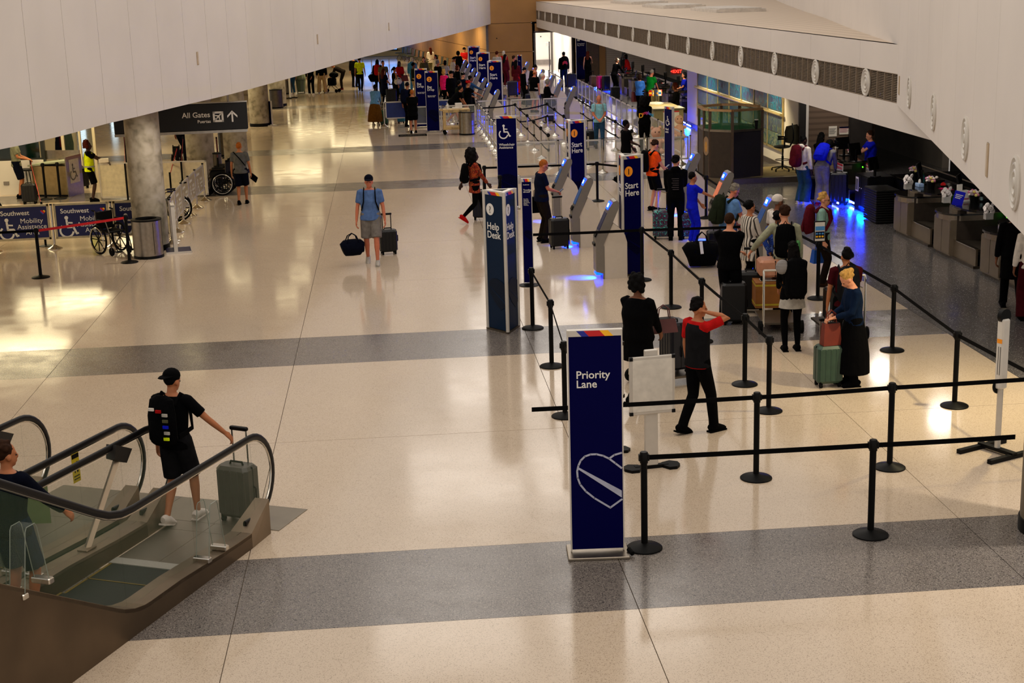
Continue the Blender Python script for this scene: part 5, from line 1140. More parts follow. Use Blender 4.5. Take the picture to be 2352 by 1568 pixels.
o = thing('hand_gel', 'white pump bottle on the tan service cart', 'bottle', (2.13, 54.25, .94)); part('bottle', MB().lathe([(.05, 0), (.05, .14), (.02, .17), (0, .17)], 12), WHITEP, o); part('pump', MB().lathe([(.012, .17), (.012, .22), (0, .22)], 8).box(-.04, .01, -.008, .008, .215, .23), WHITEP, o)
o = thing('tissue_box', 'white box of tissues on the tan service cart', 'tissue box', (2.55, 54.35, .94)); part('box', MB().rbox(-.13, .13, -.08, .08, 0, .2, .01), WHITEP, o); part('stack', MB().rbox(-.24, .0, -.14, -.04, 0, .06, .01), PAPER, o)
# row of waiting seats by the slanted wall
GSEAT = mat('grey_green_seat', (62, 66, 56), .6)
A, B = Vector((.95, 111, 0)), Vector((3.9, 88.0, 0))
dirv = (B - A); sz_ = math.atan2(dirv.y, dirv.x)
for k in range(13):
    p = A.lerp(B, k / 12.0); o = thing('waiting_seat', '%s grey-green seat from the far end of the waiting row' % WORDS[k], 'seat', tuple(p), sz_, 'waiting seats by the slanted wall')
    shared('ws_seat', 'seat', lambda: MB().rbox(-.26, .26, -.28, .2, .4, .46, .02), GSEAT, o); shared('ws_back', 'backrest', lambda: MB().rbox(-.26, .26, .18, .24, .46, .95, .02, Matrix.Rotation(R(-8), 4, 'X')), GSEAT, o); shared('ws_leg', 'leg', lambda: MB().tube([(0, -.2, 0), (0, 0, .38), (0, .2, 0)], .025, 6, (1, 0, 0)), STEELD, o)
    if k % 3 == 0: shared('ws_arm', 'armrest', lambda: MB().rbox(-.32, -.27, -.2, .15, .6, .64, .01), BLKP, o)
# green-headed wheeled bin and light post by the far left crowd
P = at(692, 213); o = thing('wheeled_bin', 'sage green ribbed bin among the far left crowd', 'bin', (P.x, P.y, 0)); part('body', MB().tube([(0, 0, .05), (0, 0, .7)], [(.2, .16), (.27, .2)], 8), mat('sage_plastic', (96, 108, 78), .6), o); part('lid', MB().lathe([(.3, .7), (.3, .78), (.24, .95), (0, .98)], 10), mat('sage_lid', (104, 116, 84), .6), o)
for s in (-1, 1): part('wheel', MB().lathe([(0, -.02), (.06, -.02), (.06, .02), (0, .02)], 12, Matrix.Translation((s * .18, 0, .06)) @ Matrix.Rotation(PI / 2, 4, 'Y')), RUBB, o)
# flags and stone counter
fg = thing('info_counter', 'pale stepped counter with small flags among the far counters', 'counter', (9.2, 51.0, 0)); CSTONE = mat('pale_stone', (140, 128, 88), .6)
part('body', MB().box(-.15, .85, -1.0, 1.6, 0, 1.0), CSTONE, fg); part('top', MB().box(-.2, .9, -1.05, 0.0, 1.0, 1.05), mat('stone_edge', (110, 104, 80), .4), fg)
part('slab', MB().add([(-.15, 0, 1.05), (.85, 0, 1.05), (.85, 1.6, 1.05), (-.15, 1.6, 1.05), (-.1, .1, 1.0), (.8, .1, 1.0), (.8, 1.5, 1.0), (-.1, 1.5, 1.0)], [(0, 1, 2, 3), (0, 4, 5, 1), (1, 5, 6, 2), (2, 6, 7, 3), (3, 7, 4, 0)]), CSTONE, fg); part('notice_sheet', MB().box(.15, .7, -1.02, -1.0, .35, .95), PAPER, fg); part('red_edge', MB().box(.15, .7, -1.025, -1.02, .92, .96), REDP, fg); part('red_edge', MB().box(.15, .7, -1.025, -1.02, .34, .37), REDP, fg)
fl_ = thing('flag_stand', 'cluster of small national flags on the pale counter', 'flag stand', (9.4, 51.8, 1.055)); part('base', MB().lathe([(.3, 0), (.3, .04), (.2, .08), (0, .08)], 18), mat('white_stone', (200, 190, 180), .4), fl_)
for k in range(9):
    a = k * 40; x, y = .14 * math.cos(R(a)), .14 * math.sin(R(a)); f = part('flag', MB().box(-.01, .11, -.004, .004, .3, .5), [REDP, YELP, mat('flag_blue', (40, 110, 200), .6), WHITE, mat('flag_green', (40, 140, 50), .6)][k % 5], fl_, (x, y, 0), (0, 0, R(a))); part('flag_stripe', MB().box(0, .11, -.006, .006, .36, .43), [YELP, WHITE, YELP, mat('flag_blue'), REDP][k % 5], f); part('pole', MB().lathe([(.006, .06), (.006, .52), (0, .52)], 6), BRASS, f)
# ------------------------------------------------------------------ people
CLOTH = {'black': (3, 3, 4), 'charcoal': (20, 20, 22), 'navy': (8, 14, 34), 'navyd': (6, 9, 22), 'grey': (112, 106, 100), 'lgrey': (168, 162, 152), 'white': (214, 204, 192), 'skyblue': (92, 130, 178), 'paleblue': (126, 178, 190), 'polo': (78, 104, 150),
         'jeans': (36, 66, 92), 'djeans': (18, 30, 48), 'khaki': (176, 146, 98), 'brown': (44, 28, 16), 'dbrown': (24, 17, 12), 'orange': (238, 76, 18), 'red': (170, 20, 20), 'maroon': (56, 10, 16), 'pink': (226, 30, 104), 'green': (10, 112, 30), 'dgreen': (26, 32, 20), 'sage': (150, 150, 124), 'mint': (126, 160, 146),
         'royal': (16, 26, 190), 'agent': (14, 24, 140), 'cyan': (60, 130, 176), 'tan': (150, 116, 76), 'skirtbrown': (92, 58, 16), 'olive': (84, 82, 56), 'greytee': (120, 120, 98), 'denim': (10, 24, 46), 'sweat': (120, 116, 112), 'shirtgrey': (84, 84, 82), 'hivis': (206, 224, 20), 'mauve': (110, 60, 80), 'lblue': (96, 144, 190), 'cream': (206, 192, 164), 'wine': (80, 16, 26), 'skyshirt': (60, 120, 200)}
SKIN = {'l': (206, 140, 106), 'm': (168, 104, 66), 'b': (112, 66, 40), 'd': (52, 30, 20), 'r': (190, 110, 78)}
HAIRC = {'black': (8, 7, 7), 'brown': (44, 26, 15), 'red': (96, 34, 14), 'blond': (176, 134, 70), 'grey': (120, 112, 100), 'white': (206, 196, 176), 'dark': (11, 8, 7), 'copper': (150, 82, 30), 'auburn': (66, 22, 10)}
mat_stripe('cl_stripes', (200, 190, 176), (60, 54, 50), 6.0, 'X', .8, .62); mat_print('cl_floral', [(20, 10, 10), (150, 24, 16), (26, 22, 12), (190, 70, 24), (40, 60, 24), (160, 20, 20)], 9, .8, 2); mat_print('cl_bluepaisley', [(14, 34, 90), (26, 60, 150), (12, 24, 70), (90, 120, 180)], 22, .8, 1.5)
mat_print('cl_floralcase', [(12, 40, 56), (90, 190, 180), (14, 20, 40), (90, 30, 60), (20, 90, 110), (10, 14, 24)], 6, .35, 3)
def cl(c):
    if 'cl_' + c in MATS: return MATS['cl_' + c]
    return mat('cl_' + c, CLOTH[c], .9, spec=.06, var=.18, scale=14, fold=.55)
def ik(a, c, l1, l2, hint):
    d = c - a; L_ = min(max(d.length, .05), (l1 + l2) * .995); u = d.normalized(); c = a + u * L_
    x = (l1 * l1 - l2 * l2 + L_ * L_) / (2 * L_); h = math.sqrt(max(0, l1 * l1 - x * x)); pr_ = hint - u * hint.dot(u)
    if pr_.length < 1e-4: pr_ = Vector((0, -1, 0))
    return a + u * x + pr_.normalized() * h, c
ARM = {'side': (.26, .05, .82), 'hold': (.29, .06, .74), 'front': (.07, .30, 1.05), 'phone': (.08, .27, 1.2), 'reach': (.14, .48, 1.12), 'low': (.16, .36, .82), 'hip': (.2, .02, .99), 'back': (.06, -.2, .95), 'ear': (.12, .07, 1.55), 'cross': (-.06, .24, 1.08), 'pull': (.3, -.3, .82), 'strap': (.12, .16, 1.3), 'wide': (.6, .12, 1.0), 'far': (.6, .25, .95), 'up': (.2, .32, 1.5), 'bend': (.1, .6, .62), 'pocket': (.2, .08, .92)}
FEET = {'stand': ((-.1, .0, 0, 0), (.1, .02, 0, 0)), 'wide': ((-.17, .02, 0, 0), (.17, -.02, 0, 0)), 'walk': ((-.08, .3, 0, -8), (.08, -.28, .05, 35)), 'walk2': ((-.08, -.28, .05, 35), (.08, .3, 0, -8)), 'sit': ((-.12, .46, 0, 0), (.12, .46, 0, 0)), 'step': ((-.08, -.12, .02, 15), (.09, .16, 0, 0))}
def rm(o, vox, it=3):
    m = o.modifiers.new('remesh', 'REMESH'); m.mode = 'VOXEL'; m.voxel_size = vox; m.use_smooth_shade = True
    if it: s = o.modifiers.new('smooth', 'SMOOTH'); s.iterations = it; s.factor = .5
    return o
PEOPLE = {}
def tufts(hm, HT, hair):
    "locks of hair lying over the scalp, low at the nape and high over the brow"
    rg = random.Random(len(PEOPLE) + int(HT.translation.z * 1e4))
    for i in range(34):
        a = rg.uniform(0, 2 * PI); e = rg.uniform(-.25, 1.45); c_ = math.cos(e)
        y = math.sin(a) * c_
        if y > .25 and e < .95 or (y > -.1 and e < .35): continue
        P_ = Vector((.078 * math.cos(a) * c_, -.016 + .096 * y, .146 + .094 * math.sin(e) - (.02 if y < -.3 and e < .2 else 0)))
        r = rg.uniform(.02, .032); hm.ell(P_, (r, r * 1.15, r * .8), 6, 4, HT)
def person(loc, H, face, label, top='black', bot='black', shoe='black', skin='m', hair='short', hc='dark', L='side', Rr='side', feet='stand', lean=0.0, head=(0, 0), sleeve='short', legs='long', b=1.0, fem=False, cap=None, capback=False, skirt=None, hem=-.07, hood=False, glasses=False, vest=None, collar=None, vox=None, hz=.93, z=0.0, key=None, beard=None, torso_twist=0.0):
    k = H / 1.72; dist = Vector((loc[0], loc[1])).length
    vox = vox or (.0105 if dist < 26 else .013 if dist < 44 else .019)
    o = thing('person', label, 'person', (loc[0], loc[1], z), R(face))
    hip = Vector((0, 0, hz)); t = Vector((0, math.sin(lean), math.cos(lean))); fw = Vector((0, math.cos(lean), -math.sin(lean)))
    if lean > .3: hip.y -= .12 * math.sin(lean)
    at_ = lambda d, x=0, y=0: hip + t * d + Vector((x, 0, 0)) + fw * y
    sw = .163 if fem else .182; hw_ = .172 if fem else .165
    body, shirt, pants = MB(), MB(), MB()
    rings = [(-.07, .14, .105), (.0, hw_, .118), (.13, .138 if not fem else .126, .1), (.3, .158, .112 if not fem else .118), (.42, .165, .104), (.485, .135, .082), (.53, .065, .06)]
    rings = [(d, rx * (b if d < .35 else (1 + b) / 2), ry * (b * 1.04 if d < .35 and b > 1 else 1)) for d, rx, ry in rings]
    body.tube([at_(d) for d, _, _ in rings], [(rx, ry) for _, rx, ry in rings], 14, tuple(fw))
    N = at_(.555, 0, .012); yaw, pit = R(head[0]), R(head[1])
    HT = Matrix.Translation(N) @ Matrix.Rotation(yaw, 4, 'Z') @ Matrix.Rotation(-pit, 4, 'X')
    body.tube([at_(.46, 0, -.01), at_(.53, 0, 0), HT @ Vector((0, 0, .06))], [.06, .052, .05], 10)
    body.ell((0, -.005, .135), (.073, .094, .098), 14, 9, HT).ell((0, .028, .075), (.06, .064, .083), 12, 8, HT).ell((0, .058, .018), (.034, .028, .024), 8, 5, HT)
    body.ell((0, .1, .083), (.014, .02, .026), 8, 5, HT).ell((0, .078, .122), (.052, .02, .014), 8, 5, HT).ell((0, .088, .042), (.024, .012, .011), 8, 5, HT)
    for s in (-1, 1): body.ell((s * .076, -.002, .092), (.011, .023, .032), 7, 5, HT)
    # arms and hands
    wr = {}
    for s, pose in ((-1, L), (1, Rr)):
        sh = at_(.46, s * sw, -.005); tg = ARM[pose] if isinstance(pose, str) else pose
        tg = Vector((s * tg[0], tg[1], tg[2])) if isinstance(pose, str) else Vector(tg)
        if isinstance(pose, str) and lean > .05 and pose not in ('side', 'hold', 'pull', 'bend', 'low'):
            rel = tg - Vector((0, 0, .93)); tg = hip + t * rel.z + fw * rel.y + Vector((rel.x, 0, 0))
        elif hz < .8: tg.z -= .93 - hz
        hint = Vector((s * .55, -.8, -.25)) if pose not in ('ear',) else Vector((s * .8, .7, -.1))
        el, w_ = ik(sh, tg, .285, .25, hint); u = (el - sh).normalized(); f = (w_ - el).normalized()
        body.tube([sh - Vector((s * .03, 0, -.005)), sh, sh.lerp(el, .5), el, el.lerp(w_, .35), w_, w_ + f * .02], [.05, .05, .044, .037, .036, .026, .024], 9, (.1, 1, .05))
        hd = f; wv = Vector((0, 1, .1)) if abs(hd.z) > .6 else Vector((1, 0, 0)); wv = (wv - hd * wv.dot(hd)).normalized()
        if abs(hd.z) <= .6: wv = wv * -s
        nv = hd.cross(wv).normalized()
        if nv.dot(Vector((-s, 0, -.4))) < 0: nv = -nv
        pe = w_ + hd * .095
        body.tube([w_ - hd * .01, w_ + hd * .04, pe], [(.022, .02), (.04, .017), (.042, .016)], 8, tuple(nv))
        for q in range(4):
            i = q - 1.5; ln = [.062, .074, .07, .055][q]; p0 = pe - hd * .015 + wv * (-i * .021); p1 = p0 + hd * ln * .6 + nv * .008; p2 = p1 + hd * ln * .42 + nv * .03; p3 = p2 + hd * ln * .06 + nv * .022
            body.tube([p0, p1, p2, p3], [.0105, .0105, .0095, .007], 6, tuple(wv))
        p0 = w_ + hd * .03 + wv * .03; p1 = p0 + hd * .03 + wv * .025 + nv * .012; p2 = p1 + hd * .035 + nv * .012
        body.tube([p0, p1, p2], [.013, .012, .009], 6, tuple(nv))
        wr[s] = w_ + hd * .09
        # sleeve
        if sleeve == 'short':
            e = sh.lerp(el, .72); shirt.tube([sh - Vector((s * .05, 0, -.012)), sh + Vector((0, 0, .004)), sh.lerp(el, .35), e], [.066, .068, .064, .062], 10, (.1, 1, .05))
        elif sleeve == 'long':
            shirt.tube([sh - Vector((s * .05, 0, -.012)), sh + Vector((0, 0, .004)), sh.lerp(el, .5), el, el.lerp(w_, .5), w_ - f * .02], [.066, .068, .062, .055, .05, .04], 10, (.1, 1, .05))
    # legs
    fpts = FEET[feet] if isinstance(feet, str) else feet
    for s, (fx, fy, fz, fp) in zip((-1, 1), fpts):
        hj = hip + Vector((s * .088, 0, -.03)); an = Vector((fx, fy - (.04 if fp > 20 else 0), fz + .085 + (.05 if fp > 20 else 0)))
        kn, an = ik(hj, an, .425, .415, Vector((s * .08, 1, 0)))
        lp_ = [hj + Vector((0, 0, .05)), hj.lerp(kn, .25), hj.lerp(kn, .7), kn, kn.lerp(an, .3), kn.lerp(an, .75), an]
        body.tube(lp_, [.084, .083, .066, .054, .054, .038, .035], 10)
        FT = Matrix.Translation(an) @ Matrix.Rotation(R(-fp), 4, 'X')
        body.tube([FT @ Vector((0, -.045, -.03)), FT @ Vector((0, .0, -.03)), FT @ Vector((0, .13, -.055))], [.034, .036, (.036, .02)], 8, (0, 0, 1))
        sm = MB().tube([FT @ Vector(q) for q in ((0, -.078, -.038), (0, -.06, -.03), (0, .0, -.022), (0, .08, -.04), (0, .15, -.055), (0, .185, -.065))], [(.03, .036), (.042, .05), (.044, .06), (.046, .044), (.042, .03), (.02, .016)], 10, (0, 0, 1))
        sm.box(-.043, .043, -.085, .18, -.087, -.068, FT)
        sm.v = [tuple(Vector(v) * k) for v in sm.v]
        so = part('shoe', sm, cl(shoe), o, smooth=True)
        r_ = 1.0 if b < 1.1 else 1.1
        if legs == 'long': pants.tube([hj + Vector((0, 0, .06)), hj.lerp(kn, .25), hj.lerp(kn, .7), kn, kn.lerp(an, .4), kn.lerp(an, .8), an + Vector((0, 0, -.02))], [.098 * r_, .098 * r_, .084 * r_, .072, .07, .064, .066], 10)
        elif legs == 'wide': pants.tube([hj + Vector((0, 0, .06)), hj.lerp(kn, .25), hj.lerp(kn, .7), kn, kn.lerp(an, .5), an + Vector((0, 0, -.03))], [.105, .106, .098, .094, .1, .108], 10)
        elif legs == 'tight': pants.tube([hj + Vector((0, 0, .06)), hj.lerp(kn, .25), hj.lerp(kn, .7), kn, kn.lerp(an, .35), an], [.092, .09, .072, .06, .06, .042], 10)
        elif legs == 'short': pants.tube([hj + Vector((0, 0, .06)), hj.lerp(kn, .25), hj.lerp(kn, .6), hj.lerp(kn, .92)], [.1 * r_, .105 * r_, .1 * r_, .098 * r_], 10)
    pants.tube([at_(-.1), at_(-.04), at_(.06), at_(.11)], [(.12, .1), (hw_ * b + .014, .132 * max(1, b)), (hw_ * b + .008, .126 * max(1, b)), (.15 * b, .114 * max(1, b))], 14, tuple(fw))
    # shirt body
    f_ = .02 if sleeve == 'long' else .015
    sr_ = [(hem, (hw_ * b + f_ + .004, .125 * max(1, b) + f_))] + [(d, (rx + f_, ry + f_)) for d, rx, ry in rings if d > hem + .04 and d < .5] + [(.515, (.082, .078))]
    shirt.tube([at_(d) for d, _ in sr_], [r for _, r in sr_], 14, tuple(fw))
    if hood: shirt.tube([at_(.5, -.08, -.06), at_(.53, -.05, -.1), at_(.54, .05, -.1), at_(.5, .08, -.06)], [.045, .055, .055, .045], 8)
    def emit(name, mb, m, v, it=3, lab=None):
        mb.v = [tuple(Vector(q) * k) for q in mb.v]
        q = part(name, mb, m, o); rm(q, v, it)
        if lab: q['label'] = lab
        return q
    emit('body', body, mat('skin_' + skin, SKIN[skin], .55, spec=.3, var=.06, scale=20), vox, 2)
    emit('shirt', shirt, cl(top), vox * 1.35)
    if vest:
        vm = MB().tube([at_(d) for d in (-.06, .05, .2, .4, .48)], [(hw_ * b + .03, .15), (.175 * b, .14), (.175, .135), (.185, .13), (.15, .105)], 14, tuple(fw)); emit('vest', vm, cl(vest), vox * 1.35)
        for d in (.0, .0): pass
        bandm = MB().tube([at_(.07), at_(.105)], [(hw_ * b + .036, .158)] * 2, 16, tuple(fw)); bandm.v = [tuple(Vector(q) * k) for q in bandm.v]; (part('reflective_band', bandm, mat('reflective_grey', (150, 150, 140), .4), o) if vest == 'hivis' else None)
        for sx in ((-.09, .09) if vest == 'hivis' else ()):
            bm = MB().tube([at_(.08, sx, -.148), at_(.3, sx, -.142), at_(.47, sx, -.1)], [(.02, .006)] * 3, 4, tuple(fw)); bm.v = [tuple(Vector(q) * k) for q in bm.v]; part('reflective_band', bm, mat('reflective_grey'), o)
    if skirt:
        hemz, hr, sc_ = skirt
        sk = MB(); zz = [hz + .1, hz, hz * .75 + hemz * .25, hz * .4 + hemz * .6, hemz]; rr_ = [(.15, .12), (.185, .145), (.19 + (hr - .19) * .4, .16 + (hr - .16) * .3), (.19 + (hr - .19) * .75, hr * .86), (hr, hr * .9)]
        sk.tube([(0, hip.y * (1 - i / 4), q) for i, q in enumerate(zz)], rr_, 18); emit('skirt', sk, cl(sc_), vox * 1.4)
    if legs != 'none': emit('trousers' if legs != 'short' else 'shorts', pants, cl(bot), vox * 1.35)
    # hair and hats
    hm = MB(); hcol = mat('hair_' + hc, HAIRC[hc], .8, spec=.08, var=.3, scale=30)
    if hair in ('short', 'long', 'bob', 'bun', 'pony'): hm.ell((0, -.016, .146), (.078, .096, .094), 14, 9, HT); tufts(hm, HT, hair)
    if hair == 'buzz': hm.ell((0, -.016, .143), (.077, .095, .095), 14, 9, HT)
    if hair == 'bald': hm.ell((0, -.036, .1), (.079, .075, .045), 14, 7, HT)
    if hair == 'long': hm.tube([HT @ Vector(q) for q in ((0, -.04, .18), (0, -.075, .06), (0, -.1, -.06), (0, -.12, -.24))], [(.085, .05), (.1, .05), (.105, .045), (.07, .03)], 12)
    if hair == 'bob': hm.ell((0, -.035, .075), (.096, .082, .1), 12, 7, HT)
    if hair == 'bun': hm.ell((0, -.12, .17), (.045, .045, .045), 10, 6, HT)
    if hair == 'pony': hm.tube([HT @ Vector(q) for q in ((0, -.1, .17), (0, -.15, .12), (0, -.15, -.06))], [.03, .035, .015], 8)
    if hair == 'afro': hm.ell((0, -.035, .145), (.15, .14, .15), 16, 10, HT)
    if hair == 'curly':
        for i in range(26):
            a = i * 2.4; zz = .06 + .2 * (i / 25.0); rr2 = .085 * math.sqrt(max(.1, 1 - ((zz - .13) / .15) ** 2)); hm.ell((rr2 * math.cos(a), -.03 + rr2 * math.sin(a) * (1 if math.sin(a) < 0 else .55), zz), (.042, .042, .042), 7, 5, HT)
    if hair == 'bighair':
        for i in range(34):
            a = i * 2.4; zz = -.02 + .29 * (i / 33.0); rr2 = .13 * math.sqrt(max(.1, 1 - ((zz - .12) / .2) ** 2)); hm.ell((rr2 * math.cos(a), -.045 + rr2 * math.sin(a) * (1 if math.sin(a) < 0 else .45), zz), (.06, .06, .06), 7, 5, HT)
    if hair == 'hood': hm.ell((0, -.02, .12), (.105, .115, .135), 14, 9, HT)
    if hm.v: emit('hair' if hair != 'hood' else 'hood', hm, hcol, max(vox, .011), 1)
    if cap:
        cm = MB(); sg_ = -1 if capback else 1
        cm.ell((0, -.012, .165), (.087, .105, .085), 14, 8, HT)
        cm.tube([HT @ Vector((0, sg_ * .06 - .01, .165)), HT @ Vector((0, sg_ * .12, .158)), HT @ Vector((0, sg_ * .175, .145))], [(.078, .012), (.07, .01), (.04, .007)], 12, tuple((HT.to_3x3() @ Vector((0, 0, 1))))); cm.v = [tuple(Vector(q) * k) for q in cm.v]
        part('cap', cm, cl(cap), o, smooth=True)
    if dist < 60:
        em_ = MB()
        for s in (-1, 1): em_.ell((s * .03, .086, .1), (.011, .008, .007), 6, 4, HT)
        em_.v = [tuple(Vector(q) * k) for q in em_.v]; part('eyes', em_, mat('eye_dark', (16, 10, 8), .3), o)
    if glasses:
        gm_ = MB()
        for s in (-1, 1): gm_.tube([HT @ Vector((s * .032 + .022 * math.cos(R(i * 45)), .1, .1 + .017 * math.sin(R(i * 45)))) for i in range(8)], .003, 5, tuple(HT.to_3x3() @ Vector((0, 1, 0))), closed=True); gm_.tube([HT @ Vector((s * .055, .098, .102)), HT @ Vector((s * .078, .0, .102))], .003, 5)
        gm_.v = [tuple(Vector(q) * k) for q in gm_.v]; part('glasses', gm_, BLKP, o)
    info = dict(o=o, k=k, hip=hip * k, t=t, fw=fw, lean=lean, wr={s: w_ * k for s, w_ in wr.items()}, loc=Vector((loc[0], loc[1], z)), face=R(face), HT=HT)
    if key: PEOPLE[key] = info
    return info
def worldpt(i, v): return i['loc'] + Matrix.Rotation(i['face'], 3, 'Z') @ Vector(v)
def backpack(i, label, c='black', w=.3, h=.46, d=.17, zc=.05, strap=True):
    k = i['k']; o = thing('backpack', label, 'backpack', tuple(i['loc'] + Vector((0, 0, 0))), i['face'])
    T = Matrix.Translation(i['hip']) @ Matrix.Rotation(-i['lean'], 4, 'X')
    y0 = -.145 * k
    b_ = part('body', MB().tube([T @ Vector((0, y0 - d * .42, zc)), T @ Vector((0, y0 - d * .5, zc + .05)), T @ Vector((0, y0 - d * .5, zc + h * .6)), T @ Vector((0, y0 - d * .4, zc + h * .92)), T @ Vector((0, y0 - d * .35, zc + h))], [(w * .42, d * .42), (w * .5, d * .55), (w * .5, d * .52), (w * .42, d * .4), (w * .2, d * .2)], 12), cl(c), o, smooth=True)
    part('pocket', MB().tube([T @ Vector((0, y0 - d * .95, zc + .03)), T @ Vector((0, y0 - d * 1.0, zc + .1)), T @ Vector((0, y0 - d * .92, zc + h * .5))], [(w * .32, d * .2), (w * .36, d * .24), (w * .3, d * .12)], 10), cl(c), o, smooth=True)
    part('top_handle', MB().tube([T @ Vector((-.03, y0 - .03, zc + h - .01)), T @ Vector((0, y0 - .04, zc + h + .04)), T @ Vector((.03, y0 - .03, zc + h - .01))], .008, 6), cl(c), o)
    if strap:
        for s in (-1, 1): part('strap', MB().tube([T @ Vector((s * .1, y0 + .01, .44 * k)), T @ Vector((s * .11, -.02, .53 * k)), T @ Vector((s * .115, .11, .45 * k)), T @ Vector((s * .12, .142 * k, .3 * k)), T @ Vector((s * .17, .07, .14 * k)), T @ Vector((s * .13, y0, .1 * k))], [(.03, .012)] * 6, 8, (1, 0, 0)), cl(c), o, smooth=True)
    return o
def suitcase(loc, rz, label, c='black', w=.4, h=.58, d=.25, handle=0.0, tilt=0.0, ribs=True, m=None, z=0.0):
    o = thing('suitcase', label, 'suitcase', (loc[0], loc[1], z), R(rz)); m = m or mat('case_' + c, CLOTH.get(c, (20, 20, 22)), .4, spec=.35)
    part('shell', MB().rbox(-w / 2, w / 2, -d / 2, d / 2, .06, .06 + h, .045), m, o, smooth=False)
    part('zip_band', MB().rbox(-w / 2 - .003, w / 2 + .003, -.012, .012, .07, .05 + h, .02), BLKP, o)
    if ribs:
        for q in range(5): shared(('rib', w, h, d), 'rib', lambda: MB().rbox(-.012, .012, -d / 2 - .006, d / 2 + .006, .1, .02 + h, .006), m, o, (-w / 2 + w * (q + .5) / 5, 0, 0))
    for sx in (-1, 1):
        for sy in (-1, 1): shared('castor_s', 'wheel', lambda: MB().lathe([(0, -.018), (.028, -.018), (.028, .018), (0, .018)], 12, Matrix.Rotation(PI / 2, 4, 'Y')).box(-.02, .02, -.02, .02, .02, .07), RUBB, o, (sx * (w / 2 - .05), sy * (d / 2 - .04), .03))
    part('carry_handle', MB().tube([(-.08, 0, .06 + h), (-.07, 0, .09 + h), (.07, 0, .09 + h), (.08, 0, .06 + h)], .012, 6), BLKP, o); part('side_handle', MB().tube([(w / 2, 0, .25 + h * .0), (w / 2 + .025, 0, .27), (w / 2 + .025, 0, .38), (w / 2, 0, .4)], .01, 6), BLKP, o)
    if handle:
        hd = part('pull_handle', MB().tube([(-.09, d / 2 - .04, .06 + h), (-.09, d / 2 - .04, .06 + h + handle)], .01, 6).tube([(.09, d / 2 - .04, .06 + h), (.09, d / 2 - .04, .06 + h + handle)], .01, 6), SILVER if handle > .3 else BLKP, o); part('grip', MB().rbox(-.11, .11, d / 2 - .065, d / 2 - .015, .05 + h + handle, .09 + h + handle, .012), BLKP, hd)
    if tilt: o.rotation_euler = (R(tilt), 0, R(rz))
    return o
def duffel(loc, rz, label, c='navyd', L_=.5, r=.16, z=0.0, hanging=False):
    o = thing('duffel_bag', label, 'bag', (loc[0], loc[1], z), R(rz))
    part('body', MB().tube([(-L_ / 2, 0, r * .9), (-L_ / 2 + .05, 0, r), (0, 0, r * 1.02), (L_ / 2 - .05, 0, r), (L_ / 2, 0, r * .9)], [(r * .7, r * .7), (r * .98, r * .95), (r * 1.05, r), (r * .98, r * .95), (r * .7, r * .7)], 12, (0, 0, 1)), cl(c), o, smooth=True)
    for y in (-.06, .06): part('handle', MB().tube([(-.12, y * 2, r * 1.7), (-.08, y, r * 2.4), (0, y * .3, r * 2.7), (.08, y, r * 2.4), (.12, y * 2, r * 1.7)], .011, 6), cl(c), o)
    part('zip', MB().box(-L_ * .4, L_ * .4, -.006, .006, r * 2.0, r * 2.03), BLKP, o); part('end_pocket', MB().ell((L_ / 2, 0, r * .9), (.03, r * .6, r * .55)), cl(c), o)
    return o
def tote(loc, rz, label, c='tan', w=.3, h=.26, d=.12, z=.6):
    o = thing('hand_bag', label, 'bag', (loc[0], loc[1], z), R(rz)); m = cl(c) if c in CLOTH else mat('bag_' + c, {'rust': (104, 32, 14), 'purse': (40, 20, 16), 'blue': (14, 84, 180), 'dusk': (84, 44, 44)}[c], .6)
    part('body', MB().add([(-w / 2, -d / 2, 0), (w / 2, -d / 2, 0), (w / 2, d / 2, 0), (-w / 2, d / 2, 0), (-w * .42, -d * .35, h), (w * .42, -d * .35, h), (w * .42, d * .35, h), (-w * .42, d * .35, h)], [(3, 2, 1, 0), (4, 5, 6, 7), (0, 1, 5, 4), (1, 2, 6, 5), (2, 3, 7, 6), (3, 0, 4, 7)]), m, o)
    for y in (-.03, .03): part('handle', MB().tube([(-w * .25, y, h - .01), (-w * .2, y, h + .13), (0, y * .3, h + .18), (w * .2, y, h + .13), (w * .25, y, h - .01)], .008, 6), m, o)
    part('opening', MB().box(-w * .38, w * .38, -d * .28, d * .28, h, h + .004), DARKW, o)
    return o
def phone(i, s=1, label='black phone'):
    P_ = worldpt(i, i['wr'][s] + Vector((0, .03, .02))); o = thing('phone', label, 'phone', tuple(P_), i['face']); part('case', MB().rbox(-.036, .036, -.075, .075, -.005, .004, .004, Matrix.Rotation(R(35), 4, 'X')), BLKP, o); part('screen', MB().box(-.032, .032, -.07, .07, .004, .005, Matrix.Rotation(R(35), 4, 'X')), mat('phone_screen', (40, 60, 90), .2, emit=.4), o)
def hp(px, py, H): p = at(px, py, H); return (p.x, p.y)
def fp(px, py): p = at(px, py, 0); return (p.x, p.y)
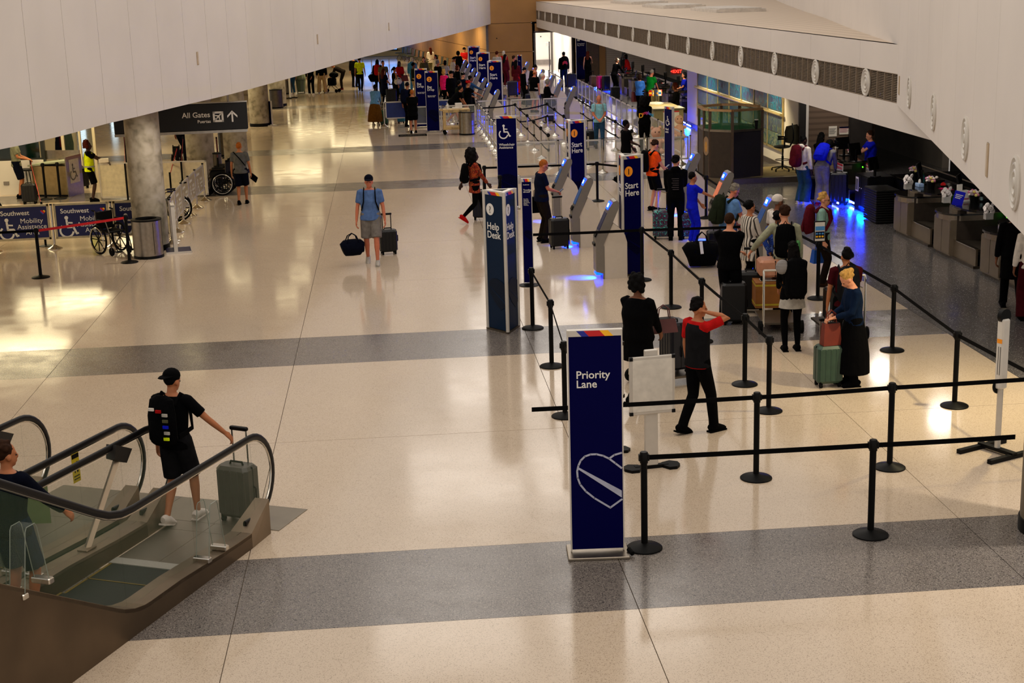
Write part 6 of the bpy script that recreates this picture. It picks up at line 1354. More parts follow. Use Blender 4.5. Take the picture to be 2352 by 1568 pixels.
# ------------------------------------------------------------------ the cast, nearest first
p = fp(420, 1200)
i = person(p, 1.68, -22, 'man in black with backward cap stepping off the escalator', 'black', 'charcoal', 'white', 'm', 'buzz', 'dark', 'side', (.5, .2, .98), feet=((-.09, -.16, .03, 20), (.1, .16, 0, 0)), legs='short', cap='black', capback=True, head=(-14, 8), key='esc')
bk = backpack(i, 'black backpack with patches on the man leaving the escalator', 'black', .32, .5)
B_ = PEOPLE['esc']
for q, (x, z, c) in enumerate([(-.05, .4, 'white'), (.03, .38, 'red'), (.1, .34, 'lgrey'), (.1, .27, 'olive'), (.1, .2, 'royal'), (.11, .13, 'lgrey'), (.1, .06, 'hivis')]): part('patch', MB().box(x - .03, x + .03, -.345, -.33, .97 + z * .9, 1.0 + z * .9), cl(c), bk)
W_ = worldpt(i, i['wr'][1]); cp = fp(553, 1193)
suitcase(cp, -30, 'grey hard-shell suitcase pulled by the man leaving the escalator', 'shirtgrey', .4, .56, .25, .36, m=mat('case_grey_shell', (70, 66, 58), .4))
EV = lambda x, y, z: EO + Matrix.Rotation(ERZ, 3, 'Z') @ Vector((x, y, z))
ew = EV(-.95, -2.05, 0)
i = person((ew.x, ew.y), 1.66, math.degrees(ERZ), 'woman in navy riding the escalator at the left edge', 'navyd', 'denim', 'white', 'm', 'bun', 'brown', 'side', (.34, .32, .98), sleeve='long', fem=True, legs='short', z=.13, key='rider', head=(-30, 0))
tote((ew.x - .28, ew.y + .02), -24, 'grey shoulder bag of the woman riding the escalator', 'lgrey', .3, .34, .14, z=.95)
i = person(fp(857, 606), 1.8, 178, 'man in blue polo and cap walking toward the camera', 'polo', 'grey', 'lgrey', 'r', 'buzz', 'brown', 'hold', 'hold', feet=((-.1, .16, 0, 0), (.1, -.2, .02, 18)), legs='short', b=1.14, cap='navyd', key='polo')
backpack(i, 'black backpack on the man in the blue polo', 'black', .3, .46)
P_ = worldpt(i, i['wr'][1]); duffel((P_.x - .1, P_.y - .05), 12, 'navy duffel bag carried by the man in the blue polo', 'navyd', .42, .17, z=.2)
P_ = fp(893, 585); suitcase((P_[0], P_[1] + .1), 10, 'black wheeled bag trailed by the man in the blue polo', 'black', .36, .46, .25, .3)
i = person(hp(1087, 346, 1.68), 1.68, -78, 'woman with big dark hair in a floral red blouse', 'floral', 'black', 'red', 'd', 'bighair', 'dark', 'pull', 'low', feet='walk', legs='tight', sleeve='long', fem=True, hem=-.2, head=(-10, 0))
backpack(i, 'black backpack on the woman in the floral blouse', 'black', .28, .44)
suitcase(fp(1103, 504), -8, 'navy hard suitcase beside the woman in the floral blouse', 'navyd', .33, .62, .26, .3)
i = person(fp(1246, 556), 1.78, -78, 'balding man in a navy shirt checking his phone by a kiosk', 'navy', 'dbrown', 'black', 'r', 'buzz', 'copper', 'front', 'front', b=1.12, head=(0, 25), glasses=True); phone(i, 1, 'phone held by the man in the navy shirt')
P_ = worldpt(i, (-.2, -.02, .62)); tote((P_.x, P_.y), 12, 'black shoulder bag with orange strap on the man in the navy shirt', 'black', .34, .34, .16, z=.62)
suitcase(fp(1285, 570), 10, 'black soft suitcase standing beside the second kiosk', 'black', .4, .58, .27, .42, ribs=False)
i = person(fp(1500, 484), 1.7, -72, 'man in a bright orange shirt looking at his phone', 'orange', 'black', 'black', 'l', 'short', 'brown', 'front', 'low', legs='short', b=1.13, head=(0, 28), glasses=True); phone(i, -1, 'phone held by the man in orange'); backpack(i, 'black backpack on the man in orange', 'black', .32, .5)
i = person(fp(1552, 551), 1.8, -12, 'boy in a black printed hoodie seen from behind', 'black', 'black', 'black', 'l', 'short', 'black', 'low', 'front', sleeve='long', hood=True, legs='long', head=(-30, 8), key='hoodie')
for q in range(6): part('back_print', MB().box(-.06 - .02 * (q % 2), .07, -.168, -.163, 1.1 + q * .045, 1.112 + q * .045), mat('grey_print', (70, 62, 64), .8), i['o'])
i = person(hp(1590, 398, 1.5), 1.52, -78, 'child in blue half hidden behind the boy in the hoodie', 'royal', 'royal', 'white', 'm', 'short', 'dark', 'low', 'reach', sleeve='short')
suitcase(fp(1522, 548), -6, 'leaf-patterned teal suitcase before the boy in the hoodie', 'black', .42, .56, .26, .42, m=MATS['cl_floralcase']); suitcase(fp(1582, 548), -6, 'second leaf-patterned suitcase behind the boy in the hoodie', 'black', .34, .5, .24, 0, m=MATS['cl_floralcase'])
i = person(hp(1672, 424, 1.7), 1.72, -70, 'grey-haired man in a pale blue shirt with a backpack', 'skyblue', 'jeans', 'royal', 'r', 'short', 'grey', 'low', 'low', lean=.14, head=(0, 30), glasses=True, b=1.08); backpack(i, 'dark green-black backpack on the man in pale blue', 'dgreen', .34, .52, .22)
i = person(hp(1676, 488, 1.8), 1.8, -30, 'crop-haired man in a black T-shirt with folded arms', 'black', 'black', 'dbrown', 'l', 'buzz', 'brown', 'cross', 'cross', b=1.08, legs='long', head=(-8, 0))
i = person(hp(1722, 461, 1.62), 1.62, -66, 'woman in a striped tunic with glasses in the queue', 'stripes', 'black', 'black', 'm', 'bun', 'black', 'low', 'front', sleeve='long', fem=True, hem=-.32, b=1.08, glasses=True)
i = person(hp(1786, 447, 1.72), 1.72, -68, 'man in a white shirt and white cap in the queue', 'white', 'charcoal', 'black', 'b', 'buzz', 'grey', 'side', 'front', cap='white', glasses=True)
i = person(hp(1786, 485, 1.56), 1.56, -35, 'woman in a blue patterned top with hands behind her', 'bluepaisley', 'black', 'black', 'b', 'bun', 'black', 'back', 'back', sleeve='long', fem=True, hem=-.16, b=1.08)
i = person(hp(1803, 473, 1.8), 1.8, -12, 'man in a sage shirt reaching left for a suitcase handle', 'sage', 'black', 'black', 'l', 'short', 'brown', (-.5, .1, 1.0), 'side', sleeve='long', head=(18, 10), key='sage'); backpack(i, 'black backpack with a green bottle on the man in sage', 'black', .34, .52, .2)
o = part('water_bottle', MB().lathe([(.035, 0), (.04, .02), (.04, .17), (.02, .2), (0, .2)], 12), mat('green_bottle', (70, 140, 70), .3), None, tuple(worldpt(i, (.2, -.25, 1.08)))); tag(o, 'green water bottle in the side pocket of the sage-shirted man', 'bottle')
P_ = worldpt(i, i['wr'][-1]); suitcase((P_.x + .05, P_.y + .05), -10, 'large black suitcase with tall handle under the sage man\'s hand', 'black', .44, .62, .28, .36, ribs=False)
i = person(fp(1887, 656), 1.68, -112, 'man in a mint polo with a red backpack', 'mint', 'dbrown', 'brown', 'l', 'short', 'blond', 'side', 'side', feet='stand', glasses=True, head=(-6, 0)); backpack(i, 'red and black backpack on the man in the mint polo', 'wine', .32, .5, .2)
P_ = at(1884, 595, .42); tote((P_.x, P_.y), 10, 'blue and grey shopping bag held by the man in the mint polo', 'blue', .34, .24, .16, z=.36)
i = person(hp(1822, 556, 1.64), 1.64, -4, 'woman in black with a backpack standing behind a luggage cart', 'black', 'black', 'black', 'm', 'long', 'dark', 'low', 'low', sleeve='long', fem=True, hem=-.1, legs='tight', key='cartwoman')
sk = MB().tube([(0, 0, .87), (0, 0, .78), (0, 0, .7)], [(.18, .14), (.2, .16), (.21, .165)], 16); sk.v = [tuple(Vector(v) * .953) for v in sk.v]; part('shirt_hem', sk, cl('lgrey'), i['o'], smooth=True)
backpack(i, 'black backpack with a grey cap on the woman at the cart', 'black', .33, .56, .22, .0)
o = part('grey_cap', MB().ell((0, 0, 0), (.1, .07, .11), 12, 7), mat('cap_grey', (130, 126, 124), .8), None, tuple(worldpt(i, (-.2, -.22, 1.32)))); tag(o, 'pale grey cap hanging on a black backpack', 'cap')
def luggage_cart(loc, rz, label):
    o = thing('luggage_cart', label, 'cart', (loc[0], loc[1], 0), R(rz))
    for s in (-1, 1):
        part('side_bar', MB().tube([(s * .28, -.45, .12), (s * .28, -.42, .95), (s * .28, -.4, 1.0)], .018, 8), SILVER, o, smooth=True); part('wheel', MB().lathe([(0, -.025), (.1, -.025), (.1, .025), (0, .025)], 16, Matrix.Translation((s * .32, -.4, .1)) @ Matrix.Rotation(PI / 2, 4, 'Y')), RUBB, o)
    part('push_bar', MB().tube([(-.28, -.4, 1.0), (.28, -.4, 1.0)], .018, 8), SILVER, o, smooth=True); part('deck', MB().box(-.28, .28, -.42, .5, .14, .17), STEELD, o); part('front_wheel', MB().lathe([(0, -.025), (.07, -.025), (.07, .025), (0, .025)], 14, Matrix.Translation((0, .45, .07)) @ Matrix.Rotation(PI / 2, 4, 'Y')), RUBB, o); part('basket', MB().tube([(-.25, -.38, .8), (-.25, -.2, .8), (.25, -.2, .8), (.25, -.38, .8)], .01, 6, (0, 0, 1)), SILVER, o)
    return o
P_ = at(1812, 762); luggage_cart((P_.x - .1, P_.y + .35), -6, 'silver luggage cart loaded with a box and a rose suitcase')
P_ = at(1782, 735); o = thing('cardboard_box', 'brown taped cardboard box on the luggage cart', 'box', (P_.x + .02, P_.y + .35, .18), R(-6)); part('box', MB().box(-.3, .3, -.25, .25, 0, .42), mat('cardboard', (140, 84, 28), .8), o); part('tape', MB().box(-.302, .302, -.252, .252, .36, .39).box(-.302, .302, -.252, .252, .04, .07), mat('yellow_tape', (176, 150, 30), .5), o); part('label', MB().box(-.2, .0, -.1, .1, .42, .424), WHITE, o)
suitcase((P_.x + .05, P_.y + .38), 84, 'rose-gold suitcase lying on the cardboard box', 'black', .42, .28, .5, m=mat('case_rose', (196, 136, 104), .35), z=.61)
P_ = at(1705, 745); suitcase((P_.x - .12, P_.y + .1), -6, 'black upright suitcase beside the man with folded arms', 'black', .4, .62, .28, 0, ribs=False); 
P_ = at(1612, 612); duffel((P_.x, P_.y), -5, 'big black holdall with a white luggage tag on the floor', 'black', .62, .25); o = tag(part('luggage_tag', MB().box(-.03, .03, -.004, .004, 0, .24), WHITE, None, (P_.x - .05, P_.y - .27, .3), (R(-20), 0, .15)), 'white paper tag hanging on the black holdall', 'tag')
P_ = at(1650, 595); suitcase((P_.x, P_.y + .1), -8, 'black hard suitcase with a round sticker behind the holdall', 'black', .42, .5, .28, 0)
i = person(hp(1945, 570, 1.66), 1.66, -8, 'man in a maroon shirt with a grey backpack in the queue', 'maroon', 'black', 'black', 'm', 'short', 'black', 'side', 'low', head=(12, 0)); backpack(i, 'grey backpack on the man in the maroon shirt', 'charcoal', .32, .5, .18)
P_ = at(1935, 770); luggage_cart((P_.x - .05, P_.y + .1), 0, 'luggage cart with black bags behind the woman in denim'); suitcase((P_.x - .05, P_.y + .15), 0, 'black suitcase on the cart behind the woman in denim', 'black', .4, .5, .26, z=.18)
i = person(fp(1957, 884), 1.62, 92, 'blonde woman in a denim jacket and long black skirt', 'denim', 'black', 'black', 'l', 'bun', 'blond', 'front', 'front', sleeve='long', fem=True, skirt=(.2, .27, 'black'), head=(0, 40), lean=.06, hem=-.02)
suitcase(fp(1901, 886), 4, 'sage green suitcase in front of the woman in denim', 'black', .36, .52, .25, .32, m=mat('case_sage', (44, 68, 54), .4)); P_ = fp(1901, 886); tote((P_[0] + .02, P_[1] - .02), 8, 'rust leather tote on the sage green suitcase', 'rust', .26, .3, .14, z=.585)
i = person(fp(1602, 994), 1.7, -62, 'man in black with a red sleeve walking, hand at his ear', 'red', 'black', 'black', 'm', 'short', 'dark', 'side', 'ear', feet=((-.08, -.18, .02, 16), (.08, .2, 0, 0)), head=(-20, 0), vest='charcoal')
i = person(hp(1464, 634, 1.74), 1.74, -40, 'person in a wide black coat pushing a luggage cart', 'black', 'black', 'black', 'b', 'curly', 'black', 'low', 'low', sleeve='long', b=1.3, hem=-.3, feet='walk')
P_ = at(1540, 890); luggage_cart((P_.x, P_.y + .2), -75, 'luggage cart pushed by the person in the black coat'); suitcase((P_.x + .1, P_.y + .2), -75, 'navy suitcase standing on the pushed luggage cart', 'navyd', .4, .66, .3, z=.18); P_ = at(1527, 760, .95); tote((P_.x, P_.y + .1), 10, 'dusky pink bag on the navy suitcase', 'dusk', .34, .18, .2, z=.92)
i = person(hp(1437, 275, 1.74), 1.74, -72, 'man in a black jersey with a red patch walking past the start pillar', 'black', 'black', 'black', 'd', 'buzz', 'black', 'low', 'front', feet='walk')
part('patch', MB().box(-.06, .06, .14, .15, 1.1, 1.2), REDP, i['o'])
i = person(hp(1480, 224, 1.7), 1.7, -6, 'woman in a black jacket with bright Disneyland lettering', 'black', 'black', 'black', 'd', 'bighair', 'black', 'front', 'front', sleeve='long', b=1.16)
cols_ = [(250, 180, 30), (240, 110, 30), (226, 70, 60), (214, 50, 100), (200, 50, 140), (170, 70, 180), (140, 90, 190), (90, 120, 210), (40, 150, 220), (40, 180, 220)]
x_ = -.2
for q, ch_ in enumerate('Disneyland'):
    text(ch_, .14 if q else .2, mat('letter%d' % q, cols_[q], .6), i['o'], (x_, -.2, 1.2 - .0012 * abs(q - 4.5) ** 2 * 4 - (.02 if q == 0 else 0)), bold=.02); x_ += {'D': .1, 'i': .028, 'l': .026}.get(ch_, .047) * (.9 if q else 1)
i = person(fp(1377, 344), 1.78, 176, 'man in a pale blue polo and jeans walking toward the camera', 'paleblue', 'jeans', 'brown', 'r', 'buzz', 'grey', (-.08, .26, 1.02), (.08, .26, 1.0), feet='walk', b=1.06)
for s in (-1, 1): part('backpack_strap', MB().tube([(s * .12, -.1, 1.46), (s * .12, .05, 1.5), (s * .13, .13, 1.38), (s * .15, .14, 1.2)], [(.022, .008)] * 4, 6, (1, 0, 0)), cl('tan'), i['o'])
suitcase(fp(1357, 338), 0, 'black spinner suitcase beside the man in the pale blue polo', 'black', .36, .5, .24, .3)
i = person(hp(1493, 160, 1.76), 1.76, -52, 'man in a green shirt leaning at the far counter', 'green', 'brown', 'black', 'r', 'short', 'grey', 'low', 'low', lean=.12, b=1.1, head=(0, 18))
i = person(hp(1469, 172, 1.58), 1.6, -35, 'woman in a bright blue blouse beside the man in green', 'skyshirt', 'black', 'black', 'l', 'bob', 'brown', 'front', 'front', sleeve='long', fem=True, b=1.15, hem=-.12)
P_ = worldpt(i, (-.24, .02, .4)); tote((P_.x, P_.y), 20, 'brown patterned handbag of the woman in blue', 'rust', .26, .4, .14, z=.5)
i = person(hp(1553, 192, 1.7), 1.7, 78, 'red-haired woman in black typing at the pale counter', 'black', 'black', 'black', 'b', 'curly', 'auburn', 'front', 'front', sleeve='long', fem=True, head=(0, 18))
i = person(hp(1572, 166, 1.66), 1.66, 86, 'agent in a blue shirt behind the far counters', 'agent', 'navyd', 'black', 'm', 'bob', 'black', 'front', 'front', b=1.1, fem=True)
i = person(hp(2001, 300, 1.62), 1.62, 94, 'agent in a royal blue jacket reaching over the counter', 'royal', 'navyd', 'black', 'l', 'short', 'brown', (-.18, .56, 1.08), (.02, .42, 1.04), sleeve='short', b=1.22, head=(0, 12), fem=True, hem=-.14)
i = person(fp(1842, 468), 1.66, -58, 'person in a white hoodie with a maroon backpack at the counters', 'white', 'jeans', 'white', 'd', 'short', 'black', 'side', 'side', sleeve='long', hood=True, legs='wide', head=(-10, 0)); backpack(i, 'maroon backpack on the person in the white hoodie', 'wine', .32, .5, .22)
i = person(hp(1887, 305, 1.64), 1.64, -50, 'woman in black raising her hand at the staffed counter', 'black', 'mauve', 'lgrey', 'd', 'long', 'black', 'low', 'up', sleeve='long', fem=True)
i = person(fp(1888, 470), 1.7, -40, 'person in grey sweats bending over with a blue backpack', 'sweat', 'sweat', 'red', 'd', 'hood', 'black', 'bend', 'bend', sleeve='long', lean=.75, legs='wide', head=(0, 40)); backpack(i, 'bright blue backpack on the person in grey sweats', 'royal', .34, .46, .22)
suitcase(fp(1865, 462), -40, 'black suitcase beside the person in the white hoodie', 'black', .38, .55, .25, .2); suitcase(fp(1925, 470), -20, 'tall black ribbed suitcase by the blue floor lamp', 'black', .44, .72, .3, 0)
i = person(fp(2322, 716), 1.76, -14, 'person in a black coat and striped track pants at the right edge', 'black', 'black', 'black', 'b', 'hood', 'white', 'side', 'side', sleeve='long', b=1.12, hem=-.38, feet='walk')
for q in range(3): part('trouser_stripe', MB().tube([(.215, .02 - q * .03, .62), (.205, .0 - q * .03, .4), (.17, -.12 - q * .03, .12)], .006, 5), WHITE, i['o'])
i = person(fp(2362, 735), 1.68, -10, 'person in white top and maroon trousers cut by the right edge', 'white', 'maroon', 'black', 'b', 'short', 'black', 'side', 'side', sleeve='long', legs='wide')
# left side
i = person(fp(46, 455), 1.76, -86, 'man in a grey T-shirt and navy shorts by the bar stool', 'greytee', 'navyd', 'black', 'm', 'short', 'dark', 'front', 'front', legs='short'); suitcase(fp(70, 468), 0, 'black carry-on with raised handle beside the man in grey', 'black', .38, .48, .24, .34)
i = person(at(143, 281, 1.76)[:2], 1.76, 165, 'man in a dark jacket and red shirt behind the steel desk', 'navyd', 'black', 'black', 'r', 'short', 'grey', 'side', 'side', sleeve='long', b=1.12); part('shirt_front', MB().box(-.07, .07, .135, .16, 1.05, 1.42), cl('maroon'), i['o'])
i = person(fp(213, 463), 1.62, -82, 'attendant in a yellow safety vest holding papers', 'black', 'black', 'black', 'd', 'curly', 'auburn', 'reach', 'reach', legs='short', vest='hivis', fem=True); P_ = worldpt(i, i['wr'][1]); o = tag(part('paper_stack', MB().rbox(-.13, .13, -.1, .1, 0, .1, .01), PAPER, None, (P_.x - .12, P_.y, P_.z + .02), (0, 0, .2)), 'bundle of papers carried by the attendant in the vest', 'papers')
suitcase(fp(188, 432), 20, 'black suitcase behind the attendant in the vest', 'black', .42, .55, .28, 0)
i = person(fp(420, 373), 1.78, -30, 'person in dark trousers half hidden by the hanging signboard', 'charcoal', 'navyd', 'black', 'm', 'short', 'dark', feet='walk')
i = person(fp(558, 469), 1.62, -4, 'person in a grey shirt and black shorts walking away', 'shirtgrey', 'navyd', 'black', 'm', 'buzz', 'copper', 'side', 'hold', feet=((-.08, -.12, .02, 14), (.09, .14, 0, 0)), legs='short', b=1.1); P_ = worldpt(i, i['wr'][1]); o = tag(part('clutch_bag', MB().rbox(-.015, .015, -.12, .12, -.08, .08, .01), cl('black'), None, (P_.x + .06, P_.y, P_.z - .06), (R(30), 0, .9)), 'black tablet case carried by the person in the grey shirt', 'case')
part('cross_strap', MB().tube([(-.14, -.115, 1.38), (.02, -.135, 1.2), (.15, -.12, 1.02)], [(.014, .005)] * 3, 5), cl('black'), i['o'])
i = person((-9.6, 35.5), 1.72, -95, 'seated person in black cut by the left picture edge', 'black', 'black', 'black', 'm', 'short', 'dark', 'low', 'low', feet='sit', hz=.52, sleeve='long'); wheelchair((-9.65, 35.5, 0), R(-95), 'wheelchair occupied by the seated person at the left edge')
# far left crowd
def far(spec):
    for s in spec: person(*s[:4], **s[4])
D = dict
far([
    (fp(673, 217), 1.75, 30, 'person in blue jeans mostly hidden by the curved wall', D(top='black', bot='jeans', shoe='white')),
    (fp(716, 218), 1.72, 170, 'person in black with white-toed shoes under the curved wall', D(top='black', bot='black', shoe='white', lean=.35, sleeve='long', L='bend', Rr='bend')),
    (fp(741, 214), 1.8, 178, 'person in khaki trousers under the curved wall', D(top='black', bot='khaki', shoe='lgrey', legs='wide', feet='wide', sleeve='long')),
    (fp(786, 206), 1.74, 84, 'person in dark brown bending over a pushchair', D(top='dbrown', bot='dbrown', shoe='wine', lean=1.1, sleeve='long', L='bend', Rr='bend', head=(0, 20))),
    (fp(829, 210), 1.78, -3, 'worker in a yellow safety shirt seen from behind', D(top='hivis', bot='navyd', shoe='black', hair='short', feet='walk')),
    (fp(815, 200), 1.7, -20, 'person in black beside the worker in yellow', D(top='black', bot='black', sleeve='long', hem=-.2)),
    (hp(866, 137, 1.72), 1.72, -6, 'person with dark hair carrying a red backpack far back', D(top='navyd', bot='black', hair='long', hc='black', sleeve='long', key='rbp', Rr='hip')),
    (hp(879, 140, 1.74), 1.74, 196, 'man in an olive T-shirt facing the camera far back', D(top='olive', bot='black', hair='short', hc='black', skin='m')),
    (hp(880, 158, 1.66), 1.66, -40, 'woman with long brown hair in a navy dress', D(top='navy', bot='black', hair='long', hc='auburn', skin='l', fem=True, L='front', Rr='front', skirt=(.55, .24, 'navy'), legs='tight')),
    (hp(905, 154, 1.66), 1.66, -60, 'woman in black with a blue neck pillow and white bag', D(top='black', bot='black', hair='pony', hc='black', skin='m', fem=True, sleeve='none', L='front', key='pillow')),
    (hp(917, 141, 1.64), 1.64, 200, 'woman in a red jacket with a rust handbag', D(top='red', bot='jeans', hair='long', hc='black', skin='d', fem=True, sleeve='long', L='front', Rr='front', legs='wide', key='redj')),
    (hp(946, 132, 1.72), 1.72, -24, 'white-haired person in a pale blue hoodie', D(top='cyan', bot='cyan', hair='bob', hc='white', skin='l', sleeve='long', hood=True, hem=-.14)),
    (hp(949, 144, 1.74), 1.74, -70, 'man in a dark green T-shirt behind the bag drop signs', D(top='dgreen', bot='khaki', hair='short', hc='black', skin='b', L='front', Rr='low')),
    (hp(934, 189, 1.72), 1.72, -30, 'young man in black with a navy backpack by the teal suitcase', D(top='black', bot='black', hair='short', hc='black', skin='m', sleeve='long', key='nbp', L='side', head=(10, 20))),
    (fp(950, 306), 1.62, -4, 'person with cropped fair hair in a loose black shirt and shorts', D(top='black', bot='black', hair='buzz', hc='copper', skin='m', L='front', Rr='front', legs='short', b=1.25, hem=-.25, feet='step')),
    (fp(863, 288), 1.62, -16, 'woman in a light blue jacket and brown pleated skirt', D(top='lblue', bot='brown', shoe='cream', hair='short', hc='black', skin='d', fem=True, sleeve='long', lean=.3, skirt=(.16, .34, 'skirtbrown'), L='low', Rr='bend', legs='tight', b=1.08)),
])
backpack(PEOPLE['rbp'], 'red backpack far back in the left crowd', 'red', .32, .5, .2); backpack(PEOPLE['nbp'], 'navy backpack on the young man by the teal suitcase', 'navy', .34, .5, .2)
suitcase(fp(883, 287), -12, 'dark green suitcase beside the woman in the brown skirt', 'black', .3, .52, .24, .12, m=mat('case_green', (10, 72, 46), .4)); suitcase(fp(922, 283), -8, 'teal suitcase with a silver band and a black bag on top', 'black', .3, .5, .24, 0, m=mat('case_teal', (24, 96, 110), .4)); P_ = fp(920, 282); duffel(P_, 0, 'black bag on the teal suitcase', 'black', .3, .13, z=.62)
suitcase(fp(900, 243), 0, 'large black suitcase in the far left crowd', 'black', .5, .7, .3, .2); P_ = worldpt(PEOPLE['rbp'], (-.24, 0, .6)); duffel((P_.x, P_.y), 10, 'black shoulder bag beside the red backpack', 'black', .42, .2, z=.6); P_ = worldpt(PEOPLE['redj'], (-.2, .08, .6)); tote((P_.x, P_.y), 20, 'rust handbag of the woman in the red jacket', 'rust', .4, .3, .14, z=.65); P_ = worldpt(PEOPLE['pillow'], (.22, .05, .8)); duffel((P_.x, P_.y), 50, 'white shoulder bag of the woman in black', 'white', .36, .13, z=.85)
P_ = fp(764, 212); o = thing('pushchair', 'black folded pushchair under the curved wall', 'pushchair', (P_[0], P_[1], 0), R(70)); part('frame', MB().tube([(-.2, -.3, 1.0), (-.2, .1, .5), (-.2, .35, .1)], .015, 6, (1, 0, 0)).tube([(.2, -.3, 1.0), (.2, .1, .5), (.2, .35, .1)], .015, 6, (1, 0, 0)).tube([(-.2, .1, .5), (-.2, -.3, .1)], .015, 6, (1, 0, 0)).tube([(.2, .1, .5), (.2, -.3, .1)], .015, 6, (1, 0, 0)), BLKP, o); part('seat', MB().rbox(-.18, .18, -.2, .2, .35, .75, .06), cl('black'), o); part('canopy', MB().ell((0, -.12, .9), (.22, .25, .16)), cl('black'), o, smooth=True)
for x, y in ((-.2, .35), (.2, .35), (-.2, -.3), (.2, -.3)): part('wheel', MB().lathe([(0, -.02), (.09, -.02), (.09, .02), (0, .02)], 14, Matrix.Translation((x, y, .09)) @ Matrix.Rotation(PI / 2, 4, 'Y')), RUBB, o)
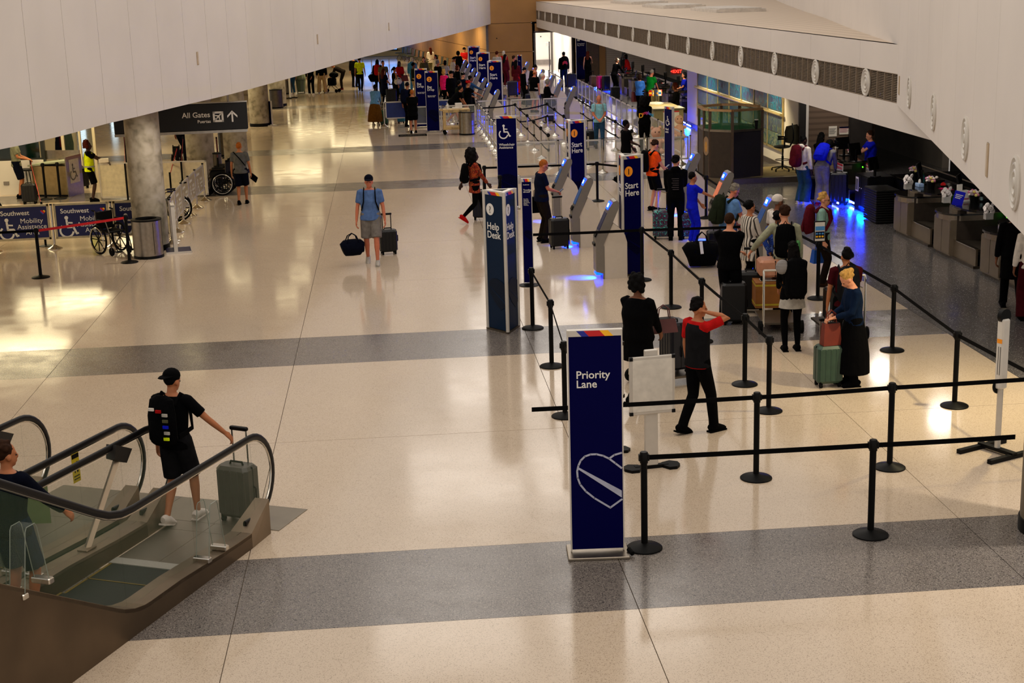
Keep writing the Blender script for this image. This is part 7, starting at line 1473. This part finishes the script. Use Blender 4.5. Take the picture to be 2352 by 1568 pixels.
# far middle crowd round the left kiosks
far([
    (hp(988, 109, 1.66), 1.66, 20, 'woman in a white jacket by the waiting seats', D(top='white', bot='olive', hair='long', hc='auburn', skin='l', fem=True, sleeve='long', hem=-.14, L='front')),
    (hp(973, 132, 1.64), 1.64, 178, 'red-haired woman facing the camera behind the bag drop signs', D(top='olive', bot='black', hair='long', hc='auburn', skin='l', fem=True, sleeve='long')),
    (hp(1000, 126, 1.66), 1.66, 130, 'woman with long black hair in a pale blouse far back', D(top='cream', bot='black', hair='long', hc='black', skin='m', fem=True, sleeve='long', L='up')),
    (hp(1005, 139, 1.76), 1.76, -50, 'grey-haired man in a black jacket behind the pink jacket', D(top='black', bot='black', hair='short', hc='grey', skin='r', sleeve='long', b=1.15)),
    (hp(1022, 139, 1.62), 1.62, -30, 'woman with black hair in a pale blue top far back', D(top='lgrey', bot='djeans', hair='bob', hc='black', skin='m', fem=True)),
    (hp(1037, 130, 1.7), 1.7, -78, 'dark-haired man in a white shirt bowing his head', D(top='white', bot='black', hair='short', hc='black', skin='m', sleeve='long', head=(0, 30), lean=.12, L='low', Rr='low')),
    (hp(1052, 117, 1.74), 1.74, -40, 'person in a black hoodie with the hood up far back', D(top='black', bot='black', hair='hood', hc='black', sleeve='long', b=1.15, L='front', Rr='front')),
    (hp(1066, 109, 1.78), 1.78, 200, 'man in a red shirt and cap by the farthest start pillar', D(top='red', bot='black', hair='buzz', hc='black', skin='m', cap='black', L='front', Rr='front')),
    (hp(1019, 159, 1.68), 1.68, -48, 'blonde woman in a bright pink padded jacket', D(top='pink', bot='black', hair='bob', hc='blond', skin='l', fem=True, sleeve='long', b=1.1, hem=-.14, Rr='low')),
    (hp(1036, 163, 1.78), 1.78, -150, 'tall man in black with a cap right of the pink jacket', D(top='black', bot='black', hair='short', hc='black', skin='l', sleeve='long', b=1.15, cap='black', L='side')),
    (hp(1050, 150, 1.66), 1.66, -70, 'dark-haired person in black behind the tall man in black', D(top='black', bot='djeans', hair='bob', hc='auburn', skin='m', sleeve='long')),
    (hp(1062, 166, 1.74), 1.74, -75, 'man in a black cap and navy shirt at a left kiosk', D(top='navy', bot='black', hair='short', hc='grey', skin='l', cap='black', sleeve='long', Rr='reach')),
    (fp(1043, 290), 1.72, -75, 'man in black shorts bending over a red suitcase', D(top='black', bot='black', hair='short', hc='black', skin='m', lean=.8, L='bend', Rr='bend', feet='walk', shoe='white', legs='short')),
    (hp(1074, 184, 1.74), 1.74, -75, 'man in a red and white cap and black T-shirt at a kiosk', D(top='black', bot='black', hair='short', hc='black', skin='m', cap='red', Rr='reach', L='front', b=1.1)),
    (hp(1080, 174, 1.7), 1.7, -80, 'person in a blue jacket pointing at a kiosk', D(top='jeans', bot='black', hair='short', hc='black', skin='b', sleeve='long', Rr='reach')),
    (hp(1054, 185, 1.72), 1.72, -60, 'person in a dark camouflage top with a blue bag', D(top='dgreen', bot='black', hair='short', hc='black', skin='m', sleeve='long')),
    # far right kiosks
    (hp(1141, 118, 1.78), 1.78, -24, 'young man in a grey shirt with black braces', D(top='lgrey', bot='djeans', hair='short', hc='auburn', skin='l', sleeve='long')),
    (hp(1157, 117, 1.7), 1.7, -40, 'white-haired person behind the woman in maroon', D(top='red', bot='black', hair='bob', hc='white', skin='l', sleeve='long')),
    (hp(1160, 125, 1.68), 1.68, -50, 'woman with long dark hair in a maroon outfit', D(top='wine', bot='wine', shoe='white', hair='long', hc='dark', skin='m', fem=True, sleeve='long')),
    (hp(1180, 128, 1.74), 1.74, -78, 'man in a black shirt and jeans at a far right kiosk', D(top='navyd', bot='jeans', hair='short', hc='brown', skin='r', Rr='reach', b=1.1)),
    (hp(1185, 138, 1.66), 1.66, -30, 'woman with long hair in a red coat with a brown bag', D(top='wine', bot='red', hair='long', hc='dark', skin='m', fem=True, sleeve='long', hem=-.25)),
    (hp(1201, 155, 1.64), 1.64, -72, 'dark-haired person in black looking down at a kiosk', D(top='black', bot='black', hair='short', hc='black', skin='l', sleeve='long', head=(0, 28))),
    (hp(1222, 148, 1.76), 1.76, -60, 'tall dark-haired person in black bowing toward a kiosk', D(top='black', bot='black', hair='short', hc='black', skin='m', sleeve='long', head=(0, 30), lean=.15)),
    (fp(1227, 258), 1.76, -42, 'balding man in a black shirt and grey shorts seen from behind', D(top='black', bot='lgrey', hair='bald', hc='copper', skin='r', legs='short', lean=.12, b=1.2, head=(0, 18), L='front', Rr='side')),
    (hp(1246, 168, 1.68), 1.68, -80, 'white-haired person in glasses beside the balding man', D(top='white', bot='charcoal', hair='short', hc='white', skin='l', sleeve='long')),
    (hp(1256, 183, 1.6), 1.6, -78, 'woman with grey curly hair in black holding a phone', D(top='black', bot='black', hair='curly', hc='grey', skin='l', fem=True, sleeve='long', L='front', Rr='front', b=1.12, head=(0, 20), key='curly')),
    (fp(1296, 200), 1.78, 4, 'man with a red emblem on his black backpack by the corridor', D(top='black', bot='djeans', hair='short', hc='black', skin='l', sleeve='long', key='redemb', b=1.1)),
    (fp(1351, 190), 1.66, -20, 'woman with long brown hair in a black sleeveless top', D(top='black', bot='black', hair='long', hc='auburn', skin='l', fem=True, sleeve='none', Rr='reach', legs='wide')),
    (hp(1411, 138, 1.62), 1.74, -62, 'person in a beige cap and black coat leaning over a counter', D(top='black', bot='black', hair='short', hc='brown', skin='l', sleeve='long', lean=.35, cap='cream', L='front', Rr='reach')),
    (hp(1433, 118, 1.72), 1.72, -60, 'person with long black hair behind the leaning person', D(top='black', bot='black', hair='long', hc='black', skin='d', sleeve='long')),
    (hp(1443, 125, 1.66), 1.7, 70, 'agent in a red jacket leaning over a far counter', D(top='red', bot='wine', hair='bob', hc='black', skin='d', sleeve='long', lean=.25, L='low', Rr='low', b=1.12)),
])
i = PEOPLE['redemb']; backpack(i, 'black backpack with a red emblem near the corridor', 'black', .4, .54, .16, .08)
part('emblem', MB().lathe([(0, 0), (.14, 0), (.14, .004), (0, .004)], 7, Matrix.Translation((0, -.33, 1.22)) @ Matrix.Rotation(PI / 2, 4, 'X')), REDP, i['o'])
suitcase(fp(1313, 203), 0, 'large black suitcase near the corridor with a white paper', 'black', .48, .68, .3, 0); suitcase(fp(1178, 222), 4, 'large dark purple ribbed suitcase in the far right crowd', 'black', .5, .68, .3, 0, m=mat('case_purple', (22, 12, 34), .35)); suitcase(fp(1216, 245), 0, 'dark blue suitcase beside the balding man', 'navy', .36, .5, .24, 0); suitcase(fp(1240, 252), 0, 'violet-blue suitcase behind the balding man', 'black', .4, .6, .25, 0, m=mat('case_violet', (30, 34, 84), .35)); suitcase(fp(1205, 222), 0, 'dark brown suitcase in the far right crowd', 'dbrown', .36, .5, .24, .1); suitcase(fp(1263, 282), 0, 'black flight case with raised handle near the pen panels', 'black', .36, .5, .26, .34, ribs=False); P_ = worldpt(PEOPLE['curly'], (.2, .1, .5)); duffel((P_.x, P_.y), 12, 'black handbag by the woman with curly grey hair', 'black', .34, .14, z=.55)
suitcase(fp(1066, 262), 0, 'red suitcase grasped by the bending man', 'red', .42, .58, .28, .12); suitcase(fp(1011, 272), 0, 'pale grey suitcase with raised handle left of the bending man', 'lgrey', .34, .48, .24, .34); suitcase(fp(1378, 206), 20, 'pink suitcase by the far counters', 'pink', .26, .62, .3, 0); suitcase(fp(1392, 207), 20, 'second pink and black suitcase by the far counters', 'black', .34, .64, .3, 0); suitcase(fp(1362, 203), 20, 'patterned grey suitcase by the far counters', 'black', .3, .58, .26, .2, m=mat('case_pattern', (120, 90, 70), .5)); suitcase(fp(1413, 228), 10, 'black suitcase standing before the blue floor glow', 'black', .42, .5, .28, 0)
suitcase(fp(1447, 372), 0, 'small pink and white suitcase behind the queue panels', 'black', .34, .42, .2, 0, m=mat('case_pinkwhite', (206, 160, 160), .4))
for q, (px, py, lab) in enumerate([(1507, 352, 'pale pink plush toy lying by the queue panels'), (1558, 318, 'second pale plush toy beyond the narrow sign')]):
    P_ = at(px, py); o = thing('plush_toy', lab, 'plush toy', (P_.x, P_.y, 0)); FUR = mat('plush_pink', (206, 160, 136), .95)
    part('body', MB().ell((0, 0, .28), (.22, .2, .28), 14, 9), FUR, o, smooth=True); part('head', MB().ell((0, -.05, .66), (.17, .16, .17), 14, 9), FUR, o, smooth=True)
    for s in (-1, 1): part('ear', MB().ell((s * .12, -.02, .8), (.06, .04, .06)), FUR, o, smooth=True); part('arm', MB().ell((s * .2, -.1, .4), (.07, .12, .07)), FUR, o, smooth=True); part('leg', MB().ell((s * .14, -.22, .09), (.08, .16, .09)), FUR, o, smooth=True); part('eye', MB().ell((s * .06, -.2, .69), (.018, .012, .02)), BLKP, o)
